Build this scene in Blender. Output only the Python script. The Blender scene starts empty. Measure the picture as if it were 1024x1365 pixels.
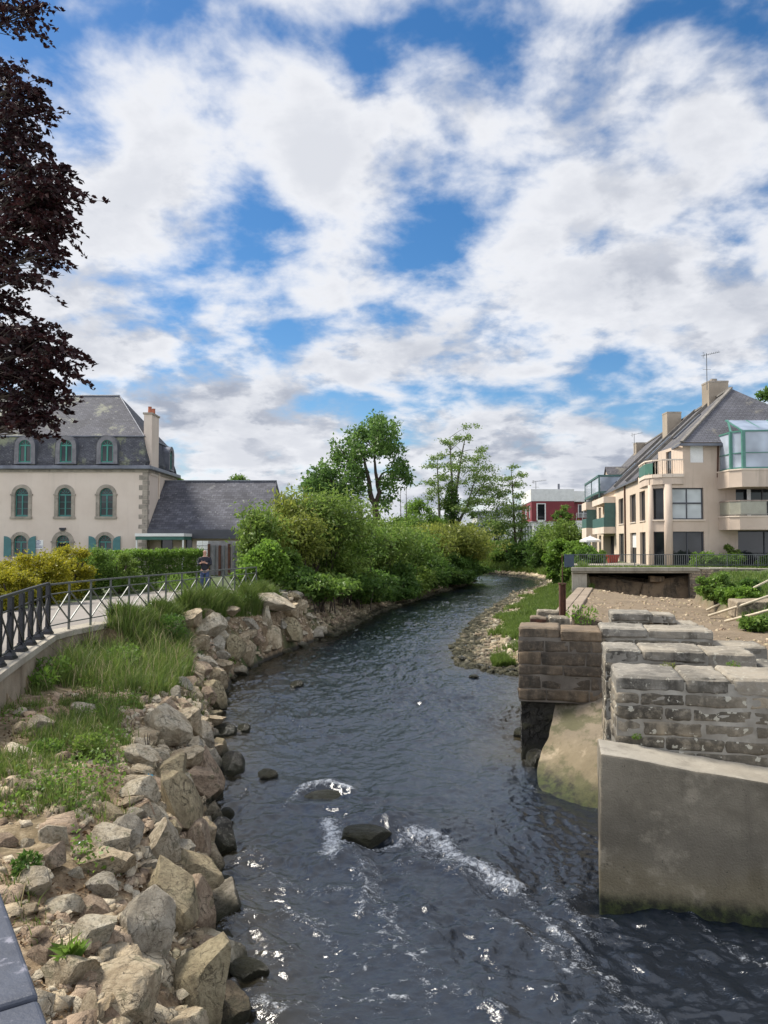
import bpy, math, random
import numpy as np
from mathutils import Vector, Matrix

random.seed(7)
RNG = np.random.default_rng(11)
scene = bpy.context.scene
COL = scene.collection
F, CX, CY = 1020.0, 512.0, 682.5          # focal length and centre in photograph pixels
EYE = 4.2                                  # eye height above the river
PITCH = math.atan((722 - CY) / F)
R = math.radians


def ray(px, py):
    a, b = (px - CX) / F, (CY - py) / F
    c, s = math.cos(PITCH), math.sin(PITCH)
    return Vector((a, c - b * s, s + b * c))


def P(px, py, d):
    """world point seen at a photograph pixel, d metres ahead"""
    r = ray(px, py)
    k = d / r.y
    return Vector((r.x * k, d, EYE + r.z * k))


def G(px, py, z):
    """world point seen at a photograph pixel on the level z"""
    r = ray(px, py)
    k = (z - EYE) / r.z
    return Vector((r.x * k, r.y * k, z))


def X(px, d):
    return P(px, 722, d).x


def Z(py, d):
    return P(512, py, d).z


# ------------------------------------------------------------------ noise
_perm = np.random.default_rng(3).random((256, 256))


def vnoise(x, y):
    xi, yi = np.floor(x).astype(int), np.floor(y).astype(int)
    fx, fy = x - xi, y - yi
    fx, fy = fx * fx * fx * (fx * (6 * fx - 15) + 10), fy * fy * fy * (fy * (6 * fy - 15) + 10)
    a, b = _perm[xi & 255, yi & 255], _perm[(xi + 1) & 255, yi & 255]
    c, d = _perm[xi & 255, (yi + 1) & 255], _perm[(xi + 1) & 255, (yi + 1) & 255]
    return (a * (1 - fx) + b * fx) * (1 - fy) + (c * (1 - fx) + d * fx) * fy


def fbm(x, y, o=4, g=0.5):
    x, y = np.asarray(x, float), np.asarray(y, float)
    s, a, t = 0, 1.0, 0
    for k in range(o):
        ca, sa = math.cos(k * 1.1), math.sin(k * 1.1)
        s = s + a * vnoise((x * ca - y * sa) * 2 ** k + 17.3 * k, (x * sa + y * ca) * 2 ** k + 9.1 * k)
        t += a
        a *= g
    return s / t * 2 - 1


def sstep(a, b, x):
    t = np.clip((x - a) / (b - a), 0, 1)
    return t * t * (3 - 2 * t)


# ------------------------------------------------------------------ objects
def tag(o, label=None, cat=None, group=None, kind=None):
    if label:
        o['label'] = label
    if cat:
        o['category'] = cat
    if group:
        o['group'] = group
    if kind:
        o['kind'] = kind
    return o


def thing(name, label, cat, loc, group=None):
    o = bpy.data.objects.new(name, None)
    o.empty_display_size = 0.2
    COL.objects.link(o)
    o.location = loc
    return tag(o, label, cat, group)


def link(name, me, mats, parent=None, smooth=False, bevel=0.0, segs=1):
    if not isinstance(mats, (list, tuple)):
        mats = [mats]
    for m in mats:
        me.materials.append(m)
    o = bpy.data.objects.new(name, me)
    COL.objects.link(o)
    if smooth:
        me.polygons.foreach_set('use_smooth', [True] * len(me.polygons))
    if parent is not None:
        o.parent = parent
        if parent.parent is None and parent.type == 'EMPTY':
            o.location = -parent.location
    if bevel:
        b = o.modifiers.new('edge', 'BEVEL')
        b.width, b.segments, b.limit_method, b.angle_limit = bevel, segs, 'ANGLE', R(40)
    return o


def np_mesh(name, v, quads=None, tris=None):
    me = bpy.data.meshes.new(name)
    v = np.asarray(v, np.float32).reshape(-1, 3)
    nq = 0 if quads is None else len(quads)
    nt = 0 if tris is None else len(tris)
    me.vertices.add(len(v))
    me.vertices.foreach_set('co', v.ravel())
    idx, st = [], []
    if nq:
        idx.append(np.asarray(quads, np.int32).ravel())
        st.append(np.arange(nq, dtype=np.int32) * 4)
    if nt:
        idx.append(np.asarray(tris, np.int32).ravel())
        st.append(np.arange(nt, dtype=np.int32) * 3 + nq * 4)
    idx, st = np.concatenate(idx), np.concatenate(st)
    me.loops.add(len(idx))
    me.loops.foreach_set('vertex_index', idx)
    me.polygons.add(nq + nt)
    me.polygons.foreach_set('loop_start', st)
    me.update(calc_edges=True)
    return me


class MB:
    """collects simple shapes into one mesh"""

    def __init__(self):
        self.v, self.f, self.m = [], [], []

    def add(self, vs, fs, mi=0):
        n = len(self.v)
        self.v += [tuple(p) for p in vs]
        self.f += [tuple(n + i for i in f) for f in fs]
        self.m += [mi] * len(fs)
        return self

    def quad(self, a, b, c, d, mi=0):
        return self.add([a, b, c, d], [(0, 1, 2, 3)], mi)

    def box(self, x0, x1, y0, y1, z0, z1, mi=0):
        vs = [(x, y, z) for z in (z0, z1) for y in (y0, y1) for x in (x0, x1)]
        return self.add(vs, [(0, 2, 3, 1), (4, 5, 7, 6), (0, 1, 5, 4), (2, 6, 7, 3), (0, 4, 6, 2), (1, 3, 7, 5)], mi)

    def obox(self, o, h, n, a0, a1, b0, b1, z0, z1, mi=0):
        """box in a frame: h along the wall, n outward"""
        o, h, n = Vector(o), Vector(h), Vector(n)
        vs = [Vector((0, 0, z)) + o + h * a + n * b for z in (z0, z1) for b in (b0, b1) for a in (a0, a1)]
        return self.add(vs, [(0, 2, 3, 1), (4, 5, 7, 6), (0, 1, 5, 4), (2, 6, 7, 3), (0, 4, 6, 2), (1, 3, 7, 5)], mi)

    def prism(self, poly, vec, mi=0):
        vec = Vector(vec)
        n = len(poly)
        vs = [Vector(p) for p in poly] + [Vector(p) + vec for p in poly]
        fs = [tuple(range(n))[::-1], tuple(range(n, 2 * n))]
        fs += [(i, (i + 1) % n, n + (i + 1) % n, n + i) for i in range(n)]
        return self.add(vs, fs, mi)

    def tube(self, pts, r, n=6, mi=0):
        pts = [Vector(p) for p in pts]
        rs = r if isinstance(r, (list, tuple)) else [r] * len(pts)
        vs, fs = [], []
        for i, p in enumerate(pts):
            t = (pts[min(i + 1, len(pts) - 1)] - pts[max(i - 1, 0)]).normalized()
            u = t.cross(Vector((0.31, 0.2, 0.93)) if abs(t.z) < 0.9 else Vector((1, 0, 0))).normalized()
            w = t.cross(u)
            for k in range(n):
                a = 2 * math.pi * k / n
                vs.append(p + (u * math.cos(a) + w * math.sin(a)) * rs[i])
        for i in range(len(pts) - 1):
            for k in range(n):
                fs.append((i * n + k, i * n + (k + 1) % n, (i + 1) * n + (k + 1) % n, (i + 1) * n + k))
        fs += [tuple(range(n))[::-1], tuple(range((len(pts) - 1) * n, len(pts) * n))]
        return self.add(vs, fs, mi)

    def bar(self, a, b, w, t, mi=0):
        """square bar from a to b"""
        a, b = Vector(a), Vector(b)
        d = (b - a).normalized()
        u = d.cross(Vector((0, 0, 1)) if abs(d.z) < 0.95 else Vector((0, 1, 0))).normalized() * (w / 2)
        q = u.normalized().cross(d) * (t / 2)
        vs = [a - u - q, a + u - q, a + u + q, a - u + q, b - u - q, b + u - q, b + u + q, b - u + q]
        return self.add(vs, [(3, 2, 1, 0), (4, 5, 6, 7), (0, 1, 5, 4), (1, 2, 6, 5), (2, 3, 7, 6), (3, 0, 4, 7)], mi)

    def build(self, name, mats, parent=None, smooth=False, bevel=0.0, segs=1, weld=False):
        me = bpy.data.meshes.new(name)
        me.from_pydata(self.v, [], self.f)
        if any(self.m):
            me.polygons.foreach_set('material_index', self.m)
        me.update()
        if weld:
            import bmesh
            bm = bmesh.new()
            bm.from_mesh(me)
            bmesh.ops.remove_doubles(bm, verts=bm.verts, dist=.002)
            bmesh.ops.recalc_face_normals(bm, faces=bm.faces)
            bm.to_mesh(me)
            bm.free()
        return link(name, me, mats, parent, smooth, bevel, segs)


def wall(mb, o, h, n, L, z0, z1, holes=(), t=0.3, mi=0, mr=0):
    """wall face with real openings and their reveals; holes are (a0, a1, z0, z1)"""
    o, h, n = Vector(o), Vector(h), Vector(n)
    As = sorted({0, L} | {a for q in holes for a in q[:2] if 0 <= a <= L})
    Zs = sorted({z0, z1} | {z for q in holes for z in q[2:] if z0 <= z <= z1})
    pt = lambda a, z, b=0: o + h * a + n * b + Vector((0, 0, z))
    for i in range(len(As) - 1):
        for j in range(len(Zs) - 1):
            am, zm = (As[i] + As[i + 1]) / 2, (Zs[j] + Zs[j + 1]) / 2
            if any(q[0] < am < q[1] and q[2] < zm < q[3] for q in holes):
                continue
            mb.quad(pt(As[i], Zs[j]), pt(As[i + 1], Zs[j]), pt(As[i + 1], Zs[j + 1]), pt(As[i], Zs[j + 1]), mi)
    for a, b, c, d in holes:
        for (p, q) in (((a, c), (b, c)), ((b, c), (b, d)), ((b, d), (a, d)), ((a, d), (a, c))):
            mb.quad(pt(*p), pt(*q), pt(q[0], q[1], -t), pt(p[0], p[1], -t), mr)


def roughen(o, levels=3, strength=.03, size=.12):
    """worn, uneven stone: fine subdivision pushed about by a cloud texture"""
    s = o.modifiers.new('fine', 'SUBSURF')
    s.subdivision_type = 'SIMPLE'
    s.levels = s.render_levels = levels
    tx = bpy.data.textures.new('wear', 'CLOUDS')
    tx.noise_scale = size
    tx.noise_depth = 4
    d = o.modifiers.new('wear', 'DISPLACE')
    d.texture = tx
    d.texture_coords = 'GLOBAL'
    d.strength = strength
    d.mid_level = .5
    for p in o.data.polygons:
        p.use_smooth = True
    return o


# ------------------------------------------------------------------ materials
class NT:
    def __init__(self, name):
        self.mat = bpy.data.materials.new(name)
        self.mat.use_nodes = True
        self.t = self.mat.node_tree
        self.bs = self.t.nodes['Principled BSDF']
        self.out = self.t.nodes['Material Output']
        self._c = None

    def n(self, typ, **kw):
        nd = self.t.nodes.new(typ)
        for k, v in kw.items():
            if k.startswith('i_'):
                nd.inputs[k[2:].replace('_', ' ')].default_value = v
            else:
                setattr(nd, k, v)
        return nd

    def l(self, a, b):
        self.t.links.new(a, b)

    def coord(self):
        if self._c is None:
            self._c = self.n('ShaderNodeTexCoord').outputs['Object']
        return self._c

    def scaled(self, s):
        m = self.n('ShaderNodeMapping')
        m.inputs['Scale'].default_value = s
        self.l(self.coord(), m.inputs['Vector'])
        return m.outputs['Vector']

    def noise(self, scale, detail=5, rough=0.55, vec=None, dist=0.0):
        nd = self.n('ShaderNodeTexNoise')
        nd.inputs['Scale'].default_value = scale
        nd.inputs['Detail'].default_value = detail
        nd.inputs['Roughness'].default_value = rough
        nd.inputs['Distortion'].default_value = dist
        self.l(vec if vec is not None else self.coord(), nd.inputs['Vector'])
        return nd.outputs['Fac']

    def ramp(self, fac, stops):
        nd = self.n('ShaderNodeValToRGB')
        cr = nd.color_ramp
        while len(cr.elements) < len(stops):
            cr.elements.new(0.5)
        for e, (p, c) in zip(cr.elements, stops):
            e.position = p
            e.color = (*c, 1) if len(c) == 3 else c
        self.l(fac, nd.inputs['Fac'])
        return nd.outputs['Color']

    def step(self, fac, a, b):
        nd = self.n('ShaderNodeMapRange')
        nd.interpolation_type = 'SMOOTHSTEP'
        nd.inputs['From Min'].default_value = a
        nd.inputs['From Max'].default_value = b
        self.l(fac, nd.inputs['Value'])
        return nd.outputs['Result']

    def mix(self, fac, a, b, mode='MIX'):
        nd = self.n('ShaderNodeMix', data_type='RGBA', blend_type=mode)
        for s, v in ((nd.inputs[0], fac), (nd.inputs[6], a), (nd.inputs[7], b)):
            if isinstance(v, (int, float)):
                s.default_value = v
            elif isinstance(v, (tuple, list)):
                s.default_value = (*v, 1) if len(v) == 3 else v
            else:
                self.l(v, s)
        return nd.outputs[2]

    def math(self, op, a, b=0.0):
        nd = self.n('ShaderNodeMath', operation=op)
        for s, v in ((nd.inputs[0], a), (nd.inputs[1], b)):
            if isinstance(v, (int, float)):
                s.default_value = v
            else:
                self.l(v, s)
        return nd.outputs[0]

    def xyz(self):
        nd = self.n('ShaderNodeSeparateXYZ')
        self.l(self.coord(), nd.inputs[0])
        return nd.outputs

    def bump(self, h, strength=0.4, dist=0.02):
        nd = self.n('ShaderNodeBump')
        nd.inputs['Strength'].default_value = strength
        nd.inputs['Distance'].default_value = dist
        self.l(h, nd.inputs['Height'])
        self.l(nd.outputs[0], self.bs.inputs['Normal'])
        return nd

    def col(self, c):
        if isinstance(c, (tuple, list)):
            self.bs.inputs['Base Color'].default_value = (*c, 1)
        else:
            self.l(c, self.bs.inputs['Base Color'])
        return self

    def rough(self, r):
        self.bs.inputs['Roughness'].default_value = r
        return self


def plain(name, c1, c2=None, scale=4.0, rough=0.6, bump=0.15, dist=0.01, metal=0.0, spots=None):
    t = NT(name)
    c2 = c2 or tuple(v * 0.75 for v in c1)
    n1 = t.noise(scale)
    c = t.ramp(n1, [(0.32, c2), (0.68, c1)])
    n2 = t.noise(scale * 9, 4, 0.65)
    c = t.mix(t.step(n2, 0.35, 0.75), c, t.mix(0.35, c, tuple(v * 0.55 for v in c1)))
    if spots:
        c = t.mix(t.step(t.noise(scale * 2.3, 6, 0.6), 0.58, 0.7), c, spots)
    t.col(c).rough(rough)
    t.bs.inputs['Metallic'].default_value = metal
    if bump:
        t.bump(n2, bump, dist)
    return t.mat


def glossy(name, c, rough=0.05):
    t = NT(name)
    n1 = t.noise(0.7, 2)
    t.col(t.ramp(n1, [(0.3, c), (0.7, tuple(v * 1.8 + 0.004 for v in c))])).rough(rough)
    t.bs.inputs['Specular IOR Level'].default_value = 0.4
    return t.mat


def leaf_mat(name, dark, light, extra=None, trans=0.42, rough=0.5, clump=0.5):
    """leaves: each leaf its own tint, with slow changes over the crown"""
    t = NT(name)
    g = t.n('ShaderNodeNewGeometry')
    c = t.ramp(g.outputs['Random Per Island'], [(0.0, dark), (0.75, light), (1.0, extra or light)])
    nz = t.step(t.noise(clump, 3), 0.35, 0.65)
    c = t.mix(nz, t.mix(0.35, c, dark), t.mix(0.3, c, light))
    t.col(c).rough(rough)
    t.bs.inputs['Specular IOR Level'].default_value = 0.3
    tr = t.n('ShaderNodeBsdfTranslucent')
    t.l(t.mix(0.4, c, tuple(min(1, v * 1.6) for v in light)), tr.inputs['Color'])
    mx = t.n('ShaderNodeMixShader')
    mx.inputs[0].default_value = trans
    t.l(t.bs.outputs[0], mx.inputs[1])
    t.l(tr.outputs[0], mx.inputs[2])
    t.l(mx.outputs[0], t.out.inputs['Surface'])
    return t.mat


def rock_mat(name, base, dark, light, wet=True):
    t = NT(name)
    n1 = t.noise(1.3, 6, 0.6)
    n2 = t.noise(7, 7, 0.68)
    c = t.ramp(n1, [(0.3, dark), (0.5, base), (0.72, light)])
    c = t.mix(t.step(n2, 0.42, 0.68), c, t.mix(0.6, c, dark))
    c = t.mix(t.step(t.noise(16, 5, 0.6), 0.6, 0.72), c, t.mix(0.5, c, light))
    # cracks
    vo = t.n('ShaderNodeTexVoronoi', feature='DISTANCE_TO_EDGE')
    vo.inputs['Scale'].default_value = 2.3
    wv = t.n('ShaderNodeVectorMath', operation='ADD')
    nzc = t.n('ShaderNodeTexNoise')
    nzc.inputs['Scale'].default_value = 2.2
    nzc.inputs['Detail'].default_value = 5
    t.l(t.coord(), nzc.inputs['Vector'])
    t.l(t.coord(), wv.inputs[0])
    t.l(nzc.outputs['Color'], wv.inputs[1])
    t.l(wv.outputs[0], vo.inputs['Vector'])
    crack = t.math('MULTIPLY', t.step(vo.outputs['Distance'], 0.035, 0.0), t.step(t.noise(1.9, 2), .42, .58))
    c = t.mix(t.math('MULTIPLY', crack, .5), c, tuple(v * .35 for v in dark))
    # lichen and moss
    c = t.mix(t.math('MULTIPLY', t.step(t.noise(2.6, 5), 0.56, 0.68), 0.6), c, (0.12, 0.115, 0.05))
    info = t.n('ShaderNodeObjectInfo')
    c = t.mix(t.math('MULTIPLY', info.outputs['Random'], 0.45), c, t.mix(1.0, c, (0.62, 0.55, 0.5), 'MULTIPLY'))
    geo = t.n('ShaderNodeNewGeometry')
    sp = t.n('ShaderNodeSeparateXYZ')
    t.l(geo.outputs['Position'], sp.inputs[0])
    if wet:  # algae line just above the river
        zz = t.math('ADD', sp.outputs[2], t.math('MULTIPLY', n1, 0.3))
        w = t.step(zz, 0.5, 0.16)
        c = t.mix(w, c, t.mix(n2, (0.018, 0.016, 0.01), (0.05, 0.05, 0.018)))
    t.col(c).rough(0.85)
    h = t.math('ADD', t.math('MULTIPLY', n1, 1.2), n2)
    h = t.math('ADD', h, t.math('MULTIPLY', t.noise(38, 4, 0.7), 0.4))
    h = t.math('SUBTRACT', h, t.math('MULTIPLY', crack, 1.2))
    t.bump(h, 1.0, 0.07)
    return t.mat


def slate_mat(name, axis, c1, c2, lichen, bw=0.32, bh=0.16, lo=0.56, zoff=None):
    t = NT(name)
    o = t.xyz()
    cb = t.n('ShaderNodeCombineXYZ')
    t.l(o[axis], cb.inputs[0])
    t.l(t.math('MULTIPLY', o[2], 1.35), cb.inputs[1])
    br = t.n('ShaderNodeTexBrick')
    br.inputs['Scale'].default_value = 1.0
    br.inputs['Brick Width'].default_value = bw
    br.inputs['Row Height'].default_value = bh
    br.inputs['Mortar Size'].default_value = 0.018
    br.inputs['Mortar Smooth'].default_value = 0.3
    br.inputs['Color1'].default_value = (*c1, 1)
    br.inputs['Color2'].default_value = (*c2, 1)
    br.inputs['Mortar'].default_value = (c1[0] * 0.35, c1[1] * 0.35, c1[2] * 0.35, 1)
    t.l(cb.outputs[0], br.inputs['Vector'])
    n1 = t.noise(0.5, 6, 0.65)
    c = t.mix(t.step(n1, 0.35, 0.7), br.outputs['Color'], t.mix(1.0, br.outputs['Color'], (0.62, 0.62, 0.62), 'MULTIPLY'))
    c = t.mix(t.math('MULTIPLY', t.step(t.noise(0.62, 7, 0.7), lo, lo + 0.12), 0.75), c, lichen)
    c = t.mix(t.math('MULTIPLY', t.step(t.noise(5, 3, 0.6), 0.62, 0.72), 0.6), c, (0.3, 0.3, 0.29))
    t.col(c).rough(0.8)
    t.bump(br.outputs['Fac'], -0.5, 0.02)
    return t.mat


def render_mat(name, c1, c2, streak=0.35):
    """painted render with rain streaks and grime patches"""
    t = NT(name)
    n1 = t.noise(0.5, 5, 0.6)
    st = t.noise(1.0, 5, 0.6, t.scaled((2.2, 2.2, 0.22)))
    fine = t.noise(30, 3)
    c = t.ramp(n1, [(0.35, c2), (0.65, c1)])
    c = t.mix(t.math('MULTIPLY', t.step(st, 0.52, 0.75), streak), c, tuple(v * 0.5 for v in c1))
    c = t.mix(t.math('MULTIPLY', fine, 0.12), c, tuple(v * 0.6 for v in c1))
    t.col(c).rough(0.9)
    t.bump(fine, 0.15, 0.01)
    return t.mat


def concrete_mat(name, base, dark, moss_z=None, moss=0.0):
    t = NT(name)
    o = t.xyz()
    n1 = t.noise(0.9, 6, 0.62)
    n2 = t.noise(6, 7, 0.7)
    st = t.noise(1.0, 5, 0.65, t.scaled((3.2, 3.2, 0.3)))
    c = t.ramp(n1, [(0.3, dark), (0.7, base)])
    c = t.mix(t.math('MULTIPLY', t.step(st, 0.5, 0.72), 0.55), c, tuple(v * 0.6 for v in dark))
    c = t.mix(t.math('MULTIPLY', t.step(n2, 0.5, 0.75), 0.4), c, tuple(v * 1.25 for v in base))
    if moss_z is not None:
        a, b = moss_z
        zz = t.math('ADD', o[2], t.math('MULTIPLY', t.math('SUBTRACT', n2, 0.5), 0.22))
        c = t.mix(t.math('MULTIPLY', t.step(zz, b + 0.55, b), 0.5), c, (0.11, 0.085, 0.035))
        # darker band a little above the moss line, with a wavering edge
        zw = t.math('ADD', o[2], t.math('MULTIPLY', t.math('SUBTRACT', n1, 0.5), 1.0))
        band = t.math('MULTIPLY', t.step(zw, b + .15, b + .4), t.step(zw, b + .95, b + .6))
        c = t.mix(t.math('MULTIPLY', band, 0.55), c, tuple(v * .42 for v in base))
        # pale bloom and pitting
        c = t.mix(t.math('MULTIPLY', t.step(t.noise(1.7, 7, .65), .55, .66), .35), c, tuple(min(.6, v * 1.7) for v in base))
        c = t.mix(t.math('MULTIPLY', t.step(t.noise(28, 3, .6), .66, .72), .6), c, (.03, .026, .02))
        c = t.mix(t.step(zz, b, a), c, t.mix(t.step(n2, 0.4, 0.6), (0.008, 0.010, 0.004), (0.035, 0.045, 0.01)))
    if moss:
        pm = t.noise(1.0, 6, .65, t.scaled((2.2, 1.3, 2.2)))
        c = t.mix(t.math('MULTIPLY', t.step(pm, .48, .6), moss), c, t.mix(n2, (.03, .034, .011), (.085, .082, .032)))
    t.col(c).rough(0.88)
    t.bump(t.math('ADD', n2, t.noise(45, 3)), 0.5, 0.02)
    return t.mat


def masonry_mat(name, c1, c2, lichen=0.5):
    t = NT(name)
    g = t.n('ShaderNodeNewGeometry')
    n1 = t.noise(1.2, 5, 0.6)
    n2 = t.noise(9, 6, 0.7)
    c = t.ramp(g.outputs['Random Per Island'], [(0, tuple(v * .8 for v in c2)), (.5, c2), (.85, c1), (1, (c1[0] * 1.25, c1[1] * 1.15, c1[2]))])
    c = t.mix(t.step(n1, 0.4, 0.65), c, t.mix(0.65, c, tuple(v * 0.45 for v in c2)))
    st = t.noise(1.0, 4, 0.6, t.scaled((2.5, 2.5, 0.35)))
    nz = t.n('ShaderNodeSeparateXYZ')
    t.l(g.outputs['Normal'], nz.inputs[0])
    side = t.math('SUBTRACT', 1.0, t.math('MULTIPLY', t.step(nz.outputs[2], .3, .8), .75))
    c = t.mix(t.math('MULTIPLY', t.math('MULTIPLY', t.step(st, 0.47, 0.64), 0.75), side), c, (0.03, 0.026, 0.02))
    c = t.mix(t.math('MULTIPLY', t.step(n2, 0.45, 0.7), 0.5), c, tuple(v * 1.3 for v in c1))
    lk = t.step(t.noise(11, 3, 0.5), 0.62, 0.66)
    c = t.mix(t.math('MULTIPLY', lk, lichen), c, (0.5, 0.47, 0.38))
    t.col(c).rough(0.9)
    t.bump(t.math('ADD', n2, t.math('MULTIPLY', n1, 1.5)), 0.7, 0.03)
    return t.mat
M = {}
M['rock_tan'] = rock_mat('tan_rock', (0.62, 0.51, 0.345), (0.28, 0.205, 0.12), (0.78, 0.68, 0.49))
M['rock_pale'] = rock_mat('pale_rock', (0.66, 0.58, 0.43), (0.32, 0.255, 0.165), (0.80, 0.74, 0.60))
M['rock_pink'] = rock_mat('pinkish_rock', (0.46, 0.345, 0.24), (0.20, 0.14, 0.09), (0.60, 0.48, 0.35))
M['rock_olive'] = rock_mat('olive_rock', (0.45, 0.375, 0.23), (0.18, 0.14, 0.08), (0.62, 0.53, 0.35))
M['rock_grey'] = rock_mat('grey_rock', (0.52, 0.47, 0.37), (0.22, 0.19, 0.14), (0.72, 0.67, 0.56))
M['rock_wet'] = rock_mat('wet_rock', (0.018, 0.016, 0.013), (0.007, 0.006, 0.005), (0.04, 0.036, 0.022))
M['rock_wet'].node_tree.nodes['Principled BSDF'].inputs['Roughness'].default_value = 0.28
M['render_cream'] = render_mat('cream_render', (0.64, 0.54, 0.455), (0.58, 0.48, 0.40), 0.16)
M['render_pink'] = render_mat('pink_beige_render', (0.56, 0.455, 0.365), (0.48, 0.385, 0.305), 0.5)
M['render_sand'] = render_mat('sand_render', (0.62, 0.51, 0.395), (0.55, 0.445, 0.335), 0.3)
M['trim_pale'] = render_mat('pale_trim', (0.68, 0.58, 0.48), (0.58, 0.48, 0.38), 0.4)
M['granite'] = plain('granite_trim', (0.37, 0.32, 0.26), (0.22, 0.19, 0.155), 2.2, 0.85, 0.3, 0.02, spots=(0.13, 0.115, 0.1))
M['slate_front'] = slate_mat('slate_front', 0, (0.105, 0.105, 0.125), (0.07, 0.07, 0.085), (0.26, 0.26, 0.185), lo=0.52)
M['slate_mansard'] = slate_mat('slate_mansard', 0, (0.12, 0.12, 0.135), (0.065, 0.065, 0.08), (0.26, 0.27, 0.16), 0.26, 0.14, 0.52)
M['slate_side'] = slate_mat('slate_side', 1, (0.095, 0.09, 0.10), (0.065, 0.062, 0.07), (0.18, 0.165, 0.13), 0.3, 0.18, 0.52)
M['slate_annex'] = slate_mat('slate_annex', 0, (0.11, 0.11, 0.13), (0.05, 0.05, 0.065), (0.19, 0.19, 0.18), 0.4, 0.24, 0.6)
M['zinc'] = plain('zinc', (0.16, 0.17, 0.2), (0.09, 0.095, 0.115), 1.5, 0.4, 0.05, metal=0.3)
M['dark_fascia'] = plain('dark_fascia', (0.06, 0.062, 0.075), (0.035, 0.036, 0.045), 1.0, 0.5, 0.05)
M['green_paint'] = plain('green_paint', (0.035, 0.23, 0.17), (0.025, 0.17, 0.13), 3, 0.45, 0.05)
M['teal_paint'] = plain('teal_paint', (0.045, 0.20, 0.17), (0.03, 0.14, 0.125), 3, 0.5, 0.05)
M['shutter_paint'] = plain('shutter_paint', (0.06, 0.185, 0.185), (0.045, 0.14, 0.145), 3, 0.5, 0.05)
M['white_paint'] = plain('white_paint', (0.78, 0.77, 0.74), (0.66, 0.65, 0.62), 2, 0.5, 0.05)
M['glass_dark'] = glossy('dark_glass', (0.012, 0.014, 0.016))
M['glass_pale'] = glossy('curtained_glass', (0.28, 0.30, 0.30), 0.1)
M['glass_sky'] = glossy('reflecting_glass', (0.24, 0.27, 0.31), 0.02)
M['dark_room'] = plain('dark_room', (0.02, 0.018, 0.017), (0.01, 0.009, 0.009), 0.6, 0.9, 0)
M['terracotta'] = plain('terracotta', (0.42, 0.14, 0.075), (0.3, 0.09, 0.05), 4, 0.8)
M['black_iron'] = plain('black_iron', (0.018, 0.020, 0.028), (0.010, 0.011, 0.015), 9, 0.35, 0.1, 0.004, metal=0.2)
M['grey_iron'] = plain('grey_iron', (0.145, 0.155, 0.145), (0.085, 0.09, 0.085), 8, 0.45, 0.1, 0.004, metal=0.3)
M['thin_iron'] = plain('thin_iron', (0.13, 0.14, 0.14), (0.08, 0.085, 0.09), 8, 0.5, 0.1, 0.004)
M['rust'] = plain('rust', (0.12, 0.045, 0.022), (0.035, 0.017, 0.012), 7, 0.85, 0.4, 0.01)
M['handrail_paint'] = plain('handrail_paint', (0.062, 0.072, 0.10), (0.036, 0.042, 0.06), 14, 0.5, 0.3, 0.003, spots=(0.2, 0.2, 0.24))
M['red_cladding'] = plain('red_cladding', (0.22, 0.028, 0.035), (0.17, 0.02, 0.026), 0.8, 0.6, 0.05)
M['pale_block'] = plain('pale_block', (0.5, 0.49, 0.46), (0.4, 0.39, 0.37), 1.5, 0.85, 0.1)
M['bark'] = plain('bark', (0.10, 0.075, 0.055), (0.04, 0.03, 0.022), 6, 0.95, 0.8, 0.03)
M['bark_grey'] = plain('grey_bark', (0.16, 0.15, 0.13), (0.07, 0.065, 0.05), 6, 0.95, 0.6, 0.03)
M['wood_grey'] = plain('grey_wood', (0.28, 0.27, 0.27), (0.18, 0.17, 0.17), 3, 0.8, 0.2)
M['pole_wood'] = plain('pole_wood', (0.6, 0.52, 0.38), (0.42, 0.35, 0.25), 5, 0.7, 0.2)
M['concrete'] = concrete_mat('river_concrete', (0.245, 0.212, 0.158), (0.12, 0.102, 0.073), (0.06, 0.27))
M['concrete_top'] = concrete_mat('pale_concrete', (0.42, 0.38, 0.31), (0.26, 0.23, 0.18))
M['concrete_slab'] = concrete_mat('slab_concrete', (0.34, 0.31, 0.25), (0.2, 0.18, 0.14))
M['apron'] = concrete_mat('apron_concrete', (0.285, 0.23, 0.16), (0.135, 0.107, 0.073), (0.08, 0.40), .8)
M['masonry'] = masonry_mat('pier_stone', (0.28, 0.24, 0.18), (0.13, 0.11, 0.08), 0.75)
M['masonry_dark'] = masonry_mat('damp_and_shaded_stone', (0.165, 0.125, 0.085), (0.085, 0.066, 0.047), 0.06)
M['masonry_top'] = masonry_mat('pale_capping_stone', (0.245, 0.225, 0.19), (0.14, 0.128, 0.105), 0.45)
M['mortar'] = plain('mortar', (0.36, 0.335, 0.285), (0.17, 0.15, 0.12), 3, 0.95, 0.3, 0.01)
M['mortar_dark'] = plain('damp_mortar', (0.19, 0.165, 0.135), (0.09, 0.075, 0.06), 3, 0.95, 0.3, 0.01)
M['rubble_wall'] = masonry_mat('rubble_stone', (0.42, 0.35, 0.25), (0.24, 0.19, 0.13), 0.15)
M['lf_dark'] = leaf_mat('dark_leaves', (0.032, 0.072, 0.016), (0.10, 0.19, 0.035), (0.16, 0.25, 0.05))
M['lf_mid'] = leaf_mat('mid_leaves', (0.048, 0.098, 0.018), (0.155, 0.255, 0.045), (0.24, 0.32, 0.065))
M['lf_olive'] = leaf_mat('olive_leaves', (0.05, 0.09, 0.016), (0.18, 0.27, 0.05), (0.30, 0.36, 0.08))
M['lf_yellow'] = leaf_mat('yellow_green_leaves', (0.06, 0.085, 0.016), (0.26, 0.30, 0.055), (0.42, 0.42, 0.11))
M['lf_gold'] = leaf_mat('golden_leaves', (0.09, 0.10, 0.010), (0.36, 0.34, 0.025), (0.60, 0.46, 0.03), clump=1.3)
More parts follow.
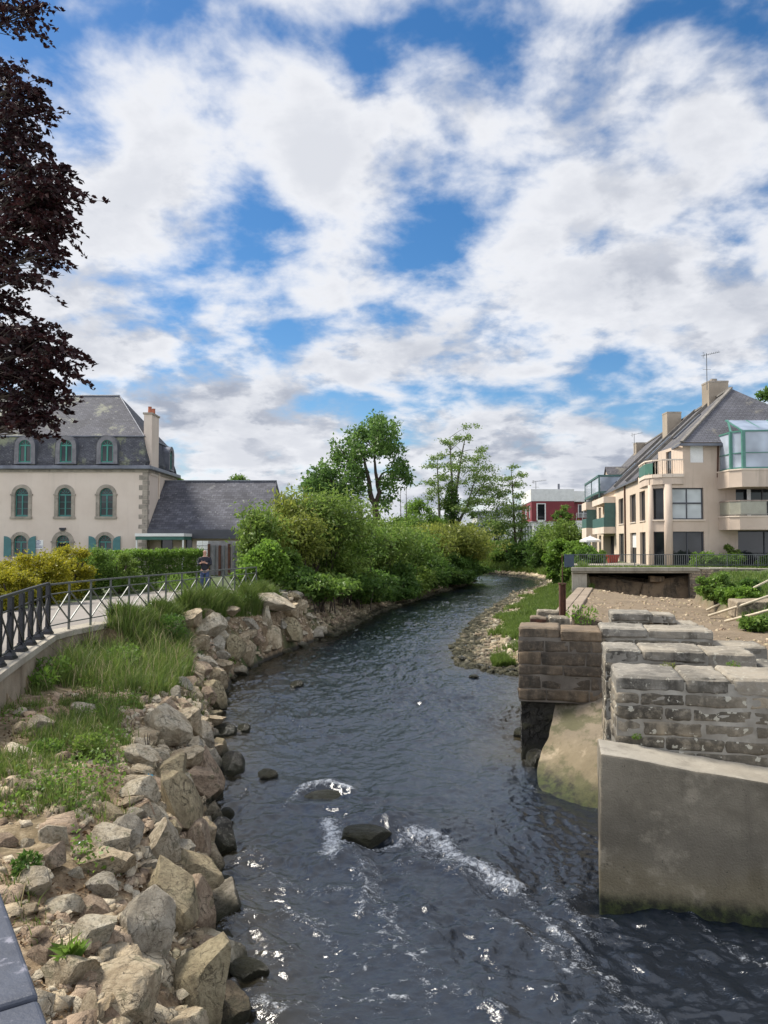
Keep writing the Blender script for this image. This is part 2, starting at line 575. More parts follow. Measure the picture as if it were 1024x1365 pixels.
M['lf_bright'] = leaf_mat('bright_leaves', (0.055, 0.115, 0.016), (0.17, 0.29, 0.04), (0.25, 0.36, 0.07))
M['lf_tree'] = leaf_mat('tree_leaves', (0.034, 0.082, 0.018), (0.12, 0.215, 0.048), (0.19, 0.29, 0.07))
M['lf_airy'] = leaf_mat('airy_leaves', (0.055, 0.10, 0.022), (0.165, 0.25, 0.055), (0.25, 0.32, 0.08))
M['lf_beech'] = leaf_mat('copper_leaves', (0.010, 0.004, 0.006), (0.036, 0.011, 0.012), (0.06, 0.02, 0.015), trans=0.3)
M['grass_long'] = leaf_mat('long_grass', (0.05, 0.085, 0.018), (0.135, 0.20, 0.04), (0.30, 0.28, 0.11), clump=0.9)
M['grass_fresh'] = leaf_mat('fresh_grass', (0.055, 0.095, 0.018), (0.14, 0.21, 0.04), (0.22, 0.25, 0.08), clump=0.7)  # slightly fresher green than the long grass
M['straw'] = leaf_mat('straw', (0.22, 0.18, 0.09), (0.42, 0.36, 0.2), (0.5, 0.44, 0.28), trans=.2)
M['cane'] = plain('bamboo_cane', (0.30, 0.26, 0.12), (0.17, 0.16, 0.07), 6, 0.5, 0.1)


def ground_material():
    t = NT('ground')
    at = lambda nm: t.n('ShaderNodeAttribute', attribute_name=nm).outputs['Fac']
    n1, n2, n3 = t.noise(0.8, 6, 0.6), t.noise(5, 6, 0.7), t.noise(22, 4, 0.7)
    turf = t.ramp(n1, [(0.3, (0.035, 0.05, 0.015)), (0.7, (0.075, 0.10, 0.03))])
    soil = t.ramp(n2, [(0.3, (0.07, 0.045, 0.026)), (0.5, (0.20, 0.14, 0.08)), (0.68, (0.42, 0.33, 0.22))])
    silt = t.ramp(n1, [(0.3, (0.125, 0.092, 0.055)), (0.7, (0.235, 0.175, 0.11))])
    silt = t.mix(t.step(n2, 0.45, 0.65), silt, (0.225, 0.175, 0.12))
    silt = t.mix(t.step(n3, 0.4, 0.7), silt, t.mix(0.6, silt, (0.10, 0.07, 0.045)))
    c = t.mix(at('soil'), turf, soil)
    c = t.mix(at('silt'), c, silt)
    geo = t.n('ShaderNodeNewGeometry')
    sp = t.n('ShaderNodeSeparateXYZ')
    t.l(geo.outputs['Position'], sp.inputs[0])
    c = t.mix(t.step(sp.outputs[2], 0.18, 0.02), c, (0.03, 0.026, 0.018))
    t.col(c).rough(0.95)
    t.bump(t.math('ADD', n2, t.math('MULTIPLY', n3, 0.6)), 0.8, 0.05)
    return t.mat


M['ground'] = ground_material()


def path_material():
    t = NT('path')
    n1, n2 = t.noise(0.7, 5), t.noise(40, 3, 0.7)
    c = t.ramp(n1, [(0.3, (0.20, 0.18, 0.16)), (0.7, (0.28, 0.255, 0.23))])
    c = t.mix(t.math('MULTIPLY', n2, 0.4), c, (0.2, 0.18, 0.16))
    t.col(c).rough(0.95)
    t.bump(n2, 0.3, 0.006)
    return t.mat


M['path'] = path_material()


def water_material():
    t = NT('river_water')
    sh = t.n('ShaderNodeAttribute', attribute_name='shallow').outputs['Fac']
    t.col(t.mix(sh, (0.009, 0.013, 0.020), (0.030, 0.025, 0.014))).rough(0.12)
    t.bs.inputs['IOR'].default_value = 1.47
    t.bs.inputs['Specular IOR Level'].default_value = 0.9
    n1 = t.noise(7, 5, 0.6, t.scaled((1.0, 0.75, 1.0)), 0.6)
    n2 = t.noise(26, 4, 0.6, None, 0.4)
    t.bump(t.math('ADD', n1, t.math('MULTIPLY', n2, 0.4)), 0.42, 0.04)
    fo = t.n('ShaderNodeAttribute', attribute_name='foam').outputs['Fac']
    sp = t.noise(34, 6, 0.72, None, 1.2)
    sp2 = t.noise(9, 4, 0.6, None, 1.0)
    k = t.math('ADD', t.math('MULTIPLY', fo, 0.9), t.math('ADD', t.math('MULTIPLY', t.math('SUBTRACT', sp, 0.5), 1.5), t.math('MULTIPLY', t.math('SUBTRACT', sp2, 0.5), 1.3)))
    k = t.math('MULTIPLY', t.step(k, 0.38, 1.05), t.step(fo, 0.02, 0.25))
    df = t.n('ShaderNodeBsdfDiffuse')
    df.inputs['Color'].default_value = (0.62, 0.65, 0.69, 1)
    mx = t.n('ShaderNodeMixShader')
    t.l(t.math('MULTIPLY', k, 0.85), mx.inputs[0])
    t.l(t.bs.outputs[0], mx.inputs[1])
    t.l(df.outputs[0], mx.inputs[2])
    t.l(mx.outputs[0], t.out.inputs['Surface'])
    return t.mat


M['water'] = water_material()
# ------------------------------------------------------------------ the river's outline (plan, metres)
LEFT = [(0.2, -6), (-0.3, 2), (-1.0, 5), (-1.6, 7.5), (-2.5, 11.3), (-3.35, 15.4), (-4.4, 20.5), (-4.6, 24), (-4.2, 27.5), (-2.46, 34.8),
        (-0.54, 46), (4.2, 63), (9.6, 82), (9.3, 90), (4, 96), (-4, 100), (-30, 104)]
RIGHT = [(-30, 116), (0, 111), (9, 107.5), (14.5, 101), (17.3, 93), (17.6, 84), (15.4, 74), (11, 63), (5.2, 41.6), (3.0, 31), (2.7, 26),
         (4.2, 24.9), (4.5, 24), (2.6, 15.4), (2.7, 14.7), (3.6, 14.6), (3.9, 12), (2.8, 10.2), (2.5, 9.2), (6, 8.6), (14, 6.8), (14, -6)]


def seg_dist(x, y, pts):
    d = np.full(x.shape, 1e9)
    for (ax, ay), (bx, by) in zip(pts[:-1], pts[1:]):
        vx, vy = bx - ax, by - ay
        t = np.clip(((x - ax) * vx + (y - ay) * vy) / (vx * vx + vy * vy + 1e-12), 0, 1)
        d = np.minimum(d, np.hypot(x - ax - t * vx, y - ay - t * vy))
    return d


def inside(x, y, pts):
    r = np.zeros(x.shape, bool)
    n = len(pts)
    for i in range(n):
        (ax, ay), (bx, by) = pts[i], pts[(i + 1) % n]
        if ay == by:
            continue
        c = ((ay > y) != (by > y)) & (x < (bx - ax) * (y - ay) / (by - ay) + ax)
        r ^= c
    return r


RIVER = LEFT + RIGHT
CHANNEL = [(3.7, 18.2), (7.56, 30.6), (12.3, 46), (14.6, 56.6), (19.8, 56.6), (19.8, 46), (14.4, 35.5), (12.0, 24), (11.5, 16), (4.4, 16)]
RAIL = [(-5.4, 9.0), (-5.95, 11.0), (-6.46, 12.9), (-7.1, 15.4), (-7.62, 17.5), (-7.56, 18.3), (-7.30, 19.8), (-7.07, 21.1), (-6.68, 22.5), (-5.95, 25.4), (-4.8, 29.9)]


def rail_x(y):
    return np.interp(y, [p[1] for p in RAIL] + [45], [p[0] for p in RAIL] + [-3.0])


def ground_z(x, y):
    x, y = np.asarray(x, float), np.asarray(y, float)
    ins = inside(x, y, RIVER)
    dl, dr = seg_dist(x, y, LEFT), seg_dist(x, y, RIGHT)
    left = dl < dr
    n1, n2 = fbm(x * 0.35, y * 0.35, 4), fbm(x * 1.6 + 5, y * 1.6, 4)
    # left bank
    za = np.interp(dl, [0, .25, .8, 1.6, 3, 4.5, 8], [-.05, .42, .95, 1.25, 1.42, 1.55, 1.7])
    zm = np.interp(dl, [0, .3, .9, 1.6, 3], [-.05, .55, 1.35, 1.85, 2.03])
    zb = np.interp(dl, [0, .9, 2.2, 5], [-.05, .4, 1.3, 2.15])
    z = za + (zm - za) * sstep(21, 26.5, y)
    z = z + (zb - z) * sstep(33, 36, y)
    zl = z + n2 * 0.10 * sstep(0, 1, dl) + n1 * 0.08
    off = x - rail_x(y)
    step = off < 0.1
    soft = 2.06 + (zl - 2.06) * sstep(0.1, 1.6, off)
    near = y < 19.6
    zl = np.where(y > 48, zl, np.where(step, 2.06, np.where(near, zl, np.minimum(soft, np.maximum(zl, 2.02)))))
    # right bank
    zs = np.interp(dr, [0, 2.0, 4.5, 8, 14], [-.06, .25, .85, 1.35, 2.5])
    zf = np.interp(dr, [0, 1.5, 4, 9], [-.05, .5, 1.2, 2.4])
    zr = zs + (zf - zs) * sstep(66, 80, y)
    zr = zr + n2 * 0.06 + n1 * 0.06
    cd = seg_dist(x, y, CHANNEL + CHANNEL[:1])
    ci = inside(x, y, CHANNEL)
    zr = np.where(ci, 1.36 + n2 * 0.05 + n1 * 0.07 - .62 * sstep(37, 46, y) * sstep(12.4, 15.5, x), zr)
    rightbank = (~ci) & (x > 9) & (y < 46.5) & (x > 11.5 + (y - 16) * 0.13 - 3)
    zr = np.where(rightbank & (dr > 3), np.maximum(np.minimum(zr, 2.5), np.minimum(1.36 + cd * 0.42, 2.55) + n2 * 0.06), zr)
    off_t = x - (11.5 + .245 * (y - 46.4))
    zr = np.where((~ci) & (y > 46.6) & (y < 86), zr + (2.56 - zr) * sstep(-.6, .5, off_t) * sstep(2.0, 4.5, dr), zr)
    zr = np.where((~ci) & (y >= 86), zr + (2.5 - zr) * sstep(5, 12, dr), zr)
    zr = np.where((y < 16.2) & (x > 3.4), np.minimum(zr, -0.3), zr)
    z = np.where(left, zl, zr)
    bed = -np.minimum(np.minimum(dl, dr) * 0.5 + 0.08, 0.7)
    z = np.where(ins, bed, z)
    far = sstep(125, 400, np.hypot(x, y))
    return z + far * (2.3 + 6 * sstep(500, 2500, y) - z) * (~ins)


def gz(x, y):
    return float(ground_z(np.array([x]), np.array([y]))[0])


def hit(px, py, dmax=140):
    """where the sight line through a photograph pixel meets the land"""
    r = ray(px, py)
    ds = np.geomspace(2.0, dmax, 900)
    k = ds / r.y
    xs, zs = r.x * k, EYE + r.z * k
    g = np.maximum(ground_z(xs, ds), -0.02)
    b = np.nonzero(zs < g)[0]
    i = b[0] if len(b) else len(ds) - 1
    return Vector((xs[i], ds[i], g[i]))


def build_ground():
    rows = np.concatenate([np.linspace(-30, 2, 20, endpoint=False), np.geomspace(2 + 4, 134, 430) - 4, np.geomspace(131, 3200, 60)])
    u = np.linspace(-1.25, 1.25, 560)
    Y, U = np.meshgrid(rows, u, indexing='ij')
    Xg = U * (np.maximum(Y, 0) + 7)
    Zg = ground_z(Xg, Y)
    nr, nc = Y.shape
    v = np.stack([Xg, Y, Zg], -1).reshape(-1, 3)
    i = np.arange(nr * nc).reshape(nr, nc)
    q = np.stack([i[:-1, :-1], i[:-1, 1:], i[1:, 1:], i[1:, :-1]], -1).reshape(-1, 4)
    me = np_mesh('ground', v, q)
    x, y = v[:, 0], v[:, 1]
    dl, dr = seg_dist(x, y, LEFT), seg_dist(x, y, RIGHT)
    n = fbm(x * 0.9, y * 0.9, 4)
    soil = np.where(dl < dr, sstep(0.25, -0.25, n + (dl - 2.2) * 0.16 + (y > 21) * (y < 27) * .2 - 0.12 * (y < 16)), sstep(0.2, -0.2, n * 0.8 + (dr - 2.8) * 0.3))
    soil = np.where((y > 130) | (y < -4), 0, soil)
    soil = np.where((dl < dr) & (y < 22) & (y > 3) & (dl < 7), np.maximum(soil, .8), soil)
    soil = np.where((dr < dl) & (y > 27), soil * sstep(2.6, 1.2, dr), soil)
    silt = sstep(0.25, -0.1, seg_dist(x, y, CHANNEL + CHANNEL[:1]) * np.where(inside(x, y, CHANNEL), -1, 1))
    for nm, w in (('soil', soil), ('silt', silt)):
        a = me.attributes.new(nm, 'FLOAT', 'POINT')
        a.data.foreach_set('value', np.asarray(w, np.float32))
    tag(link('ground', me, M['ground'], smooth=True), kind='structure')


build_ground()

# ------------------------------------------------------------------ the river
ROCK_WAVES = [  # x, y, dome height, half width, half length
    (0.12, 11.75, 0.20, 0.75, 0.42), (-1.02, 13.45, 0.11, 0.55, 0.3), (-0.2, 12.6, 0.05, .9, .5)]
FOAM = [  # polylines of broken water in photograph pixels, strength, half width in metres
    ([(437, 1098), (445, 1120), (440, 1140)], 0.8, 0.15), ([(440, 1150), (470, 1128)], .55, .07), ([(405, 1051), (440, 1048), (468, 1053)], 0.75, 0.09),
    ([(398, 1055), (380, 1072)], .5, .06), ([(455, 1122), (490, 1128), (530, 1118), (552, 1108)], .6, .07), ([(470, 1135), (500, 1165), (505, 1210), (530, 1260)], .42, .10), ([(552, 1108), (585, 1115), (610, 1145), (660, 1170), (690, 1185)], 0.74, 0.16), ([(560, 1130), (590, 1150), (625, 1165)], .6, .10),
    ([(600, 1130), (680, 1175), (740, 1240), (800, 1300), (840, 1335), (880, 1365)], 0.5, 0.10),
    ([(655, 1215), (720, 1255), (760, 1290)], 0.5, 0.09), ([(730, 1180), (770, 1225), (790, 1250)], .5, .08), ([(360, 1165), (400, 1185), (470, 1185)], 0.38, 0.12),
    ([(470, 1160), (490, 1175), (480, 1215)], 0.55, 0.06), ([(380, 1215), (430, 1230)], .4, .09), ([(300, 1225), (300, 1265)], .45, .06), ([(345, 1330), (370, 1345)], .5, .08),
    ([(490, 1260), (570, 1290), (640, 1340)], 0.3, 0.12), ([(700, 1010), (715, 1060)], .3, .08),
    ([(800, 1195), (870, 1215), (1000, 1222)], .25, .05), ([(600, 780), (660, 768)], .3, .7)]


def build_river():
    rows = np.concatenate([np.geomspace(4.2, 60, 1150, endpoint=False), np.geomspace(60, 122, 180)])
    rows = np.concatenate([np.linspace(-6, 4.2, 30, endpoint=False), rows])
    nc = 360
    vs = np.zeros((len(rows), nc, 2))
    span = []
    n = len(RIVER)
    for k, y in enumerate(rows):
        xs = []
        for i in range(n):
            (ax, ay), (bx, by) = RIVER[i], RIVER[(i + 1) % n]
            if (ay > y) != (by > y):
                xs.append((bx - ax) * (y - ay) / (by - ay) + ax)
        if not xs:
            xs = [-30, 12]
        m = 0.9
        lo, hi = min(xs) - m, max(xs) + m
        if 7 < y < 18:
            hi = max(hi, 4.4)
        span.append((lo, hi))
    span = np.array(span)
    K = 12
    pad = np.pad(span, ((K, K), (0, 0)), 'edge')
    lo = np.min([pad[i:i + len(rows), 0] for i in range(2 * K + 1)], 0)
    hi = np.max([pad[i:i + len(rows), 1] for i in range(2 * K + 1)], 0)
    for _ in range(2):
        lo, hi = [np.mean([np.pad(q, K, 'edge')[i:i + len(rows)] for i in range(2 * K + 1)], 0) for q in (lo, hi)]
    for k, y in enumerate(rows):
        vs[k, :, 0] = np.linspace(lo[k], hi[k], nc)
        vs[k, :, 1] = y
    x, y = vs[..., 0], vs[..., 1]
    amp = np.interp(y, [0, 7, 12, 18, 30, 60, 110], [.7, .78, 0.75, .55, .5, .42, .3])
    wx, wy = x + 0.35 * fbm(x * 0.7, y * 0.5, 3), y + 0.5 * fbm(x * 0.6 + 9, y * 0.6, 3)
    n1 = fbm(wx * 0.75, wy * 0.55, 3)
    n2 = fbm(wx * 2.3 + 4, wy * 2.0, 4, 0.6)
    rid = 1 - np.abs(fbm(wx * 1.7 - 3, wy * 1.9, 4, 0.6)) * 2
    fade = sstep(70, 14, y)
    slick = .45 + .75 * sstep(-.25, .3, fbm(x * 0.9 + .25 * y, y * 0.28 + 31, 3))      # smooth tongues and broken patches
    mid = sstep(11, 20, y)
    n4 = .55 * fbm(wx * 1.5 + 11, wy * 1.1, 2, .6) + .85 * fbm(wx * 3.6, wy * 2.6 + 5, 4, .68)
    z = amp * (0.05 * n1 * (.4 + .6 * fade) + slick * 0.10 * n2 * (.25 + .75 * fade) + slick * 0.042 * rid * sstep(22, 9, y) + (.55 + .45 * slick) * mid * 0.15 * n4)
    n3 = fbm(x * 7.5, y * 6.5, 3, 0.6)
    z += 0.017 * amp * n3 * sstep(45, 22, y)
    z -= 0.035
    for (bx, by, h, sx, sy) in ROCK_WAVES:
        z += h * np.exp(-((x - bx) / sx) ** 2 - ((y - by) / sy) ** 2)
        z -= 0.5 * h * np.exp(-((x - bx) / (sx * 1.1)) ** 2 - ((y - by + 1.9 * sy) / (sy * 0.8)) ** 2)
    foam = np.zeros(x.shape)
    for pl, s, w in FOAM:
        pts = [tuple(G(px, py, 0))[:2] for px, py in pl]
        d = seg_dist(x, y, pts)
        foam = np.maximum(foam, s * np.exp(-(d / (w * (1.1 + 1.1 * vnoise(x * 2.1, y * 2.1)))) ** 2))
        z += 0.07 * s * np.exp(-(d / (w * 1.7)) ** 2) * (y < 30)
    # loose flecks over the fast water, only on the crests
    lines = fbm(wx * 3.8 + 1.1 * wy, wy * 0.62 + 3, 4, .6)
    fleck = .8 * sstep(0.02, 0.42, lines) * sstep(-.05, .3, fbm(x * .8 + 7, y * .5, 3)) * np.interp(y, [3, 7, 11, 15], [.62, .6, .42, .0])
    fleck = np.maximum(fleck * 1.05, sstep(0.80, 0.97, rid) * sstep(0.05, 0.35, n2) * np.interp(y, [3, 8, 12, 18], [.5, .5, .3, .0]))
    foam = np.clip(np.maximum(foam, fleck), 0, 1)
    z += np.where(foam > 0.3, 0.02 * fbm(x * 14, y * 14, 3, .6), 0)
    nr = len(rows)
    i = np.arange(nr * nc).reshape(nr, nc)
    q = np.stack([i[:-1, :-1], i[:-1, 1:], i[1:, 1:], i[1:, :-1]], -1).reshape(-1, 4)
    me = np_mesh('river', np.stack([x, y, z], -1), q)
    a = me.attributes.new('foam', 'FLOAT', 'POINT')
    a.data.foreach_set('value', foam.ravel().astype(np.float32))
    a = me.attributes.new('shallow', 'FLOAT', 'POINT')
    sd = np.minimum(seg_dist(x.ravel(), y.ravel(), LEFT), seg_dist(x.ravel(), y.ravel(), RIGHT[5:14]))
    a.data.foreach_set('value', np.exp(-(sd / .8) ** 2).astype(np.float32))
    tag(link('river', me, M['water'], smooth=True), kind='structure')


build_river()

# ------------------------------------------------------------------ path behind the railing
pl = [(rail_x(y) + 0.0, y) for y in np.linspace(8, 34, 27)]
vs, fs = [], []
for i, (x, y) in enumerate(pl):
    xl = np.interp(y, [8, 23, 34], [-13, -11.6, -9.6])
    xr = x - 0.32 if y < 19.8 else x + 0.1
    for k in range(7):
        t = k / 6
        vs.append((xl + (xr - xl) * t, y, 2.075 + 0.04 * math.sin(math.pi * t)))
for i in range(len(pl) - 1):
    for k in range(6):
        a = i * 7 + k
        fs.append((a, a + 1, a + 8, a + 7))
tag(MB().add(vs, fs).build('path', M['path'], smooth=True), kind='structure')
# ------------------------------------------------------------------ boulders
def boulder_mesh(seed, cuts=11, sub=4, lims=(.42, .80)):
    import bmesh
    rg = np.random.default_rng(seed)
    bm = bmesh.new()
    bmesh.ops.create_icosphere(bm, subdivisions=sub, radius=1.0)
    v = np.array([p.co for p in bm.verts])
    v *= 1.12
    for k in range(cuts):
        nrm = rg.normal(size=3)
        nrm /= np.linalg.norm(nrm)
        lim = rg.uniform(*lims)
        d = v @ nrm - lim
        v -= np.where(d > 0, d * 0.985, 0)[:, None] * nrm[None, :]
    o = rg.uniform(0, 50, 3)
    n = fbm(v[:, 0] * 1.6 + o[0] + v[:, 2], v[:, 1] * 1.6 + o[1] - v[:, 2] * .7, 4, .55)
    n2 = fbm(v[:, 0] * 5 + o[2] + v[:, 2] * 3, v[:, 1] * 5 + v[:, 2] * 4, 3, .6)
    v *= (1 + 0.075 * n + 0.045 * n2)[:, None]
    v /= np.abs(v).max(0)[None, :]
    for p, c in zip(bm.verts, v):
        p.co = c
    me = bpy.data.meshes.new('boulder')
    bm.to_mesh(me)
    bm.free()
    for pg in me.polygons:
        pg.use_smooth = True
    me.set_sharp_from_angle(angle=R(24))
    return me


PROTO = {}
for mk in ('rock_tan', 'rock_pale', 'rock_pink', 'rock_olive', 'rock_grey', 'rock_wet'):
    PROTO[mk] = []
    for s in range(4):
        me = boulder_mesh(100 + s * 7 + len(PROTO) * 31, cuts=11 + s * 2) if mk != 'rock_wet' else boulder_mesh(40 + s, 7, 4, (.66, .92))
        me.materials.append(M[mk])
        PROTO[mk].append(me)


def boulder(name, label, mk, loc, dims, rot=(0, 0, 0), variant=0, group=None, cat='boulder'):
    o = bpy.data.objects.new(name, PROTO[mk][variant % 4])
    COL.objects.link(o)
    o.location = loc
    o.scale = dims
    o.rotation_euler = rot
    return tag(o, label, cat, group)


BG = 'boulders of the left river bank'
BIG = [  # px, py, width, height in pixels, tilt, material, variant, label
    (170, 1322, 128, 92, .2, 'rock_tan', 0, 'broad tan boulder with a flat mottled top, nearest to the bridge'),
    (116, 1247, 74, 44, -.35, 'rock_pale', 1, 'flat cream slab tilted to the left above the broad tan boulder'),
    (141, 1279, 34, 36, .1, 'rock_pale', 2, 'small squarish cream block tucked under the flat cream slab'),
    (190, 1232, 84, 118, .25, 'rock_grey', 3, 'pale grey and white boulder with a ridged face, tallest on the near bank'),
    (238, 1203, 70, 112, -.5, 'rock_olive', 0, 'long olive boulder leaning behind the pale grey boulder'),
    (268, 1208, 50, 104, -.25, 'rock_pink', 1, 'rounded pinkish boulder dropping straight into the river'),
    (258, 1312, 78, 118, .1, 'rock_olive', 2, 'lumpy brown boulder at the waterline, nearest to the bridge'),
    (217, 1122, 62, 74, .2, 'rock_pale', 3, 'cream faceted boulder with a white top below the weeds'),
    (237, 1071, 46, 84, -.45, 'rock_olive', 1, 'tilted slab boulder with grey green lichen above the mossy rock'),
    (276, 1036, 40, 78, -.2, 'rock_pink', 2, 'smooth brown boulder rounded towards the river beside two dark river rocks'),
    (243, 1012, 56, 46, -.3, 'rock_tan', 3, 'tan boulder stacked above the smooth brown boulder'),
    (184, 1052, 50, 46, .15, 'rock_pale', 0, 'white topped block with a bright blue scrap of litter on it'),
    (172, 1070, 36, 30, .0, 'rock_tan', 1, 'small tan block under the white topped block'),
    (178, 1006, 56, 32, -.2, 'rock_pale', 2, 'flat pale slab lying in the weeds high on the near bank'),
    (165, 1108, 50, 62, .45, 'rock_grey', 3, 'grey slanted boulder half covered by grass'),
    (262, 1112, 34, 70, -.2, 'rock_pink', 0, 'narrow brown boulder standing at the waterline behind the mossy rock'),
    (73, 1075, 22, 15, 0, 'rock_grey', 1, 'small whitish stone lying alone in the short grass'),
    (40, 1050, 44, 30, 0, 'rock_tan', 2, 'half buried tan boulder under a tuft of dry grass'),
    (72, 1142, 46, 58, .5, 'rock_pink', 3, 'reddish brown pointed boulder below the retaining wall'),
    (80, 1206, 56, 34, .1, 'rock_pale', 0, 'crumbling pale boulder in the dry soil beside the handrail'),
    (10, 1122, 44, 22, .15, 'rock_pink', 1, 'dark reddish flat slab at the edge of the picture'),
    (217, 968, 56, 66, -.55, 'rock_pale', 2, 'long pale boulder sloping to the river below the tall weeds'),
    (247, 962, 44, 56, -.5, 'rock_tan', 3, 'tan boulder beside the long pale boulder, nearer the river'),
    (272, 984, 24, 42, -.3, 'rock_grey', 0, 'narrow grey boulder above a cluster of dark wet stones'),
    (283, 928, 32, 44, -.4, 'rock_olive', 1, 'mossy edged boulder at the waterline in the middle of the bank'),
    (287, 904, 34, 30, -.2, 'rock_tan', 2, 'tan boulder above the mossy edged boulder'),
    (250, 826, 42, 36, -.5, 'rock_tan', 3, 'tan slanted slab at the grassy end of the rock mound'),
    (277, 834, 44, 34, -.4, 'rock_pale', 0, 'wide pale slab leaning against the tan slanted slab'),
    (330, 830, 30, 19, .1, 'rock_grey', 1, 'smooth whitish boulder on the upper row of the rock mound'),
    (354, 822, 20, 34, .1, 'rock_pale', 2, 'upright cream block beside the smooth whitish boulder'),
    (383, 815, 34, 28, -.5, 'rock_tan', 3, 'tilted tan boulder at the far end of the rock mound'),
    (287, 860, 24, 26, .3, 'rock_grey', 0, 'greyish angular boulder on the middle row of the rock mound'),
    (308, 861, 32, 34, .1, 'rock_olive', 1, 'squat olive boulder with a lichen grey face on the rock mound'),
    (326, 871, 28, 36, 0, 'rock_tan', 2, 'brown boulder standing over the river under the rock mound'),
    (343, 852, 28, 28, .2, 'rock_pink', 3, 'dark brown boulder in the shadowed middle of the rock mound'),
    (362, 846, 40, 40, -.3, 'rock_tan', 0, 'large tan boulder low on the river side of the rock mound'),
    (386, 841, 28, 36, -.4, 'rock_olive', 1, 'triangular brown boulder at the far foot of the rock mound'),
    (265, 858, 30, 24, -.4, 'rock_tan', 2, 'tan slab overhung by grass on the rock mound'),
    (298, 886, 26, 22, .1, 'rock_tan', 3, 'tan block at the near foot of the rock mound'),
    (315, 894, 30, 18, .1, 'rock_pale', 0, 'flat pale boulder touching the water below the rock mound'),
    (398, 858, 26, 12, .0, 'rock_grey', 1, 'flat grey stone in the water past the rock mound'),
    (348, 800, 84, 24, .05, 'rock_pale', 2, 'broad pale capping rock on top of the rock mound'),
    (300, 812, 40, 18, .1, 'rock_tan', 3, 'low tan rock in the grass on top of the rock mound'),
    (196, 906, 20, 15, 0, 'rock_grey', 0, 'pale stone lying alone among the tall weeds'),
    (50, 966, 40, 24, 0, 'rock_pale', 1, 'half buried pale rock in the grass below the retaining wall'),
    (106, 944, 46, 20, .1, 'rock_pale', 2, 'low pale rock beside a clump of seeding grass'),
    (112, 876, 36, 16, 0, 'rock_pale', 3, 'pale rubble block at the far foot of the retaining wall'),
]
PLACED = []


def put_boulder(px, py, w, h, tilt, mk, var, label, name='boulder', group=BG, cat='boulder', sink=0.25):
    p = hit(px, py + h * 0.30)
    d = p.y
    rx, rz = w * d / F / 2 * 1.12, h * d / F / 2 * 1.1
    ry = (rx + rz) / 2 * 0.95
    c = P(px, py, d + ry * 0.25)
    rg = random.Random(int(px * 7 + py))
    boulder(name, label, mk, c, (rx, ry, rz), (rg.uniform(-.2, .2), tilt * 0.8, rg.uniform(-.35, .35)), var, group, cat)
    PLACED.append((c.x, c.y, c.z, max(rx, rz), label))


for q in BIG:
    put_boulder(*q)

NEARBY = [(c, lab) for c, lab in zip(PLACED, [q[7] for q in BIG])]
SHORT = ['the broad tan boulder', 'the flat cream slab', 'the squarish cream block', 'the tall pale grey boulder', 'the long olive boulder', 'the rounded pinkish boulder',
         'the lumpy brown boulder', 'the cream faceted boulder', 'the lichen covered slab', 'the smooth brown boulder', 'the stacked tan boulder', 'the white topped block',
         'the small tan block', 'the flat pale slab', 'the grey slanted boulder', 'the narrow brown boulder', 'the small whitish stone', 'the half buried tan boulder',
         'the pointed reddish boulder', 'the crumbling pale boulder', 'the dark reddish slab', 'the long pale boulder', 'the tan riverside boulder', 'the narrow grey boulder',
         'the mossy edged boulder', 'the tan boulder over it', 'the slanted mound slab', 'the wide leaning slab', 'the smooth whitish boulder', 'the upright cream block',
         'the tilted far boulder', 'the greyish angular boulder', 'the squat olive boulder', 'the standing brown boulder', 'the shadowed brown boulder', 'the large low boulder',
         'the triangular boulder', 'the overhung slab', 'the near foot block', 'the flat pale waterside boulder', 'the flat grey stone', 'the broad capping rock',
         'the low tan mound rock', 'the lone pale weed stone', 'the half buried pale rock', 'the low pale rock', 'the pale rubble block']
used = {}
rg = random.Random(5)
xs_l, ys_l = [p[0] for p in LEFT], [p[1] for p in LEFT]
count = 0
KINDS = {'rock_tan': 'tan', 'rock_pale': 'cream', 'rock_pink': 'reddish', 'rock_olive': 'olive brown', 'rock_grey': 'grey'}
for tries in range(9000):
    y = 5.2 * (36.5 / 5.2) ** rg.random()
    s = rg.uniform(-0.05, 1.15 if y < 21 else 1.9) if rg.random() < .90 else rg.uniform(1.2, 4.0)
    x = np.interp(y, ys_l, xs_l) - s
    r = rg.uniform(0.10, 0.30) * (1.25 if 22 < y < 33 else 1.3 if s < .8 else 1.0) * (0.6 if s > 1.2 and y < 21 else 1)
    z = gz(x, y)
    if x < rail_x(y) + 0.5 and y < 45:
        continue
    if any((x - a) ** 2 + (y - b) ** 2 + (z - c) ** 2 < (0.62 * (r + q)) ** 2 for a, b, c, q, _ in PLACED):
        continue
    c = min(range(len(BIG)), key=lambda i: (PLACED[i][0] - x) ** 2 + (PLACED[i][1] - y) ** 2 + (PLACED[i][2] - z) ** 2)
    ax, ay = PLACED[c][0], PLACED[c][1]
    side = 'behind' if y - ay > abs(x - ax) else 'in front of' if ay - y > abs(x - ax) else 'on the river side of' if x > ax else 'on the landward side of'
    mk = rg.choice(['rock_tan', 'rock_tan', 'rock_pale', 'rock_pink', 'rock_olive', 'rock_grey'])
    for sz in (['small', 'knobbly', 'angular'] if r < .19 else ['medium', 'blocky', 'rounded']):
        lab = f'{sz} {KINDS[mk]} rock {side} {SHORT[c]}'
        if lab not in used:
            break
    else:
        continue
    used[lab] = 1
    boulder('boulder', lab, mk, (x, y, z + r * 0.12), (r * rg.uniform(.9, 1.3), r * rg.uniform(.8, 1.1), r * rg.uniform(.65, .95)),
            (rg.uniform(-.4, .4), rg.uniform(-.4, .4), rg.uniform(0, 6.3)), rg.randrange(4), BG)
    PLACED.append((x, y, z, r, lab))
    count += 1
    if count >= 225:
        break

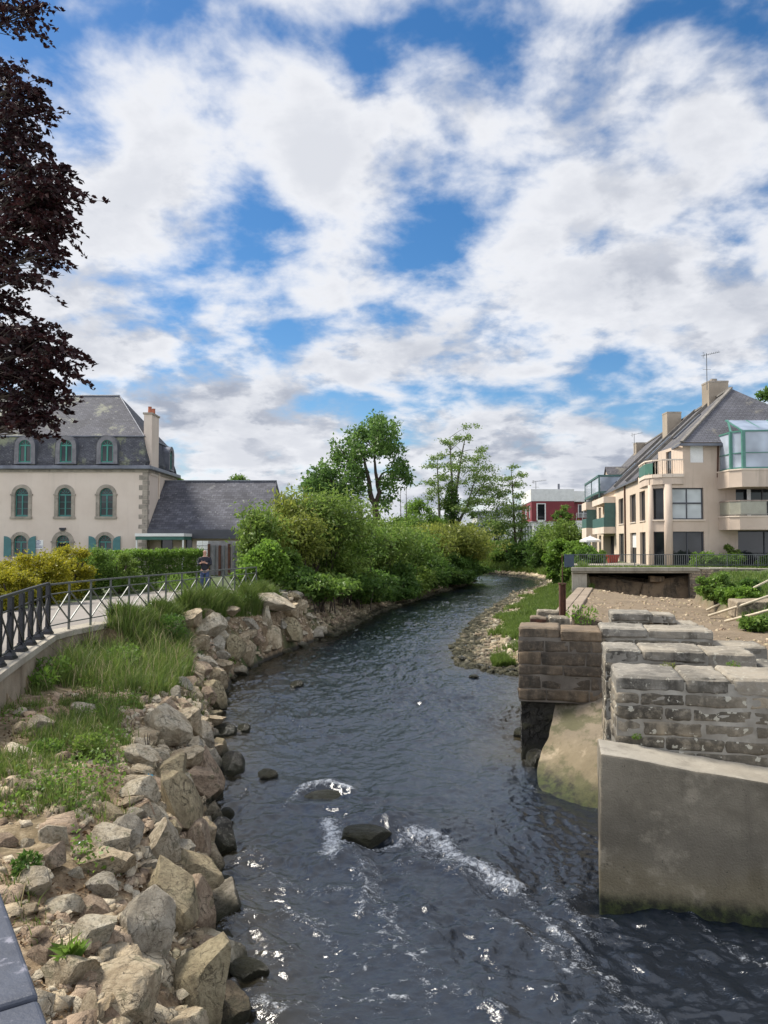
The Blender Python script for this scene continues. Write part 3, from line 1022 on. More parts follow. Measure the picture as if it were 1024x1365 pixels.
# rocks standing in the river
WET = 'rocks in the river'
for px, py, w, h, mk, lab in [
    (488, 1103, 70, 34, 'rock_wet', 'smooth dark boulder breaking the rapids with white water beside it'),
    (432, 1050, 72, 24, 'rock_wet', 'low dark rock just awash upstream of the smooth dark boulder'),
    (309, 1016, 32, 36, 'rock_wet', 'dark brown rock in the water beside the smooth brown bank boulder'),
    (357, 1030, 26, 13, 'rock_wet', 'small flat dark rock right of the dark brown rock'),
    (297, 1112, 40, 50, 'rock_wet', 'mossy dark rock with a green top at the foot of the bank'),
    (302, 1083, 20, 15, 'rock_wet', 'small mossy stone just upstream of the mossy dark rock'),
    (330, 1290, 52, 24, 'rock_wet', 'flat black rock alone in the water near the bridge'),
    (325, 969, 17, 12, 'rock_wet', 'small dark stone off the bank, upstream of the dark brown rock'),
    (300, 972, 30, 18, 'rock_wet', 'dark wet rock against the bank under the narrow grey boulder'),
    (396, 911, 17, 11, 'rock_wet', 'small mossy stone alone in midstream'),
    (706, 974, 42, 18, 'rock_wet', 'dark wet ledge rock with a mossy top under the weir wall'),
    (714, 1010, 26, 30, 'rock_wet', 'dark rock washed by the river at the edge of the apron'),
    (615, 878, 14, 8, 'rock_wet', 'dark stone at the tip of the gravel bank'),
    (641, 888, 15, 7, 'rock_wet', 'flat dark stone in the shallows off the gravel bank'),
    (682, 894, 14, 8, 'rock_wet', 'dark stone in the shallows beside the damp weir wall'),
    (632, 901, 14, 5, 'rock_wet', 'low dark stone farthest out from the gravel bank'),
]:
    p = G(px, py + h * 0.3, 0.0)
    d = p.y
    k = d / F / 2
    boulder('river_rock', lab, mk, P(px, py + h * (0.2 if w < 69 else .42 if w == 70 else .85), d), (w * k * 1.1, (w + h) * k * 0.5, h * k * (1.25 if w != 70 else 1.05)), (random.Random(px).uniform(-.15, .15), random.Random(px + 1).uniform(-.15, .15), random.Random(px + 2).uniform(-.3, .3)), (px // 2 + (1 if w == 70 else 0)) % 4, WET, 'rock')


# ------------------------------------------------------------------ small stones, too many to count
def stones(name, pts, sizes, mats, seed=1):
    rg = np.random.default_rng(seed)
    n = len(pts)
    base = np.array([(-1, -1, -.8), (1, -1, -.8), (1, 1, -.8), (-1, 1, -.8), (-.75, -.75, .7), (.75, -.75, .7), (.75, .75, .7), (-.75, .75, .7)], float) * .8
    tri = np.array([(0, 1, 5), (0, 5, 4), (1, 2, 6), (1, 6, 5), (2, 3, 7), (2, 7, 6), (3, 0, 4), (3, 4, 7), (4, 5, 6), (4, 6, 7)])
    v = base[None] * (1 + rg.uniform(-.42, .42, (n, 8, 3)))
    v = v * (np.asarray(sizes)[:, None, None] * np.stack([rg.uniform(.8, 1.4, n), rg.uniform(.6, 1.1, n), rg.uniform(.4, .8, n)], -1)[:, None, :])
    a = rg.uniform(0, 6.3, n)
    ca, sa = np.cos(a)[:, None], np.sin(a)[:, None]
    vx, vy = v[..., 0] * ca - v[..., 1] * sa, v[..., 0] * sa + v[..., 1] * ca
    tl = rg.uniform(-.5, .5, n)[:, None]
    vz = v[..., 2] + vx * tl
    v = np.stack([vx, vy, vz], -1) + np.asarray(pts)[:, None, :]
    t = (tri[None] + (np.arange(n) * 8)[:, None, None]).reshape(-1, 3)
    me = np_mesh(name, v, None, t)
    mi = np.repeat(rg.integers(0, len(mats), n), 10).astype(np.int32)
    o = link(name, me, mats)
    me.polygons.foreach_set('material_index', mi)
    return tag(o, kind='stuff')


rgn = np.random.default_rng(21)
n = 8500
y = 5.0 * (36 / 5.0) ** rgn.random(n)
s = rgn.gamma(1.6, 1.0, n)
x = np.interp(y, ys_l, xs_l) - s + 0.15
ok = (x > rail_x(y) + 0.25) & ((fbm(x * .8, y * .8, 3) > -0.12) | (s < 1.2))
x, y = x[ok], y[ok]
sz = rgn.uniform(.014, .07, len(x)) * np.exp(rgn.normal(0, .4, len(x)))
tag(stones('bank_rubble', np.stack([x, y, ground_z(x, y) + sz * 0.2], -1), sz, [M['rock_tan'], M['rock_pale'], M['rock_pink']]), 'loose broken tan stones strewn over the left bank between the boulders', 'rubble')

n = 5200
seg = np.array([(2.75, 26), (3.0, 31), (5.2, 41.6), (11, 63), (15.4, 74), (17.5, 84)])
t = rgn.random(n) ** 1.5
yy = 24.6 + t * 56
xx = np.interp(yy, seg[:, 1], seg[:, 0])
xx = np.where(yy < 26, np.interp(yy, [24.6, 26], [4.2, 2.75]), xx)
s = rgn.gamma(1.5, 0.75, n) - 0.35
x, y = xx + s, yy
ok = s < np.interp(y, [24, 27, 40, 80], [2.4, 2.4, 2.0, 1.6])
x, y = x[ok], y[ok]
sz = rgn.uniform(.03, .15, len(x)) * rgn.uniform(.4, 1.4, len(x)) * np.interp(y, [25, 60], [0.9, 1.3])
tag(stones('gravel', np.stack([x, y, np.maximum(ground_z(x, y), -.03) + sz * 0.15], -1), sz, [M['rock_tan'], M['rock_pale'], M['rock_pink'], M['rock_olive']], 2), 'tan and reddish stones of the gravel bank along the right edge of the river', 'gravel')

n = 3600
yy = 34.5 + rgn.random(n) ** 1.2 * 49
x = np.interp(yy, ys_l, xs_l) - rgn.gamma(1.4, .45, n) + .3
sz = rgn.uniform(.06, .2, n)
a = np.stack([x, yy, np.maximum(ground_z(x, yy), -.02) + .03], -1)
m = 900
px_ = rgn.uniform(636, 745, m)
seg2 = np.array(RIGHT[1:7])
t = rgn.random(m) * 4
i = np.minimum(t.astype(int), 3)
q = seg2[1:][i] * (t - i)[:, None] + seg2[:-1][i] * (1 - t + i)[:, None]
q = q + np.stack([rgn.uniform(0, .9, m), rgn.uniform(0, 1.3, m)], -1)
b = np.stack([q[:, 0], q[:, 1], np.maximum(ground_z(q[:, 0], q[:, 1]), -.02) + .04], -1)
tag(stones('shore_stones', np.concatenate([a, b]), np.concatenate([sz, rgn.uniform(.12, .34, m)]), [M['rock_tan'], M['rock_pink'], M['rock_olive']], 3), 'brown stones along the foot of the bushes and round the far bend of the river', 'stones')


# ------------------------------------------------------------------ grass
def blades(name, x, y, z, h, w, mat, label, lean=0.45, seed=1):
    rg = np.random.default_rng(seed)
    n = len(x)
    a = rg.uniform(0, 6.283, n)
    l = lean * h * rg.uniform(.2, 1.3, n)
    dx, dy = np.cos(a) * l, np.sin(a) * l
    b = rg.uniform(0, 6.283, n)
    sx, sy = np.cos(b) * w / 2, np.sin(b) * w / 2
    p = np.stack([x, y, z - 0.03], -1)
    m = p + np.stack([dx * .35, dy * .35, h * .6], -1)
    t = p + np.stack([dx, dy, h * rg.uniform(.75, 1.0, n)], -1)
    s = np.stack([sx, sy, 0 * sx], -1)
    v = np.stack([p - s, p + s, m + s * .8, m - s * .8, t], 1)
    i = np.arange(n)[:, None] * 5
    me = np_mesh(name, v, i + np.array([0, 1, 2, 3]), i + np.array([3, 2, 4]))
    return tag(link(name, me, mat), label, 'grass', None, 'stuff')


def in_px(x, y, z, poly):
    """keep ground points whose place on the bank lies in an area outlined on the photograph"""
    c, s = math.cos(PITCH), math.sin(PITCH)
    rz = z - EYE
    dep = y * c + rz * s
    up = -y * s + rz * c
    return inside(CX + F * x / dep, CY - F * up / dep, poly)


# tall and short grass on the left bank
n = 260000
nt = 13000                                   # tufts
ty = 5.0 * (34 / 5.0) ** rgn.random(nt)
tx = np.interp(ty, ys_l, xs_l) - rgn.uniform(0.35, 6.2, nt)
tid = rgn.integers(0, nt, n)
thh = np.exp(rgn.normal(0, .38, nt))
x = tx[tid] + rgn.normal(0, .065, n) * (1 + ty[tid] * .03)
y = ty[tid] + rgn.normal(0, .065, n) * (1 + ty[tid] * .03)
z = ground_z(x, y)
keep = (x > rail_x(y) + 0.2)
nz = fbm(x * 0.9 + 3, y * 0.9, 4)
TALL = [(60, 905), (118, 868), (128, 828), (150, 800), (200, 782), (270, 772), (356, 768), (356, 806), (300, 802), (262, 806), (238, 822), (250, 850), (256, 905), (232, 925), (208, 930), (180, 960), (140, 975), (112, 930)]
SHORTG = [(-30, 935), (60, 900), (120, 930), (175, 1000), (165, 1060), (110, 1095), (60, 1085), (20, 1100), (-30, 1090)]
STRIP = [(215, 885), (275, 880), (290, 960), (262, 960), (240, 930)]
TUFTS = [(95, 1085), (180, 1085), (185, 1165), (140, 1185), (95, 1150)]
LOW = [(0, 1170), (60, 1150), (110, 1250), (125, 1310), (70, 1330)]
den = np.where(in_px(x, y, z, TALL), sstep(-.42, .02, nz), 0) + np.where(in_px(x, y, z, SHORTG), sstep(-.02, .3, nz) * .8, 0) + np.where(in_px(x, y, z, STRIP), .55, 0)
den += np.where(in_px(x, y, z, TUFTS), sstep(-.0, .3, nz) * .6, 0) + np.where(in_px(x, y, z, LOW), .45 * sstep(-.1, .2, nz), 0) + 0.10 * sstep(.1, .35, nz)
keep &= rgn.random(n) < den
x, y, z, nz, tid = x[keep], y[keep], z[keep], nz[keep], tid[keep]
tall = in_px(x, y, z, TALL)
h = np.where(tall, rgn.uniform(.14, .42, len(x)) * np.interp(y, [12, 18], [.7, 1.15]), rgn.uniform(.05, .19, len(x))) * (0.75 + 0.7 * np.clip(nz + .2, 0, 1)) * np.clip(thh[tid], .45, 1.9)
w = np.interp(y, [5, 15, 30], [.008, .014, .026])
blades('grass', x, y, z, h, w, M['grass_long'], 'long green and seeding grass growing between the boulders of the left bank', lean=.6)
k = rgn.random(len(x)) < np.where(tall, .055, .04)
blades('dry_grass', x[k], y[k], z[k], h[k] * rgn.uniform(1.1, 1.6, k.sum()), w[k] * .8, M['straw'], 'pale dry seed stalks standing in the long grass of the left bank', lean=.4, seed=31)
# nettles and long grass hiding the foot of the grey railing
n = 22000
yy = rgn.uniform(20.2, 30.6, n)
xx = rail_x(yy) + rgn.uniform(-.05, .75, n) ** 1.0
nn = fbm(xx * 1.3, yy * 1.3, 3)
ok = nn > -.3
xx, yy, nn = xx[ok], yy[ok], nn[ok]
blades('long_grass', xx, yy, ground_z(xx, yy), rgn.uniform(.25, .75, len(xx)) * (.8 + nn), np.full(len(xx), .024), M['grass_long'], 'long grass hiding the foot of the grey railing', lean=.5, seed=33)
# right bank
n = 120000
yy = 25.5 + rgn.random(n) ** 1.4 * 58
lo = np.interp(yy, seg[:, 1], seg[:, 0]) + np.interp(yy, [25, 27, 35, 60], [.9, .9, .8, .6])
hi = np.where(yy < 46, (yy - 30.6) * .315 + 6.65, lo + 5.5)
x = lo + (hi - lo) * rgn.random(n)
nz = fbm(x * .8, yy * .8, 3)
ok = (hi > lo) & (rgn.random(n) < sstep(-.1, .3, nz + (x - lo) * .42 - .45))
x, y = x[ok], yy[ok]
blades('grass', x, y, ground_z(x, y), rgn.uniform(.14, .42, len(x)), np.interp(y, [25, 60], [.022, .05]), M['grass_fresh'], 'bright green grass on the strip between the gravel bank and the dry channel', seed=4)
# along the terrace edge and the right bank of the dry channel
n = 26000
x = rgn.uniform(9.5, 19.5, n)
y = rgn.uniform(19, 46, n)
z = ground_z(x, y)
ok = (~inside(x, y, CHANNEL)) & (x > 11.8 + (y - 24) * .22 - .1)
x2, y2 = rgn.uniform(11.5, 30, 9000), rgn.uniform(46.3, 49.5, 9000)
x3, y3 = rgn.uniform(12.5, 30, 5000), rgn.uniform(57.2, 60, 5000)
X_ = np.concatenate([x[ok], x2])
Y_ = np.concatenate([y[ok], y2])
Z_ = np.concatenate([z[ok], np.full(len(x2), 2.63)])
hh = np.concatenate([rgn.uniform(.1, .35, ok.sum()), rgn.uniform(.04, .13, len(x2))])
blades('grass', X_, Y_, Z_, hh, np.full(len(X_), .035), M['grass_fresh'], 'grass along the terrace edge and the sloping right side of the dry channel', seed=5)
n = 26000
px_ = rgn.uniform(9, 19, n)
py_ = rgn.uniform(84, 109, n)
dr = seg_dist(px_, py_, RIGHT)
ok = (~inside(px_, py_, RIVER)) & (dr < 7) & (dr > .7) & (px_ > 8)
x, y = px_[ok], py_[ok]
blades('grass', x, y, ground_z(x, y), rgn.uniform(.4, 1.1, len(x)), np.full(len(x), .12), M['grass_fresh'], 'tall grass on the bank round the far bend of the river', seed=6)

# broad leaved undergrowth among the grass of the left bank
n = 36000
y = 6.0 * (31 / 6.0) ** rgn.random(n)
x = np.interp(y, ys_l, xs_l) - rgn.uniform(.6, 5.5, n)
z = ground_z(x, y)
nz = fbm(x * 1.1 + 40, y * 1.1, 4)
ok = (x > rail_x(y) + .2) & (nz > .10) & (in_px(x, y, z, TALL) | in_px(x, y, z, SHORTG) | in_px(x, y, z, TUFTS))
UNDER = np.stack([x[ok], y[ok], z[ok] + rgn.uniform(.02, .28, ok.sum()) * (.5 + 2 * np.clip(nz[ok], 0, .4))], -1)
# loose bits lying on the bed of the dry channel
n = 2600
x, y = rgn.uniform(4, 15, n), rgn.uniform(18.5, 46, n)
ok = inside(x, y, CHANNEL) & (fbm(x * .7, y * .5, 3) > -.15)
x, y = x[ok], y[ok]
sz = rgn.uniform(.015, .06, len(x)) * rgn.uniform(.5, 1.8, len(x))
tag(stones('channel_pebbles', np.stack([x, y, ground_z(x, y) + sz * .2], -1), sz, [M['rock_tan'], M['rock_pink'], M['rock_olive']], 9), 'pebbles and dried clods scattered over the silty bed of the dry channel', 'pebbles')
# ------------------------------------------------------------------ the old sluice: four stepped stone piers, side wall, concrete block
V = Vector((0.976, -0.216, 0))            # along the piers
U = Vector((0.216, 0.976, 0))             # upstream


def blocks(mb, o, h, nrm, L, z0, z1, rg, rows, joint=0.022, depth=0.16, lmin=.32, lmax=.85, mi=0, jit=.012):
    """courses of roughly squared stones on a wall face"""
    zs = [z0]
    for k in range(rows):
        zs.append(z0 + (z1 - z0) * (k + 1) / rows + (rg.uniform(-.02, .02) if k < rows - 1 else 0))
    for k in range(rows):
        a = -rg.uniform(0, .25)
        while a < L:
            b = min(a + rg.uniform(lmin, lmax), L)
            if L - b < 0.18:
                b = L
            a0 = max(a, 0)
            if b - a0 > 0.06:
                j = joint / 2
                out = rg.uniform(-jit, jit)
                o2, h2, n2 = Vector(o), Vector(h), Vector(nrm)
                vs = []
                for z in (zs[k] + j, zs[k + 1] - j):
                    for bb in (-depth, out):
                        for aa in (a0 + j, b - j):
                            e = rg.uniform(-.006, .006)
                            vs.append(o2 + h2 * (aa + e) + n2 * (bb + rg.uniform(-.006, .006)) + Vector((0, 0, z + rg.uniform(-.007, .007))))
                mb.add(vs, [(0, 2, 3, 1), (4, 5, 7, 6), (0, 1, 5, 4), (2, 6, 7, 3), (0, 4, 6, 2), (1, 3, 7, 5)], mi)
            a = b


def capping(mb, o, L, t, z, rg, thick=0.2, lmin=.45, lmax=1.0):
    a = 0.0
    while a < L:
        b = min(a + rg.uniform(lmin, lmax), L)
        if L - b < .3:
            b = L
        zz = z + rg.uniform(-.028, .02)
        mb.obox(o, V, -U, a + .006, b - .006, -t + rg.uniform(-.02, .02), rg.uniform(-.015, .03), zz - thick + rg.uniform(-.02, .02), zz)
        a = b


def pier(label, o, segs, t, z0, rows, mats, seed, end_rows=None):
    """segs: (start, end, top) along the pier, stepping down"""
    o = Vector((o[0], o[1], 0))
    rg = random.Random(seed)
    root = thing('sluice_pier', label, 'stone pier', (o.x, o.y, z0), 'stone piers of the old sluice')
    core, face, cap = MB(), MB(), MB()
    for k, (a0, a1, zt) in enumerate(segs):
        core.obox(o, V, -U, a0 + .012, a1 - .012, -t + .02, -.012, z0, zt - .06)
        n_r = max(1, round((zt - .19 - z0) / rows))
        blocks(face, o + V * a0, V, -U, a1 - a0, z0, zt - .19, rg, n_r)
        if k == 0:
            blocks(face, o + V * a0 + U * (t - .0), -U, -V, t, z0, zt - .19, rg, n_r, depth=.12, lmin=.45, lmax=.8)
        if k + 1 < len(segs):
            blocks(face, o + V * a1, U, V, t, segs[k + 1][2], zt - .19, rg, 1)
        capping(cap, o + V * a0, a1 - a0, t, zt, rg)
    core.build('mortar_core', mats[2], root)
    roughen(face.build('stone_courses', mats[0], root, bevel=.02, segs=1), 2, .055, .10)
    roughen(cap.build('capping', mats[1], root, bevel=.03, segs=1), 4, .05, .16)
    return root


pier('nearest sluice pier with lichened stone courses and pale mortar, above the concrete wall', (2.87, 9.56), [(0, 2.6, 2.545), (2.6, 4.5, 2.45)], 1.02, 1.3, .19,
     (M['masonry'], M['masonry_top'], M['mortar']), 3)
pier('second sluice pier from the bridge, its pale top ending in a narrow dark slot', (3.40, 11.85), [(0, 2.16, 2.545), (2.2, 4.2, 2.36)], .9, -.3, .3,
     (M['masonry'], M['masonry_top'], M['mortar']), 5)
pier('third sluice pier, standing behind the pale topped one and joined to the weir wall', (4.14, 14.7), [(0, 2.02, 2.55), (2.02, 2.95, 2.28)], .95, -.3, .34,
     (M['masonry'], M['masonry_top'], M['mortar']), 9)
pier('farthest sluice pier, a short dark one beside the silted channel', (5.22, 17.7), [(0, 1.42, 2.56), (1.42, 1.9, 2.36)], .9, -.3, .34,
     (M['masonry'], M['masonry_top'], M['mortar']), 12)

# dark weir wall between the river and the sluice
rg = random.Random(8)
o = Vector((2.6, 14.92, 0))
root = thing('weir_wall', 'dark damp wall of large stone blocks beside the river, under the rusty post', 'stone wall', (o.x, o.y, 0))
core, face, cap = MB(), MB(), MB()
L = 1.57
core.obox(o, V, -U, .012, L, -1.0, -.012, 1.12, 2.36)
blocks(face, o, V, -U, L, 1.15, 2.30, rg, 5, joint=.016, lmin=.4, lmax=1.0, depth=.2)
blocks(face, o + U * 1.02, -U, -V, 1.02, 1.15, 2.30, rg, 5, joint=.016, lmin=.4, lmax=.8, depth=.2)
rk = 0.0
capping(cap, o, L, 1.02, 2.53, rg, .22)
core.build('mortar_core', M['mortar_dark'], root)
roughen(face.build('stone_courses', M['masonry_dark'], root, bevel=.014), 2, .04, .12)
roughen(cap.build('capping', M['masonry_dark'], root, bevel=.025), 4, .045, .16)
mb = MB()
mb.obox(o, V, -U, .03, L, -.98, -.16, -.7, 1.14)
for k in range(6):    # river side wall running upstream from it
    mb.obox(o + U * (1.06 + k * 1.5), U, -V, 0, 1.48, -.5, -.02 + .02 * (k % 2), -.6, 1.28)
mb.build('footing', M['rock_wet'], root, bevel=.02)  # near-black stone stands in for the shadowed void under the wall
# loose cap stones of the sluice behind it
for k, (px0, px1, pt, pb, d, lab, mk) in enumerate([
    (707, 731, 822.5, 832, 16.4, 'squared stone block left of the rusty post, stained red brown', 'masonry_dark'),
    (732, 760, 822.5, 833, 16.2, 'squared pale stone block in front of the rusty post', 'masonry'),
    (716, 750, 814, 823, 17.4, 'flat stone lying behind the two squared blocks by the post', 'masonry'),
    (763, 800, 815, 836, 17.0, 'broken sloping beam of stone between the rusty post and the farthest pier', 'masonry_dark'),
]):
    a, b = P(px0, pb, d), P(px1, pb, d)
    zt = Z(pt, d)
    root = thing('cap_stone', lab, 'stone block', (a.x, d, 2.3), 'loose stones on the weir wall')
    mb = MB()
    zb = min(Z(pb, d), 2.36)
    if k == 3:
        mb.prism([(a.x, d, zb), (b.x, d - .2, zb - .05), (b.x, d - .2, zt - .22), (a.x, d, zt)], (0.1, .35, 0))
    else:
        mb.prism([(a.x, d, zb - .2), (b.x, d - .05, zb - .2), (b.x - .02, d - .05, zt - .02), (a.x + .01, d, zt)], (.08, .5, 0))
    roughen(mb.build('block', M[mk], root, bevel=.025, segs=1), 4, .05, .14)
    if k == 0:
        mb = MB()
        mb.prism([(a.x - .004, d - .012, zt - .10), (b.x - .06, d - .05, zt - .13), (b.x - .06, d - .05, zt - .05), (a.x - .004, d - .012, zt - .04)], (0, -.006, 0))
        mb.build('rust_stain', M['rust'], root)

# rusty H post with a thin rod
a = P(750, 818, 16.9)
root = thing('sluice_post', 'rusty iron post standing on the weir wall with a thin rod on top', 'post', (a.x, a.y, 2.5))
mb = MB()
h = Z(779, 16.9)
mb.box(a.x - .065, a.x - .045, a.y - .06, a.y + .06, 2.2, h)
mb.box(a.x + .045, a.x + .065, a.y - .06, a.y + .06, 2.2, h)
mb.box(a.x - .045, a.x + .045, a.y - .01, a.y + .01, 2.2, h - .01)
mb.build('post', M['rust'], root)
mb = MB()
mb.box(a.x - .08, a.x + .08, a.y - .075, a.y + .075, h, h + .03)
mb.build('cap_plate', M['rust'], root)
mb = MB()
mb.tube([(a.x, a.y, h), (a.x + .005, a.y, Z(752, 16.9)), (a.x, a.y, Z(738, 16.9))], [.014, .012, .008], 6)
mb.build('rod', M['rust'], root)

# concrete block in front of the nearest pier
o = Vector((2.50, 8.93, 0))
root = thing('concrete_wall', 'smooth stained concrete wall with a mossy foot standing in the river', 'concrete wall', (o.x, o.y, -.4))
NA, NZ = 22, 12
vs, fs = [], []
Lc = 5.2


def ctop(a):
    return 1.757 - .115 * a + .015 * math.sin(a * 2.2) - (.03 * math.exp(-((a - .9) / .5) ** 2))


for i in range(NA + 1):
    a = Lc * (i / NA) ** 1.2
    for j in range(NZ + 1):
        z = -.75 + (ctop(a) + .75) * j / NZ
        q = j / NZ
        outw = .07 * max(0, 1 - q * 1.3) - .05 * math.sin(q * 3.0) * min(1, a / .8)
        p = o + V * a - U * outw - V * (0.05 * (1 - q) if i == 0 else 0)
        vs.append((p.x, p.y, z))
for i in range(NA):
    for j in range(NZ):
        k = i * (NZ + 1) + j
        fs.append((k, k + NZ + 1, k + NZ + 2, k + 1))
mb = MB().add(vs, fs)
back = [o + U * .66 + V * (Lc * (i / NA) ** 1.2) for i in range(NA + 1)]
for i in range(NA):   # top ledge and left end
    a0, a1 = Lc * (i / NA) ** 1.2, Lc * ((i + 1) / NA) ** 1.2
    k0, k1 = i * (NZ + 1) + NZ, (i + 1) * (NZ + 1) + NZ
    mb.quad(vs[k0], vs[k1], (back[i + 1].x, back[i + 1].y, ctop(a1) + .01), (back[i].x, back[i].y, ctop(a0) + .01), 1)
for j in range(NZ):
    z0_, z1_ = vs[j][2], vs[j + 1][2]
    mb.quad((back[0].x, back[0].y, z0_), vs[j], vs[j + 1], (back[0].x, back[0].y, z1_ + (.01 if j == NZ - 1 else 0)), 0)
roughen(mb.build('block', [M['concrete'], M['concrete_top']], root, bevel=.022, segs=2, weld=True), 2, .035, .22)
# apron of the little weir
Lft = [(3.32, 14.95, 1.05), (3.08, 14.4, .66), (2.80, 13.9, .30), (2.62, 13.3, .02), (2.66, 12.9, -.12), (2.95, 12.45, -.16), (3.35, 12.1, -.16), (3.7, 11.6, -.16), (3.8, 10.6, -.16)]
Rgt = [(4.9, 14.95, 1.62), (4.9, 14.4, 1.55), (4.9, 13.9, 1.48), (4.9, 13.3, 1.4), (4.9, 12.9, 1.32), (4.9, 12.45, 1.25), (4.9, 12.1, 1.2), (4.9, 11.6, 1.1), (4.9, 10.6, .9)]


def cr(ps, t):
    t = float(t) * (len(ps) - 1)
    i = min(int(t), len(ps) - 2)
    p = [Vector(ps[max(0, min(len(ps) - 1, i + k))]) for k in (-1, 0, 1, 2)]
    f = t - i
    return p[1] + .5 * f * (p[2] - p[0] + f * (2 * p[0] - 5 * p[1] + 4 * p[2] - p[3] + f * (3 * (p[1] - p[2]) + p[3] - p[0])))


NI, NJ = 60, 40
vs, fs = [], []
for i in range(NI + 1):
    l, r = cr(Lft, i / NI), cr(Rgt, i / NI)
    for j in range(NJ + 1):
        f = j / NJ
        p = l + (r - l) * f
        p.z = l.z + (r.z - l.z) * (1 - (1 - f) ** 1.05)
        p.z += .03 * float(fbm(p.x * 3, p.y * 3, 3)) + .012 * float(fbm(p.x * 11, p.y * 5, 3))
        p.x += .05 * float(fbm(p.y * 3, 2.0, 3)) * (1 - f)
        vs.append(p)
for i in range(NI):
    for j in range(NJ):
        k = i * (NJ + 1) + j
        fs.append((k, k + 1, k + NJ + 2, k + NJ + 1))
mb = MB().add(vs, fs)
for i in range(NI):
    a, b = vs[i * (NJ + 1)], vs[(i + 1) * (NJ + 1)]
    mb.quad(a, b, (b.x + .08, b.y + .0, -.8), (a.x + .08, a.y + .0, -.8))
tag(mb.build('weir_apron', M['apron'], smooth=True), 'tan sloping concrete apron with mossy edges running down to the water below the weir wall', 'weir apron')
# stone strip along the dry channel
mb = MB()
rg = random.Random(4)
a, b = Vector((4.43, 23.0, 0)), Vector((11.55, 45.9, 0))
h = (b - a).normalized()
n_ = Vector((-h.y, h.x, 0))
q, Lk = 0, (b - a).length
while q < Lk:
    e = min(q + rg.uniform(.7, 1.3), Lk)
    for k in range(2):
        z = 1.47 + rg.uniform(-.012, .012)
        mb.obox(a, h, -n_, q + .012, e - .012, k * .46 + .012, k * .46 + .45, 1.2, z)
    q = e
tag(mb.build('kerb', plain('worn_kerb_stone', (0.30, 0.24, 0.18), (0.21, 0.165, 0.12), 1.6, .9, .4, .02), bevel=.02), 'long strip of flat worn kerb stones between the grass bank and the dry channel', 'kerb')

# three poles lying from the right bank into the channel
for (x0, y0, x1, y1, d0, d1, lab) in [
    (942, 813.5, 1034, 769, 31, 30, 'upper of three pale poles slanting down into the dry channel'),
    (944.5, 821, 1040, 789, 28.5, 27, 'middle of three pale poles slanting down into the dry channel'),
    (967, 828, 1044, 808, 26.5, 24.5, 'lowest of three pale poles slanting down into the dry channel')]:
    a, b = P(x0, y0, d0), P(x1, y1, d1)
    a.z = max(a.z, 1.40)
    mb = MB()
    m = (a + b) / 2 + Vector((0, 0, -.02))
    mb.tube([a, m, b], [.05, .048, .042], 8)
    tag(mb.build('wooden_pole', M['pole_wood'], smooth=True), lab, 'pole', 'poles in the dry channel')

# ------------------------------------------------------------------ terrace in front of the flats
TX = X(762, 46.2)
root = thing('terrace', 'concrete terrace slab undercut by a dark hollow, in front of the beige flats', 'terrace', (TX, 46.2, 1.4))
mb = MB()
mb.prism([(TX, 46.2, 2.30), (20.4, 46.2, 2.30), (20.4, 57.2, 2.30), (TX + 2.7, 57.2, 2.30)], (0, 0, .32))
mb.box(TX - .05, 20.4, 46.12, 46.198, 2.40, 2.66)
mb.build('slab', M['concrete_slab'], root, bevel=.03)
mb = MB()
mb.prism([(TX + .03, 46.35, .6), (TX + .95, 46.35, .6), (TX + 1.4, 48.2, .6), (TX + .48, 48.2, .6)], (0, 0, 1.695))
mb.build('pier', M['concrete_top'], root, bevel=.03)
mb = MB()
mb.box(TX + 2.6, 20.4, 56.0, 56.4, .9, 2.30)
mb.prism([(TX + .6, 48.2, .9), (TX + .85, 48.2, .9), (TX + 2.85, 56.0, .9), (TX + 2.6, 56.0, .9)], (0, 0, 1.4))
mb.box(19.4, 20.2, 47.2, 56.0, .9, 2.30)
mb.build('back_wall', M['dark_room'], root)  # near-black colour paints in the shade of the hollow
mb = MB()
rg = random.Random(2)
mb.prism([(13.6, 50.5, .5), (19.0, 49.6, .5), (19.2, 49.7, 1.5), (13.6, 50.6, 2.2)], (0, .5, 0))
mb.prism([(12.4, 47.6, .6), (15.4, 47.2, .5), (16.3, 47.6, 1.65), (12.5, 47.9, 2.05)], (.2, 1.2, .1))
mb.prism([(15.6, 47.0, .4), (18.9, 46.9, .4), (19.3, 47.2, 2.2), (17.2, 47.4, 1.9), (16.0, 47.3, 1.6)], (0, 1.5, 0))
mb.prism([(13.3, 48.0, 1.9), (15.1, 47.6, 1.62), (15.2, 47.65, 1.8), (13.4, 48.05, 2.1)], (.1, .7, 0))
mb.prism([(16.3, 46.95, 1.75), (17.1, 46.95, 1.72), (17.2, 47.0, 2.05), (16.3, 47.0, 2.1)], (0, .5, 0))
roughen(mb.build('collapsed_beam', M['masonry_dark'], root, bevel=.03), 4, .12, .4)  # darker stone puts the hollow's shade into the colour
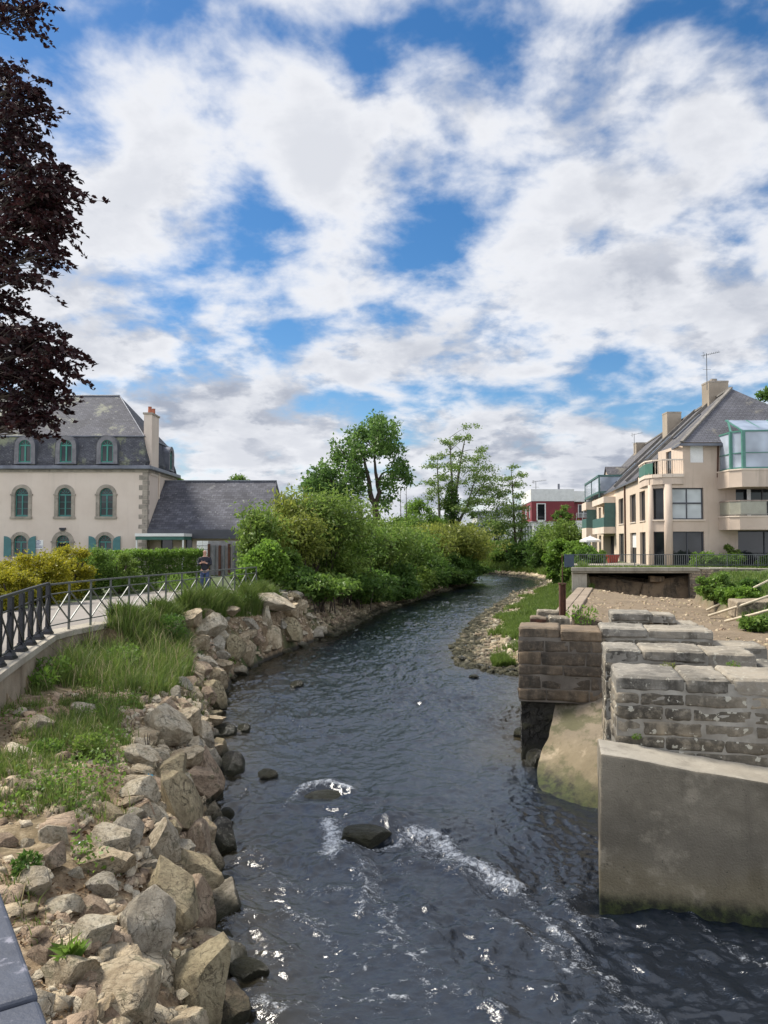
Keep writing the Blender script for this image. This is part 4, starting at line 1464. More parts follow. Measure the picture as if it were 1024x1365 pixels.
# stone wall to the right of the hollow
rg = random.Random(6)
a, b = Vector((X(918, 46.3), 46.25, 0)), Vector((30, 43.6, 0))
h = (b - a).normalized()
nrm = Vector((h.y, -h.x, 0))
Lw = (b - a).length
root = thing('rubble_wall', 'rough tan rubble stone wall to the right of the dark hollow, below the hedge', 'stone wall', (a.x, a.y, 1.3))
core, face = MB(), MB()
core.obox(a, h, nrm, .02, Lw, -.6, -.02, .3, 2.55)
blocks(face, a, h, nrm, Lw, .5, 2.55, rg, 12, joint=.03, lmin=.16, lmax=.5, jit=.04, depth=.2)
core.build('mortar_core', M['mortar_dark'], root)
face.build('stone_courses', M['rubble_wall'], root, bevel=.03, segs=2)
mb = MB()
q = 0
while q < Lw:
    e = q + rg.uniform(.5, 1.1)
    mb.obox(a, h, nrm, q + .01, min(e, Lw) - .01, -.55, rg.uniform(.0, .06), 2.53, 2.62 + rg.uniform(-.02, .02))
    q = e
mb.build('capping', M['concrete_slab'], root, bevel=.02)
# squared stone lying on the right bank
c = hit(1008, 815)
mb = MB()
mb.prism([(c.x - .7, c.y, c.z - .3), (c.x + 1.1, c.y - .2, c.z - .3), (c.x + 1.1, c.y - .2, c.z + .35), (c.x - .68, c.y, c.z + .32)], (.1, 1.0, .06))
tag(mb.build('stone_block', M['rubble_wall'], bevel=.05, segs=2), 'large squared tan stone in the grass beside the pale poles', 'stone block')

# terrace railing of thin vertical bars
root = thing('terrace_railing', 'thin grey bar railing along the terrace edge in front of the flats', 'railing', (TX + .1, 47.2, 2.62))
y = 47.3
x0, x1 = X(764, y), 33.0
z1 = 3.42
mb = MB()
mb.box(x0, x1, y - .02, y + .02, z1 - .04, z1)
mb.build('top_rail', M['thin_iron'], root)
mb = MB()
mb.box(x0, x1, y - .015, y + .015, 2.74, 2.77)
mb.build('bottom_rail', M['thin_iron'], root)
mb = MB()
q = x0
while q < x1:
    mb.box(q - .009, q + .009, y - .009, y + .009, 2.77, z1 - .04)
    q += .125
mb.build('balusters', M['thin_iron'], root)
q = x0
while q < x1:
    MB().box(q - .02, q + .02, y - .025, y + .025, 2.6, z1 - .045).build('post', M['thin_iron'], root)
    q += 1.9
mb = MB()
mb.box(x0 - .55, x0 + .05, y - .05, y + .02, 2.62, 3.38)
mb.box(x0 - .57, x0 + .07, y - .06, y + .03, 3.38, 3.42)
tag(mb.build('blue_panel', plain('blue_grey_paint', (0.04, 0.065, 0.10), (0.03, 0.048, 0.075), 3, .5, .05), bevel=.01), 'blue grey metal panel closing the left end of the terrace railing', 'panel')

# ------------------------------------------------------------------ left retaining wall, railings, bridge handrail
pts = [(rail_x(y), y) for y in np.arange(7.5, 20.3, .45)]
root = thing('retaining_wall', 'stained concrete retaining wall with a pale kerb top under the black railing', 'retaining wall', (pts[0][0], pts[0][1], 1.0))
mb, cp = MB(), MB()
for (x0, y0), (x1, y1) in zip(pts[:-1], pts[1:]):
    drop = .0
    mb.prism([(x0 - .2, y0, .9), (x0 + .17, y0, .9), (x0 + .14, y0, 1.985), (x0 - .2, y0, 1.985)], (x1 - x0, y1 - y0, 0))
    cp.prism([(x0 - .34, y0, 1.95), (x0 + .2, y0, 1.98), (x0 + .2, y0, 2.10), (x0 - .34, y0, 2.11)], (x1 - x0, y1 - y0, 0))
mb.build('wall_face', concrete_mat('stained_wall', (0.36, 0.30, 0.22), (0.17, 0.125, 0.08)), root)
cp.build('coping', M['concrete_top'], root)

root = thing('black_railing', 'black painted iron railing with flared post feet at the near end of the path', 'railing', (-6.46, 12.9, 2.1))
BP = [(-5.93, 11.1), (-6.2, 12.0), (-6.46, 12.9), (-6.68, 13.75), (-6.93, 14.7), (-7.17, 15.6), (-7.4, 16.5), (-7.63, 17.45)]
for x, y in BP:
    mb = MB()
    mb.box(x - .045, x + .045, y - .045, y + .045, 2.27, 3.22)
    mb.build('post', M['black_iron'], root, bevel=.008)
    mb = MB()
    mb.box(x - .10, x + .10, y - .10, y + .10, 2.105, 2.15)
    mb.prism([(x - .085, y - .085, 2.15), (x + .085, y - .085, 2.15), (x + .085, y + .085, 2.15), (x - .085, y + .085, 2.15)], (0, 0, .02))
    mb.add([(x + sx * r, y + sy * r, z) for r, z in ((.08, 2.17), (.052, 2.27)) for sx, sy in ((-1, -1), (1, -1), (1, 1), (-1, 1))],
           [(0, 1, 5, 4), (1, 2, 6, 5), (2, 3, 7, 6), (3, 0, 4, 7), (4, 5, 6, 7)])
    mb.build('post_foot', M['black_iron'], root)


def rails(root, pts, zr, bars, mat, w=.05):
    for z, nm, ww in zr:
        mb = MB()
        for (a, b) in zip(pts[:-1], pts[1:]):
            mb.bar((*a, z), (*b, z), ww, ww * .7)
        mb.build(nm, mat, root)
    for (a, b) in zip(pts[:-1], pts[1:]):
        mb = MB()
        mb.bar((*a, bars[0]), (*b, bars[1]), .024, .03)
        mb.build('cross_brace', mat, root)
        mb = MB()
        d = Vector((b[1] - a[1], a[0] - b[0], 0)).normalized() * .032
        mb.bar((a[0] + d.x, a[1] + d.y, bars[1]), (b[0] + d.x, b[1] + d.y, bars[0]), .024, .03)
        mb.build('cross_brace', mat, root)


rails(root, BP, [(3.25, 'top_rail', .07), (2.98, 'middle_rail', .03), (2.26, 'bottom_rail', .03)], (2.28, 2.96), M['black_iron'])
GP = []
yy = 17.45
while yy < 30.2:
    GP.append((float(rail_x(yy)), yy))
    dx = abs(float(rail_x(yy + .5) - rail_x(yy))) / .5
    yy += .95 / math.sqrt(1 + dx * dx)
root = thing('grey_railing', 'weathered grey iron railing with crossed braces curving along the path', 'railing', (GP[0][0], GP[0][1], 2.1))
for x, y in GP[1:]:
    MB().box(x - .022, x + .022, y - .022, y + .022, 2.0, 3.2).build('post', M['grey_iron'], root)
rails(root, GP, [(3.22, 'top_rail', .055), (3.0, 'middle_rail', .035), (2.28, 'bottom_rail', .035)], (2.29, 2.99), M['grey_iron'])

# bridge handrail at the bottom left corner
a, b = P(70, 1368, .80), P(0, 1188, 1.12)
h = Vector((b.x - a.x, b.y - a.y, 0)).normalized()
nrm = Vector((h.y, -h.x, 0))
z = (a.z + b.z) / 2
root = thing('bridge_handrail', 'flat blue grey painted metal handrail of the bridge with an open joint', 'handrail', (a.x, a.y, z))
jt = P(47, 1308, .86)
ja = (Vector((jt.x, jt.y, 0)) - Vector((a.x, a.y, 0))).dot(h)
for (q0, q1, dz) in ((-.8, ja - .0015, -.003), (ja + .0015, 3.2, 0)):
    mb = MB()
    mb.obox((a.x, a.y, 0), h, nrm, q0, q1, -.11, 0, z - .035 + dz, z + dz)
    mb.build('rail_section', M['handrail_paint'], root, bevel=.006, segs=3)
mb = MB()
for q in (-.6, .6, 1.8, 3.0):
    mb = MB()
    mb.obox((a.x, a.y, 0), h, nrm, q - .02, q + .02, -.085, -.045, 2.45, z - .038)
    mb.build('post', M['handrail_paint'], root)
mb = MB()
mb.obox((a.x, a.y, 0), h, nrm, ja - .012, ja + .004, -.075, -.055, z - .036, z - .0032)
mb.build('joint_tab', M['black_iron'], root)
mb = MB()
mb.obox((a.x, a.y, 0), h, nrm, -2.5, 5.0, -2.8, .12, 2.15, 2.45)
tag(mb.build('bridge_deck', M['concrete_slab']), 'concrete edge of the bridge under the blue grey handrail', 'bridge deck', kind='structure')
# ------------------------------------------------------------------ arched windows
def arc(cx, cz, r, n=14, a0=0, a1=math.pi):
    return [(cx + r * math.cos(a0 + (a1 - a0) * k / n), cz + r * math.sin(a0 + (a1 - a0) * k / n)) for k in range(n + 1)]


def arched_window(root, o, h, n, w, zb, zs, border, mats, depth=.22, sill=True, muntins=3, door=False, proud=.05, imp=True, back=None):
    """o is the foot of the window's centre line on the wall face; zs the springing height"""
    o, h, n = Vector(o), Vector(h), Vector(n)
    pt = lambda a, z, b: o + h * a + n * b + Vector((0, 0, z))
    r = w / 2
    R2 = r + border
    sur = MB()
    arcs_i, arcs_o = arc(0, zs, r, 16), arc(0, zs, R2, 16)
    ring_i = [(r, zb)] + arcs_i + [(-r, zb)]
    ring_o = [(R2, zb)] + arcs_o + [(-R2, zb)]
    for i in range(len(ring_i) - 1):
        a, b, c, d = ring_i[i], ring_o[i], ring_o[i + 1], ring_i[i + 1]
        sur.quad(pt(*a, proud), pt(*b, proud), pt(*c, proud), pt(*d, proud))
        sur.quad(pt(*b, proud), pt(*b, -.02), pt(*c, -.02), pt(*c, proud))
        sur.quad(pt(*a, -depth), pt(*a, proud), pt(*d, proud), pt(*d, -depth))
    if imp:
        for s in (-1, 1):
            lo, hi = sorted((s * (r + .004), s * (R2 + .07)))
            sur.obox(o, h, n, lo, hi, -.02, proud + .04, zs - .06, zs + .06)
    sur.build('stone_surround', mats['stone'], root)
    if sill:
        sl = MB()
        sl.obox(o, h, n, -R2 - .05, R2 + .05, -depth, proud + .07, zb - .17, zb - .003)
        sl.build('sill', mats['stone'], root)
    fr = MB()
    fw = .075
    b0, b1 = -depth + .02, -depth + .075
    e = .004
    ri, ro = r - fw, r - e
    ai, ao = arc(0, zs, ri, 16), arc(0, zs, ro, 16)
    for i in range(16):
        fr.prism([pt(*ai[i], b1), pt(*ao[i], b1), pt(*ao[i + 1], b1), pt(*ai[i + 1], b1)], n * (b0 - b1))
    for s in (-1, 1):
        lo, hi = sorted((s * ri, s * ro))
        fr.obox(o, h, n, lo, hi, b0, b1, zb + e, zs - .06)
    fr.obox(o, h, n, -ro, ro, b0, b1 + .01, zs - .06, zs + .045)
    if not door:
        fr.obox(o, h, n, -ri, ri, b0, b1, zb + e, zb + .13)
        fr.obox(o, h, n, -.055, .055, b0, b1 + .006, zb + .13, zs - .06)
        H = zs - .06 - zb - .13
        for k in range(1, muntins):
            z = zb + .13 + H * k / muntins
            for s in (-1, 1):
                lo, hi = sorted((s * .055, s * ri))
                fr.obox(o, h, n, lo, hi, b0 + .01, b1 - .008, z - .018, z + .018)
    for a in (45, 90, 135) if muntins < 3 else (36, 72, 108, 144):
        c, s = math.cos(R(a)), math.sin(R(a))
        fr.bar(pt(c * .1, zs + .045 + s * .1, b0 + .03), pt(c * ri, zs + s * ri, b0 + .03), .04, .03)
    w_o = fr.build('window', mats['frame'], root)
    gl = MB()
    gp = [pt(a, z, -depth + .035) for a, z in [(ro, zb)] + arc(0, zs, ro, 16) + [(-ro, zb)]]
    gl.add(gp, [tuple(range(len(gp)))])
    gl.build('pane', mats['glass'], w_o)
    return w_o


# ------------------------------------------------------------------ the mansard house
D = 58.0
XR = X(195.5, D)
YB = 66.0
XL = -36.0
zG = 2.05
zE = Z(627, D)
house = thing('mansard_house', 'cream house with slate mansard roof and green arched windows across the path', 'house', (XR - 8, D, zG))
H1, N1 = (1, 0, 0), (0, -1, 0)
cols = [X(28, D), X(85.5, D), X(141, D), X(-29, D), X(-86, D)]
ww = 1.02
zb1, zt1 = Z(688.5, D), Z(650.5, D)
zs1 = zt1 - ww / 2
holes = []
for c in cols:
    holes.append((c - ww / 2 - .02 - XL, c + ww / 2 + .02 - XL, zb1 - .1, zt1 + .02))
gw = 1.0
gcols = [X(27.3, D), X(84, D), X(140, D), X(-30, D), X(-86, D)]
zgt = Z(713.5, D)
zgs = zgt - gw / 2
zgb = Z(741, D)
for i, c in enumerate(gcols):
    holes.append((c - gw / 2 - .02 - XL, c + gw / 2 + .02 - XL, zG + .05 if i == 1 else zgb, zgt + .02))
mb = MB()
wall(mb, (XL, D, 0), H1, N1, XR - XL, zG - .4, zE, holes, .26)
wall(mb, (XR, D, 0), (0, 1, 0), (1, 0, 0), YB - D, zG - .4, zE)
wall(mb, (XR, YB, 0), (-1, 0, 0), (0, 1, 0), XR - XL, zG - .4, zE)
mb.box(XL + .3, XR - .35, D + .35, YB - .3, zG - .3, zE - .1)
mb.build('wall', M['render_cream'], house)
# corner stones, long and short in turn
mb = MB()
z, k = zG, 0
rg = random.Random(3)
while z < zE - .3:
    hh = rg.uniform(.3, .42)
    l1, l2 = (.62, .3) if k % 2 else (.36, .52)
    z2 = min(z + hh - .02, zE - .16)
    mb.box(XR - l1, XR + .025, D - .025, D + .0, z, z2)
    mb.box(XR + .002, XR + .025, D + .0005, D + l2, z, z2)
    z += hh
    k += 1
mb.build('quoins', M['granite'], house)
mats = {'stone': M['granite'], 'frame': M['teal_paint'], 'glass': M['glass_dark']}
for i, c in enumerate(cols):
    arched_window(house, (c, D, 0), H1, N1, ww, zb1, zs1, .27, mats)
for i, c in enumerate(gcols):
    if i == 1:
        w = arched_window(house, (c, D, 0), H1, N1, gw, zG + .06, zgs, .33, mats, sill=False, muntins=1, door=True, depth=.25)
        w.name = 'door_frame'
        mb = MB()
        mb.box(c - gw / 2 + .08, c - .005, D + .19, D + .215, zG + .08, zgs - .07)
        mb.box(c + .005, c + gw / 2 - .08, D + .19, D + .215, zG + .08, zgs - .07)
        mb.build('door', M['dark_room'], house)
        mb = MB()
        mb.box(c - .22, c + .22, D - .2, D - .001, Z(706, D), Z(703.5, D))
        mb.prism([(c - .15, D - .16, Z(706, D)), (c + .15, D - .16, Z(706, D)), (c + .15, D - .04, Z(706, D)), (c - .15, D - .04, Z(706, D))], (0, 0, -.09))
        mb.build('door_lamp', M['black_iron'], house)
    else:
        arched_window(house, (c, D, 0), H1, N1, gw, zgb, zgs, .26, mats, sill=True, muntins=2)
        for s in (-1, 1):   # shutters thrown back, with a quarter-round head
            mb = MB()
            x0 = c + s * (gw / 2 + .14)
            x1 = x0 + s * .56
            zz = zgs + .02
            prof = [(x0, zgb - .05), (x1, zgb - .05), (x1, zz + .42)] + [(x1 - s * .56 * math.sin(t), zz + .42 - .42 * (1 - math.cos(t))) for t in (.35, .7, 1.05, 1.35, 1.57)]
            mb.prism([(x, D - .12, z) for x, z in prof], (0, .04, 0))
            sh = mb.build('shutter', M['shutter_paint'], house)
            m2 = MB()
            for z in (zgb + .2, zgb + .75, zgb + 1.15):
                m2.box(min(x0, x1) + .03, max(x0, x1) - .03, D - .135, D - .1205, z, z + .06)
            m2.build('batten', M['shutter_paint'], sh)
# cornice, gutter
mb = MB()
mb.box(XL - .1, XR + .10, D - .10, D + .2, zE - .13, zE + .06)
mb.box(XR - .2, XR + .10, D + .2003, YB, zE - .13, zE + .06)
mb.build('cornice', M['granite'], house)
zC = Z(620.8, D)
mb = MB()
mb.box(XL - .3, XR + .34, D - .38, D + .1, zE + .0605, zC)
mb.box(XR - .2, XR + .34, D + .1003, YB + .3, zE + .0605, zC)
mb.build('gutter', M['zinc'], house, bevel=.05, segs=2)
# mansard: steep lower slopes, then the hipped upper roof
zM, zR = Z(582.3, 58.7), Z(527.5, 62.0)
IN = .62
XRi = XR - .18
a = [(XL, D - .12, zC), (XR + .1, D - .12, zC), (XR + .1, YB + .1, zC), (XL, YB + .1, zC)]
b = [(XL, D + IN, zM), (XRi - .35, D + IN, zM), (XRi - .35, YB - IN, zM), (XL, YB - IN, zM)]


def curved_slope(mb, a0, a1, b0, b1, k=6, bulge=.09, nrm=Vector((0, -1, 0)), mi=0):
    prev = None
    for i in range(k + 1):
        t = i / k
        off = nrm * (bulge * math.sin(math.pi * t) - .22 * (t < .01) - .0)
        p = (Vector(a0).lerp(Vector(b0), t) + off, Vector(a1).lerp(Vector(b1), t) + off)
        if prev:
            mb.quad(prev[0], prev[1], p[1], p[0], mi)
        prev = p


mb = MB()
curved_slope(mb, a[0], a[1], b[0], b[1], nrm=Vector((0, -1, 0)), bulge=-.05)
curved_slope(mb, a[1], a[2], b[1], b[2], nrm=Vector((1, 0, 0)), bulge=-.05, mi=1)
curved_slope(mb, a[2], a[3], b[2], b[3], nrm=Vector((0, 1, 0)), bulge=-.05)
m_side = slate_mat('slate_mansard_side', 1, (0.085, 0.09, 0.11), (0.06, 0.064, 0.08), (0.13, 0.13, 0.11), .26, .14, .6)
low = mb.build('lower_roof', [M['slate_mansard'], m_side], house)
mb = MB()
xr = X(157, 62.0)
rg0, rg1 = (XL, 62, zR), (xr, 62, zR)
e = .06
mb.quad((XL, D + IN - e, zM + .02), (XRi - .35 + e, D + IN - e, zM + .02), rg1, rg0)
mb.add([(XRi - .35 + e, D + IN - e, zM + .02), (XRi - .35 + e, YB - IN + e, zM + .02), rg1], [(0, 1, 2)], 1)
mb.quad((XRi - .35 + e, YB - IN + e, zM + .02), (XL, YB - IN + e, zM + .02), rg0, rg1)
mb.build('upper_roof', [M['slate_front'], m_side], house)
mb = MB()
mb.bar((XL, D + IN - .1, zM + .03), (XRi - .29, D + IN - .1, zM + .03), .07, .07)
mb.bar((XRi - .27, D + IN - .1, zM + .03), (XRi - .27, YB - IN, zM + .03), .07, .07)
mb.build('roof_moulding', M['zinc'], house)
mb = MB()
mb.tube([rg0, rg1], .08, 6)
mb.tube([rg1, (XRi - .3, D + IN - .05, zM + .06)], .05, 6)
mb.build('ridge', M['zinc'], house)
# dormers
dcols = [X(31.3, D - .1), X(86.3, D - .1), X(141.3, D - .1), X(-24, D - .1), X(-80, D - .1)]
zdb, zdt = Z(616.5, D - .1), Z(586.5, D - .1)
dw = .92
dm = {'stone': M['granite'], 'frame': M['green_paint'], 'glass': M['glass_dark']}
grey_stone = plain('dormer_stone', (0.22, 0.21, 0.22), (0.13, 0.125, 0.135), 3, .85, .3, .01)
dm['stone'] = grey_stone


def dormer(root, o, h, n, back, w, zb, zt):
    o, h, n = Vector(o), Vector(h), Vector(n)
    dn = MB()
    zs = zt - w / 2
    Rr = w / 2 + .34
    pts = [(Rr + .02, zb - .12)] + arc(0, zs, Rr, 16) + [(-Rr - .02, zb - .12)]
    for i in range(len(pts) - 1):
        p, q = pts[i], pts[i + 1]
        P0 = lambda c, bb: o + h * c[0] + n * bb + Vector((0, 0, c[1]))
        dn.quad(P0(p, .06), P0(q, .06), P0(q, -back), P0(p, -back))
    d = dn.build('dormer', M['zinc'], root)
    ri = w / 2
    su = MB()
    ai, ao = [(ri, zb - .12)] + arc(0, zs, ri, 16) + [(-ri, zb - .12)], pts
    for i in range(len(ai) - 1):
        q = [ai[i], (ao[i][0] * .985, ao[i][1] - .005), (ao[i + 1][0] * .985, ao[i + 1][1] - .005), ai[i + 1]]
        su.prism([o + h * c[0] + n * .035 + Vector((0, 0, c[1])) for c in q], n * -.12)
    su.build('stone_surround', grey_stone, d)
    fr = MB()
    b0, b1 = -.14, -.08
    fr.obox(o, h, n, -ri, -ri + .08, b0, b1, zb, zs)
    fr.obox(o, h, n, ri - .08, ri, b0, b1, zb, zs)
    fr.obox(o, h, n, -ri + .0801, ri - .0801, b0, b1, zb, zb + .1)
    fr.obox(o, h, n, -ri, ri, b0, b1 + .01, zs + .0005, zs + .1)
    fr.obox(o, h, n, -.06, .06, b0, b1 + .005, zb + .1001, zs)
    for an in (50, 90, 130):
        c, s = math.cos(R(an)), math.sin(R(an))
        fr.bar(o + h * (c * .1) + n * (b0 + .03) + Vector((0, 0, zs + .1)), o + h * (c * ri) + n * (b0 + .03) + Vector((0, 0, zs + s * ri)), .045, .03)
    ai = arc(0, zs, ri - .06, 16)
    ao = arc(0, zs, ri, 16)
    for i in range(16):
        fr.prism([o + h * c[0] + n * b1 + Vector((0, 0, c[1])) for c in (ai[i], ao[i], ao[i + 1], ai[i + 1])], n * (b0 - b1))
    fr.build('window', M['green_paint'], d)
    gl = MB()
    gp = [o + h * a_ + n * -.13 + Vector((0, 0, z_)) for a_, z_ in [(ri, zb)] + arc(0, zs, ri, 16) + [(-ri, zb)]]
    gl.add(gp, [tuple(range(len(gp)))])
    gl.build('pane', M['glass_dark'], d)
    sl = MB()
    sl.obox(o, h, n, -ri - .12, ri + .12, -.1, .1, zb - .1, zb - .004)
    sl.build('sill', M['zinc'], d)


for c in dcols:
    dormer(house, (c, D - .14, 0), H1, N1, 1.0, dw, zdb, zdt)
dormer(house, (XR + .12, 64.0, 0), (0, 1, 0), (1, 0, 0), 1.0, .8, zdb, zdt - .1)
# chimneys
def chimney(root, x0, x1, y0, y1, z0, z1, mat, pots=0, cap=.07, name='chimney'):
    mb = MB()
    mb.box(x0, x1, y0, y1, z0, z1)
    c = mb.build(name, mat, root)
    m = MB()
    m.box(x0 - cap, x1 + cap, y0 - cap, y1 + cap, z1 + .0005, z1 + .14)
    m.build('chimney_cap', M['granite'], c)
    for k in range(pots):
        p = MB()
        yy = y0 + (y1 - y0) * (k + .5) / pots
        p.tube([((x0 + x1) / 2, yy, z1 + .14), ((x0 + x1) / 2, yy, z1 + .62), ((x0 + x1) / 2, yy, z1 + .66)], [.15, .13, .16], 10)
        p.build('chimney_pot', M['terracotta'], c)
    return c


chimney(house, XR - .55, XR + .07, 58.75, 60.6, zE - .3, Z(553, 59), M['render_cream'], 2)
chimney(house, X(-14, 61), X(9, 61), 60.8, 61.9, zM, Z(552, 61), M['render_sand'], 0)
mb = MB()
mb.tube([(XR + .06, 60.9, zE), (XR + .06, 60.9, 5.6)], .05, 8)
mb.tube([(XR + .10, 60.5, zE + .2), (XR + .06, 60.9, zE - .1)], .06, 8)
mb.build('drainpipe', M['trim_pale'], house)
# notice by the door: lines of writing too small to read
sx0, sx1 = X(46, D), X(58, D)
mb = MB()
mb.box(sx0, sx1, D - .03, D - .004, Z(732, D), Z(720, D))
sg = mb.build('notice', M['white_paint'], house)
mb = MB()
rg = random.Random(1)
for k, (fa, fb) in enumerate([(.3, .6), (.12, .75), (.12, .7), (.2, .6), (0.02, .95), (.02, .9)]):
    z = Z(719.8, D) - .07 - k * .105
    q = fa
    while q < fb:
        l = rg.uniform(.06, .14)
        mb.box(sx0 + (sx1 - sx0) * q, sx0 + (sx1 - sx0) * min(q + l, fb), D - .034, D - .0305, z, z + .055)
        q += l + .03
mb.build('blue_lines', plain('blue_print', (.05, .06, .22), (.04, .05, .18), 3, .6, 0), sg)

# ------------------------------------------------------------------ slate annex
ax0, ax1 = XR + .03, X(366, 61.5)
ye, yr = 58.4, 62.6
zA, zAr = Z(706, 58.3), Z(641.5, 62.6)
annex = thing('slate_annex', 'long low annex with a big dark slate roof beside the cream house', 'annex', (ax0 + 4, 58.6, zG))
mb = MB()
lx = lambda t: XR + .03
mb.quad((ax0 + .0, ye - .3, zA), (ax1 + .25, ye - .3, zA), (ax1, yr, zAr), (ax0, yr, zAr))
mb.quad((ax1 + .5, yr + 4.2, zA), (ax0, yr + 4.2, zA), (ax0, yr, zAr), (ax1, yr, zAr))
mb.add([(ax1 + .25, ye - .3, zA), (ax1 + .5, yr + 4.2, zA), (ax1, yr, zAr)], [(0, 1, 2)])
mb.build('roof', M['slate_annex'], annex)
mb = MB()
mb.bar((ax0, yr, zAr + .03), (ax1, yr, zAr + .03), .2, .1)
mb.build('ridge', M['zinc'], annex)
mb = MB()
mb.box(ax0, ax1 + .25, ye - .36, ye - .2, Z(718, 58), zA - .004)
mb.build('fascia', M['dark_fascia'], annex)
mb = MB()
dk = [(X(214, 58.6), X(230, 58.6)), (X(247, 58.6), X(256, 58.6))]
wall(mb, (ax0, 58.7, 0), H1, N1, ax1 - ax0, zG - .3, Z(717, 58.6), [(p - ax0, q - ax0, zG + .4, Z(719, 58.6)) for p, q in dk], .25)
wall(mb, (ax1, 58.7, 0), (0, 1, 0), (1, 0, 0), 8, zG - .3, zA)
mb.build('wall', M['render_pink'], annex)
for p, q in dk:
    mb = MB()
    mb.box(p, q, 58.86, 58.9, zG + .4, Z(719, 58.6))
    wn = mb.build('window', M['glass_dark'], annex)
    mb = MB()
    mb.box(p, p + .07, 58.8, 58.855, zG + .4, Z(719, 58.6))
    mb.box(q - .07, q, 58.8, 58.855, zG + .4, Z(719, 58.6))
    mb.build('window_frame', M['dark_fascia'], wn)
# white porch canopy with a green band
porch = thing('porch_canopy', 'white flat porch canopy with a dark green edge in front of the annex', 'porch', (X(215, 56), 56, zG))
px0, px1 = X(182, 56), X(247, 56)
mb = MB()
mb.box(px0, px1, 55.6, 58.0, Z(715, 55.8), Z(711, 55.8))
mb.build('canopy', M['white_paint'], porch)
mb = MB()
mb.box(px0 + .03, px1 - .03, 55.66, 57.9, Z(719.6, 55.8), Z(715.05, 55.8))
mb.build('green_band', plain('dark_green_paint', (.03, .13, .10), (.02, .09, .07), 3, .5, .05), porch)
for xx in (px0 + .1, px1 - .09):
    mb = MB()
    mb.box(xx - .05, xx + .05, 55.7, 55.8, zG - .1, Z(719.65, 55.8))
    mb.build('post', M['white_paint'], porch)
# white boarded wall and gate behind the man
yw = 48.0
root = thing('garden_screen', 'white panelled garden screen with dark posts behind the walking man', 'fence', (X(290, yw), yw, zG))
for k in range(9):
    xx = X(262, yw) + (X(332, yw) - X(262, yw)) * k / 9
    mb = MB()
    mb.box(xx + .01, xx + (X(332, yw) - X(262, yw)) / 9 - .01, yw + .05, yw + .09, zG, Z(721, yw))
    pn = mb.build('panel', M['wood_grey'] if k > 1 else M['white_paint'], root)
    m = MB()
    for z in np.arange(zG + .2, Z(721, yw) - .1, .24):
        m.box(xx + .012, xx + (X(332, yw) - X(262, yw)) / 9 - .012, yw + .035, yw + .0495, z, z + .03)
    m.build('panel_rail', M['wood_grey'], pn)
for k, pxx in enumerate([278.5, 286, 293, 299, 305.5, 312.5, 318.5]):
    xx = X(pxx, yw - .1)
    wdt = .035 if k not in (0, 2, 4) else .07
    mb = MB()
    mb.box(xx - wdt, xx + wdt, yw - .12, yw, zG - .1, Z(725 if k in (0, 4) else 727, yw))
    mb.build('post', M['rust'] if k in (0, 2, 4) else M['thin_iron'], root)

# ------------------------------------------------------------------ the block of flats
D0 = 50.0
A = Vector((0.1483, 0.989, 0))            # along the long front, away from us
NA_ = Vector((-0.989, 0.1483, 0))         # its outward side, towards the river
C0 = Vector((17.65, 50.85, 0))            # corner of bay and long front
zg = 2.45
flats = thing('block_of_flats', 'beige block of flats with steep slate roofs, balconies and a glazed top corner', 'flats', (20, 50, zg))
z1s, z1t = 5.65, 7.72                      # first floor sills and heads
z0t = 4.86
zEA = 8.78
LA = 33.0
slate = M['slate_side']


def s_at(px, o=C0):
    """distance along the long front at which it is seen at this pixel column"""
    k = (px - CX) / F
    return (k * o.y - o.x) / (A.x - k * A.y)


sec = s_at(819)
wins = [(s_at(860.5), s_at(853)), (s_at(848), s_at(840)), (s_at(831.5), s_at(825))]
holes = []
for a, b in wins:
    lo, hi = min(a, b), max(a, b)
    holes += [(lo, hi, z1s, z1t), (lo, hi, zg + .05, z0t)]
mb = MB()
wall(mb, C0, A, NA_, sec, zg - .3, zEA, holes, .24)
mb.build('wall', M['render_sand'], flats)
for i, (lo, hi, zb, zt) in enumerate(holes):
    fr = MB()
    for (q0, q1, r0, r1) in ((lo, lo + .09, zb, zt), (hi - .09, hi, zb, zt), (lo + .0901, hi - .0901, zt - .09, zt), (lo + .0901, hi - .0901, zb, zb + .09)):
        fr.obox(C0, A, NA_, q0, q1, -.235, -.165, r0, r1)
    if i == 3:
        fr.obox(C0, A, NA_, lo + .0901, hi - .0901, -.235, -.17, zt - 1.1, zt - .0901, 1)
    w = fr.build('window', [M['dark_fascia'], M['white_paint']], flats)
    g = MB()
    g.obox(C0, A, NA_, lo + .05, hi - .05, -.22, -.205, zb + .04, zt - .04)
    g.build('pane', M['glass_dark'], w)
    sl = MB()
    sl.obox(C0, A, NA_, lo - .03, hi + .03, -.23, .06, zb - .07, zb - .002)
    sl.build('sill', M['trim_pale'], w)
# chamfered bay with the balcony on top
B1 = Vector((18.5, 50.0, 0))
hb = (B1 - C0)
Lb = hb.length
hb.normalize()
nb = Vector((hb.y, -hb.x, 0))
zT = 7.95
mb = MB()
qa, qb = .16, Lb - .06
wall(mb, C0, hb, nb, Lb, zg - .3, zT, [(qa, qb, z1s, z1t), (qa, qb, zg + .05, z0t)], .3)
XC1 = X(957, D0) + .3
fa, fb = X(896, D0) - B1.x, X(939, D0) - B1.x
wall(mb, B1, (1, 0, 0), N1, 12.5, zg - .3, zT, [(fa, fb, z1s, z1t), (fa, fb, zg + .05, z0t), (X(982, D0) - B1.x, 12, 5.3, Z(649, D0)), (X(984, D0) - B1.x, 12, zg + .05, Z(707.5, D0))], .3)
mb.build('bay_wall', M['render_pink'], flats)
mb = MB()
mb.tube([B1 + Vector((.12, .1, zg - .3)), B1 + Vector((.12, .1, zT))], .27, 14)
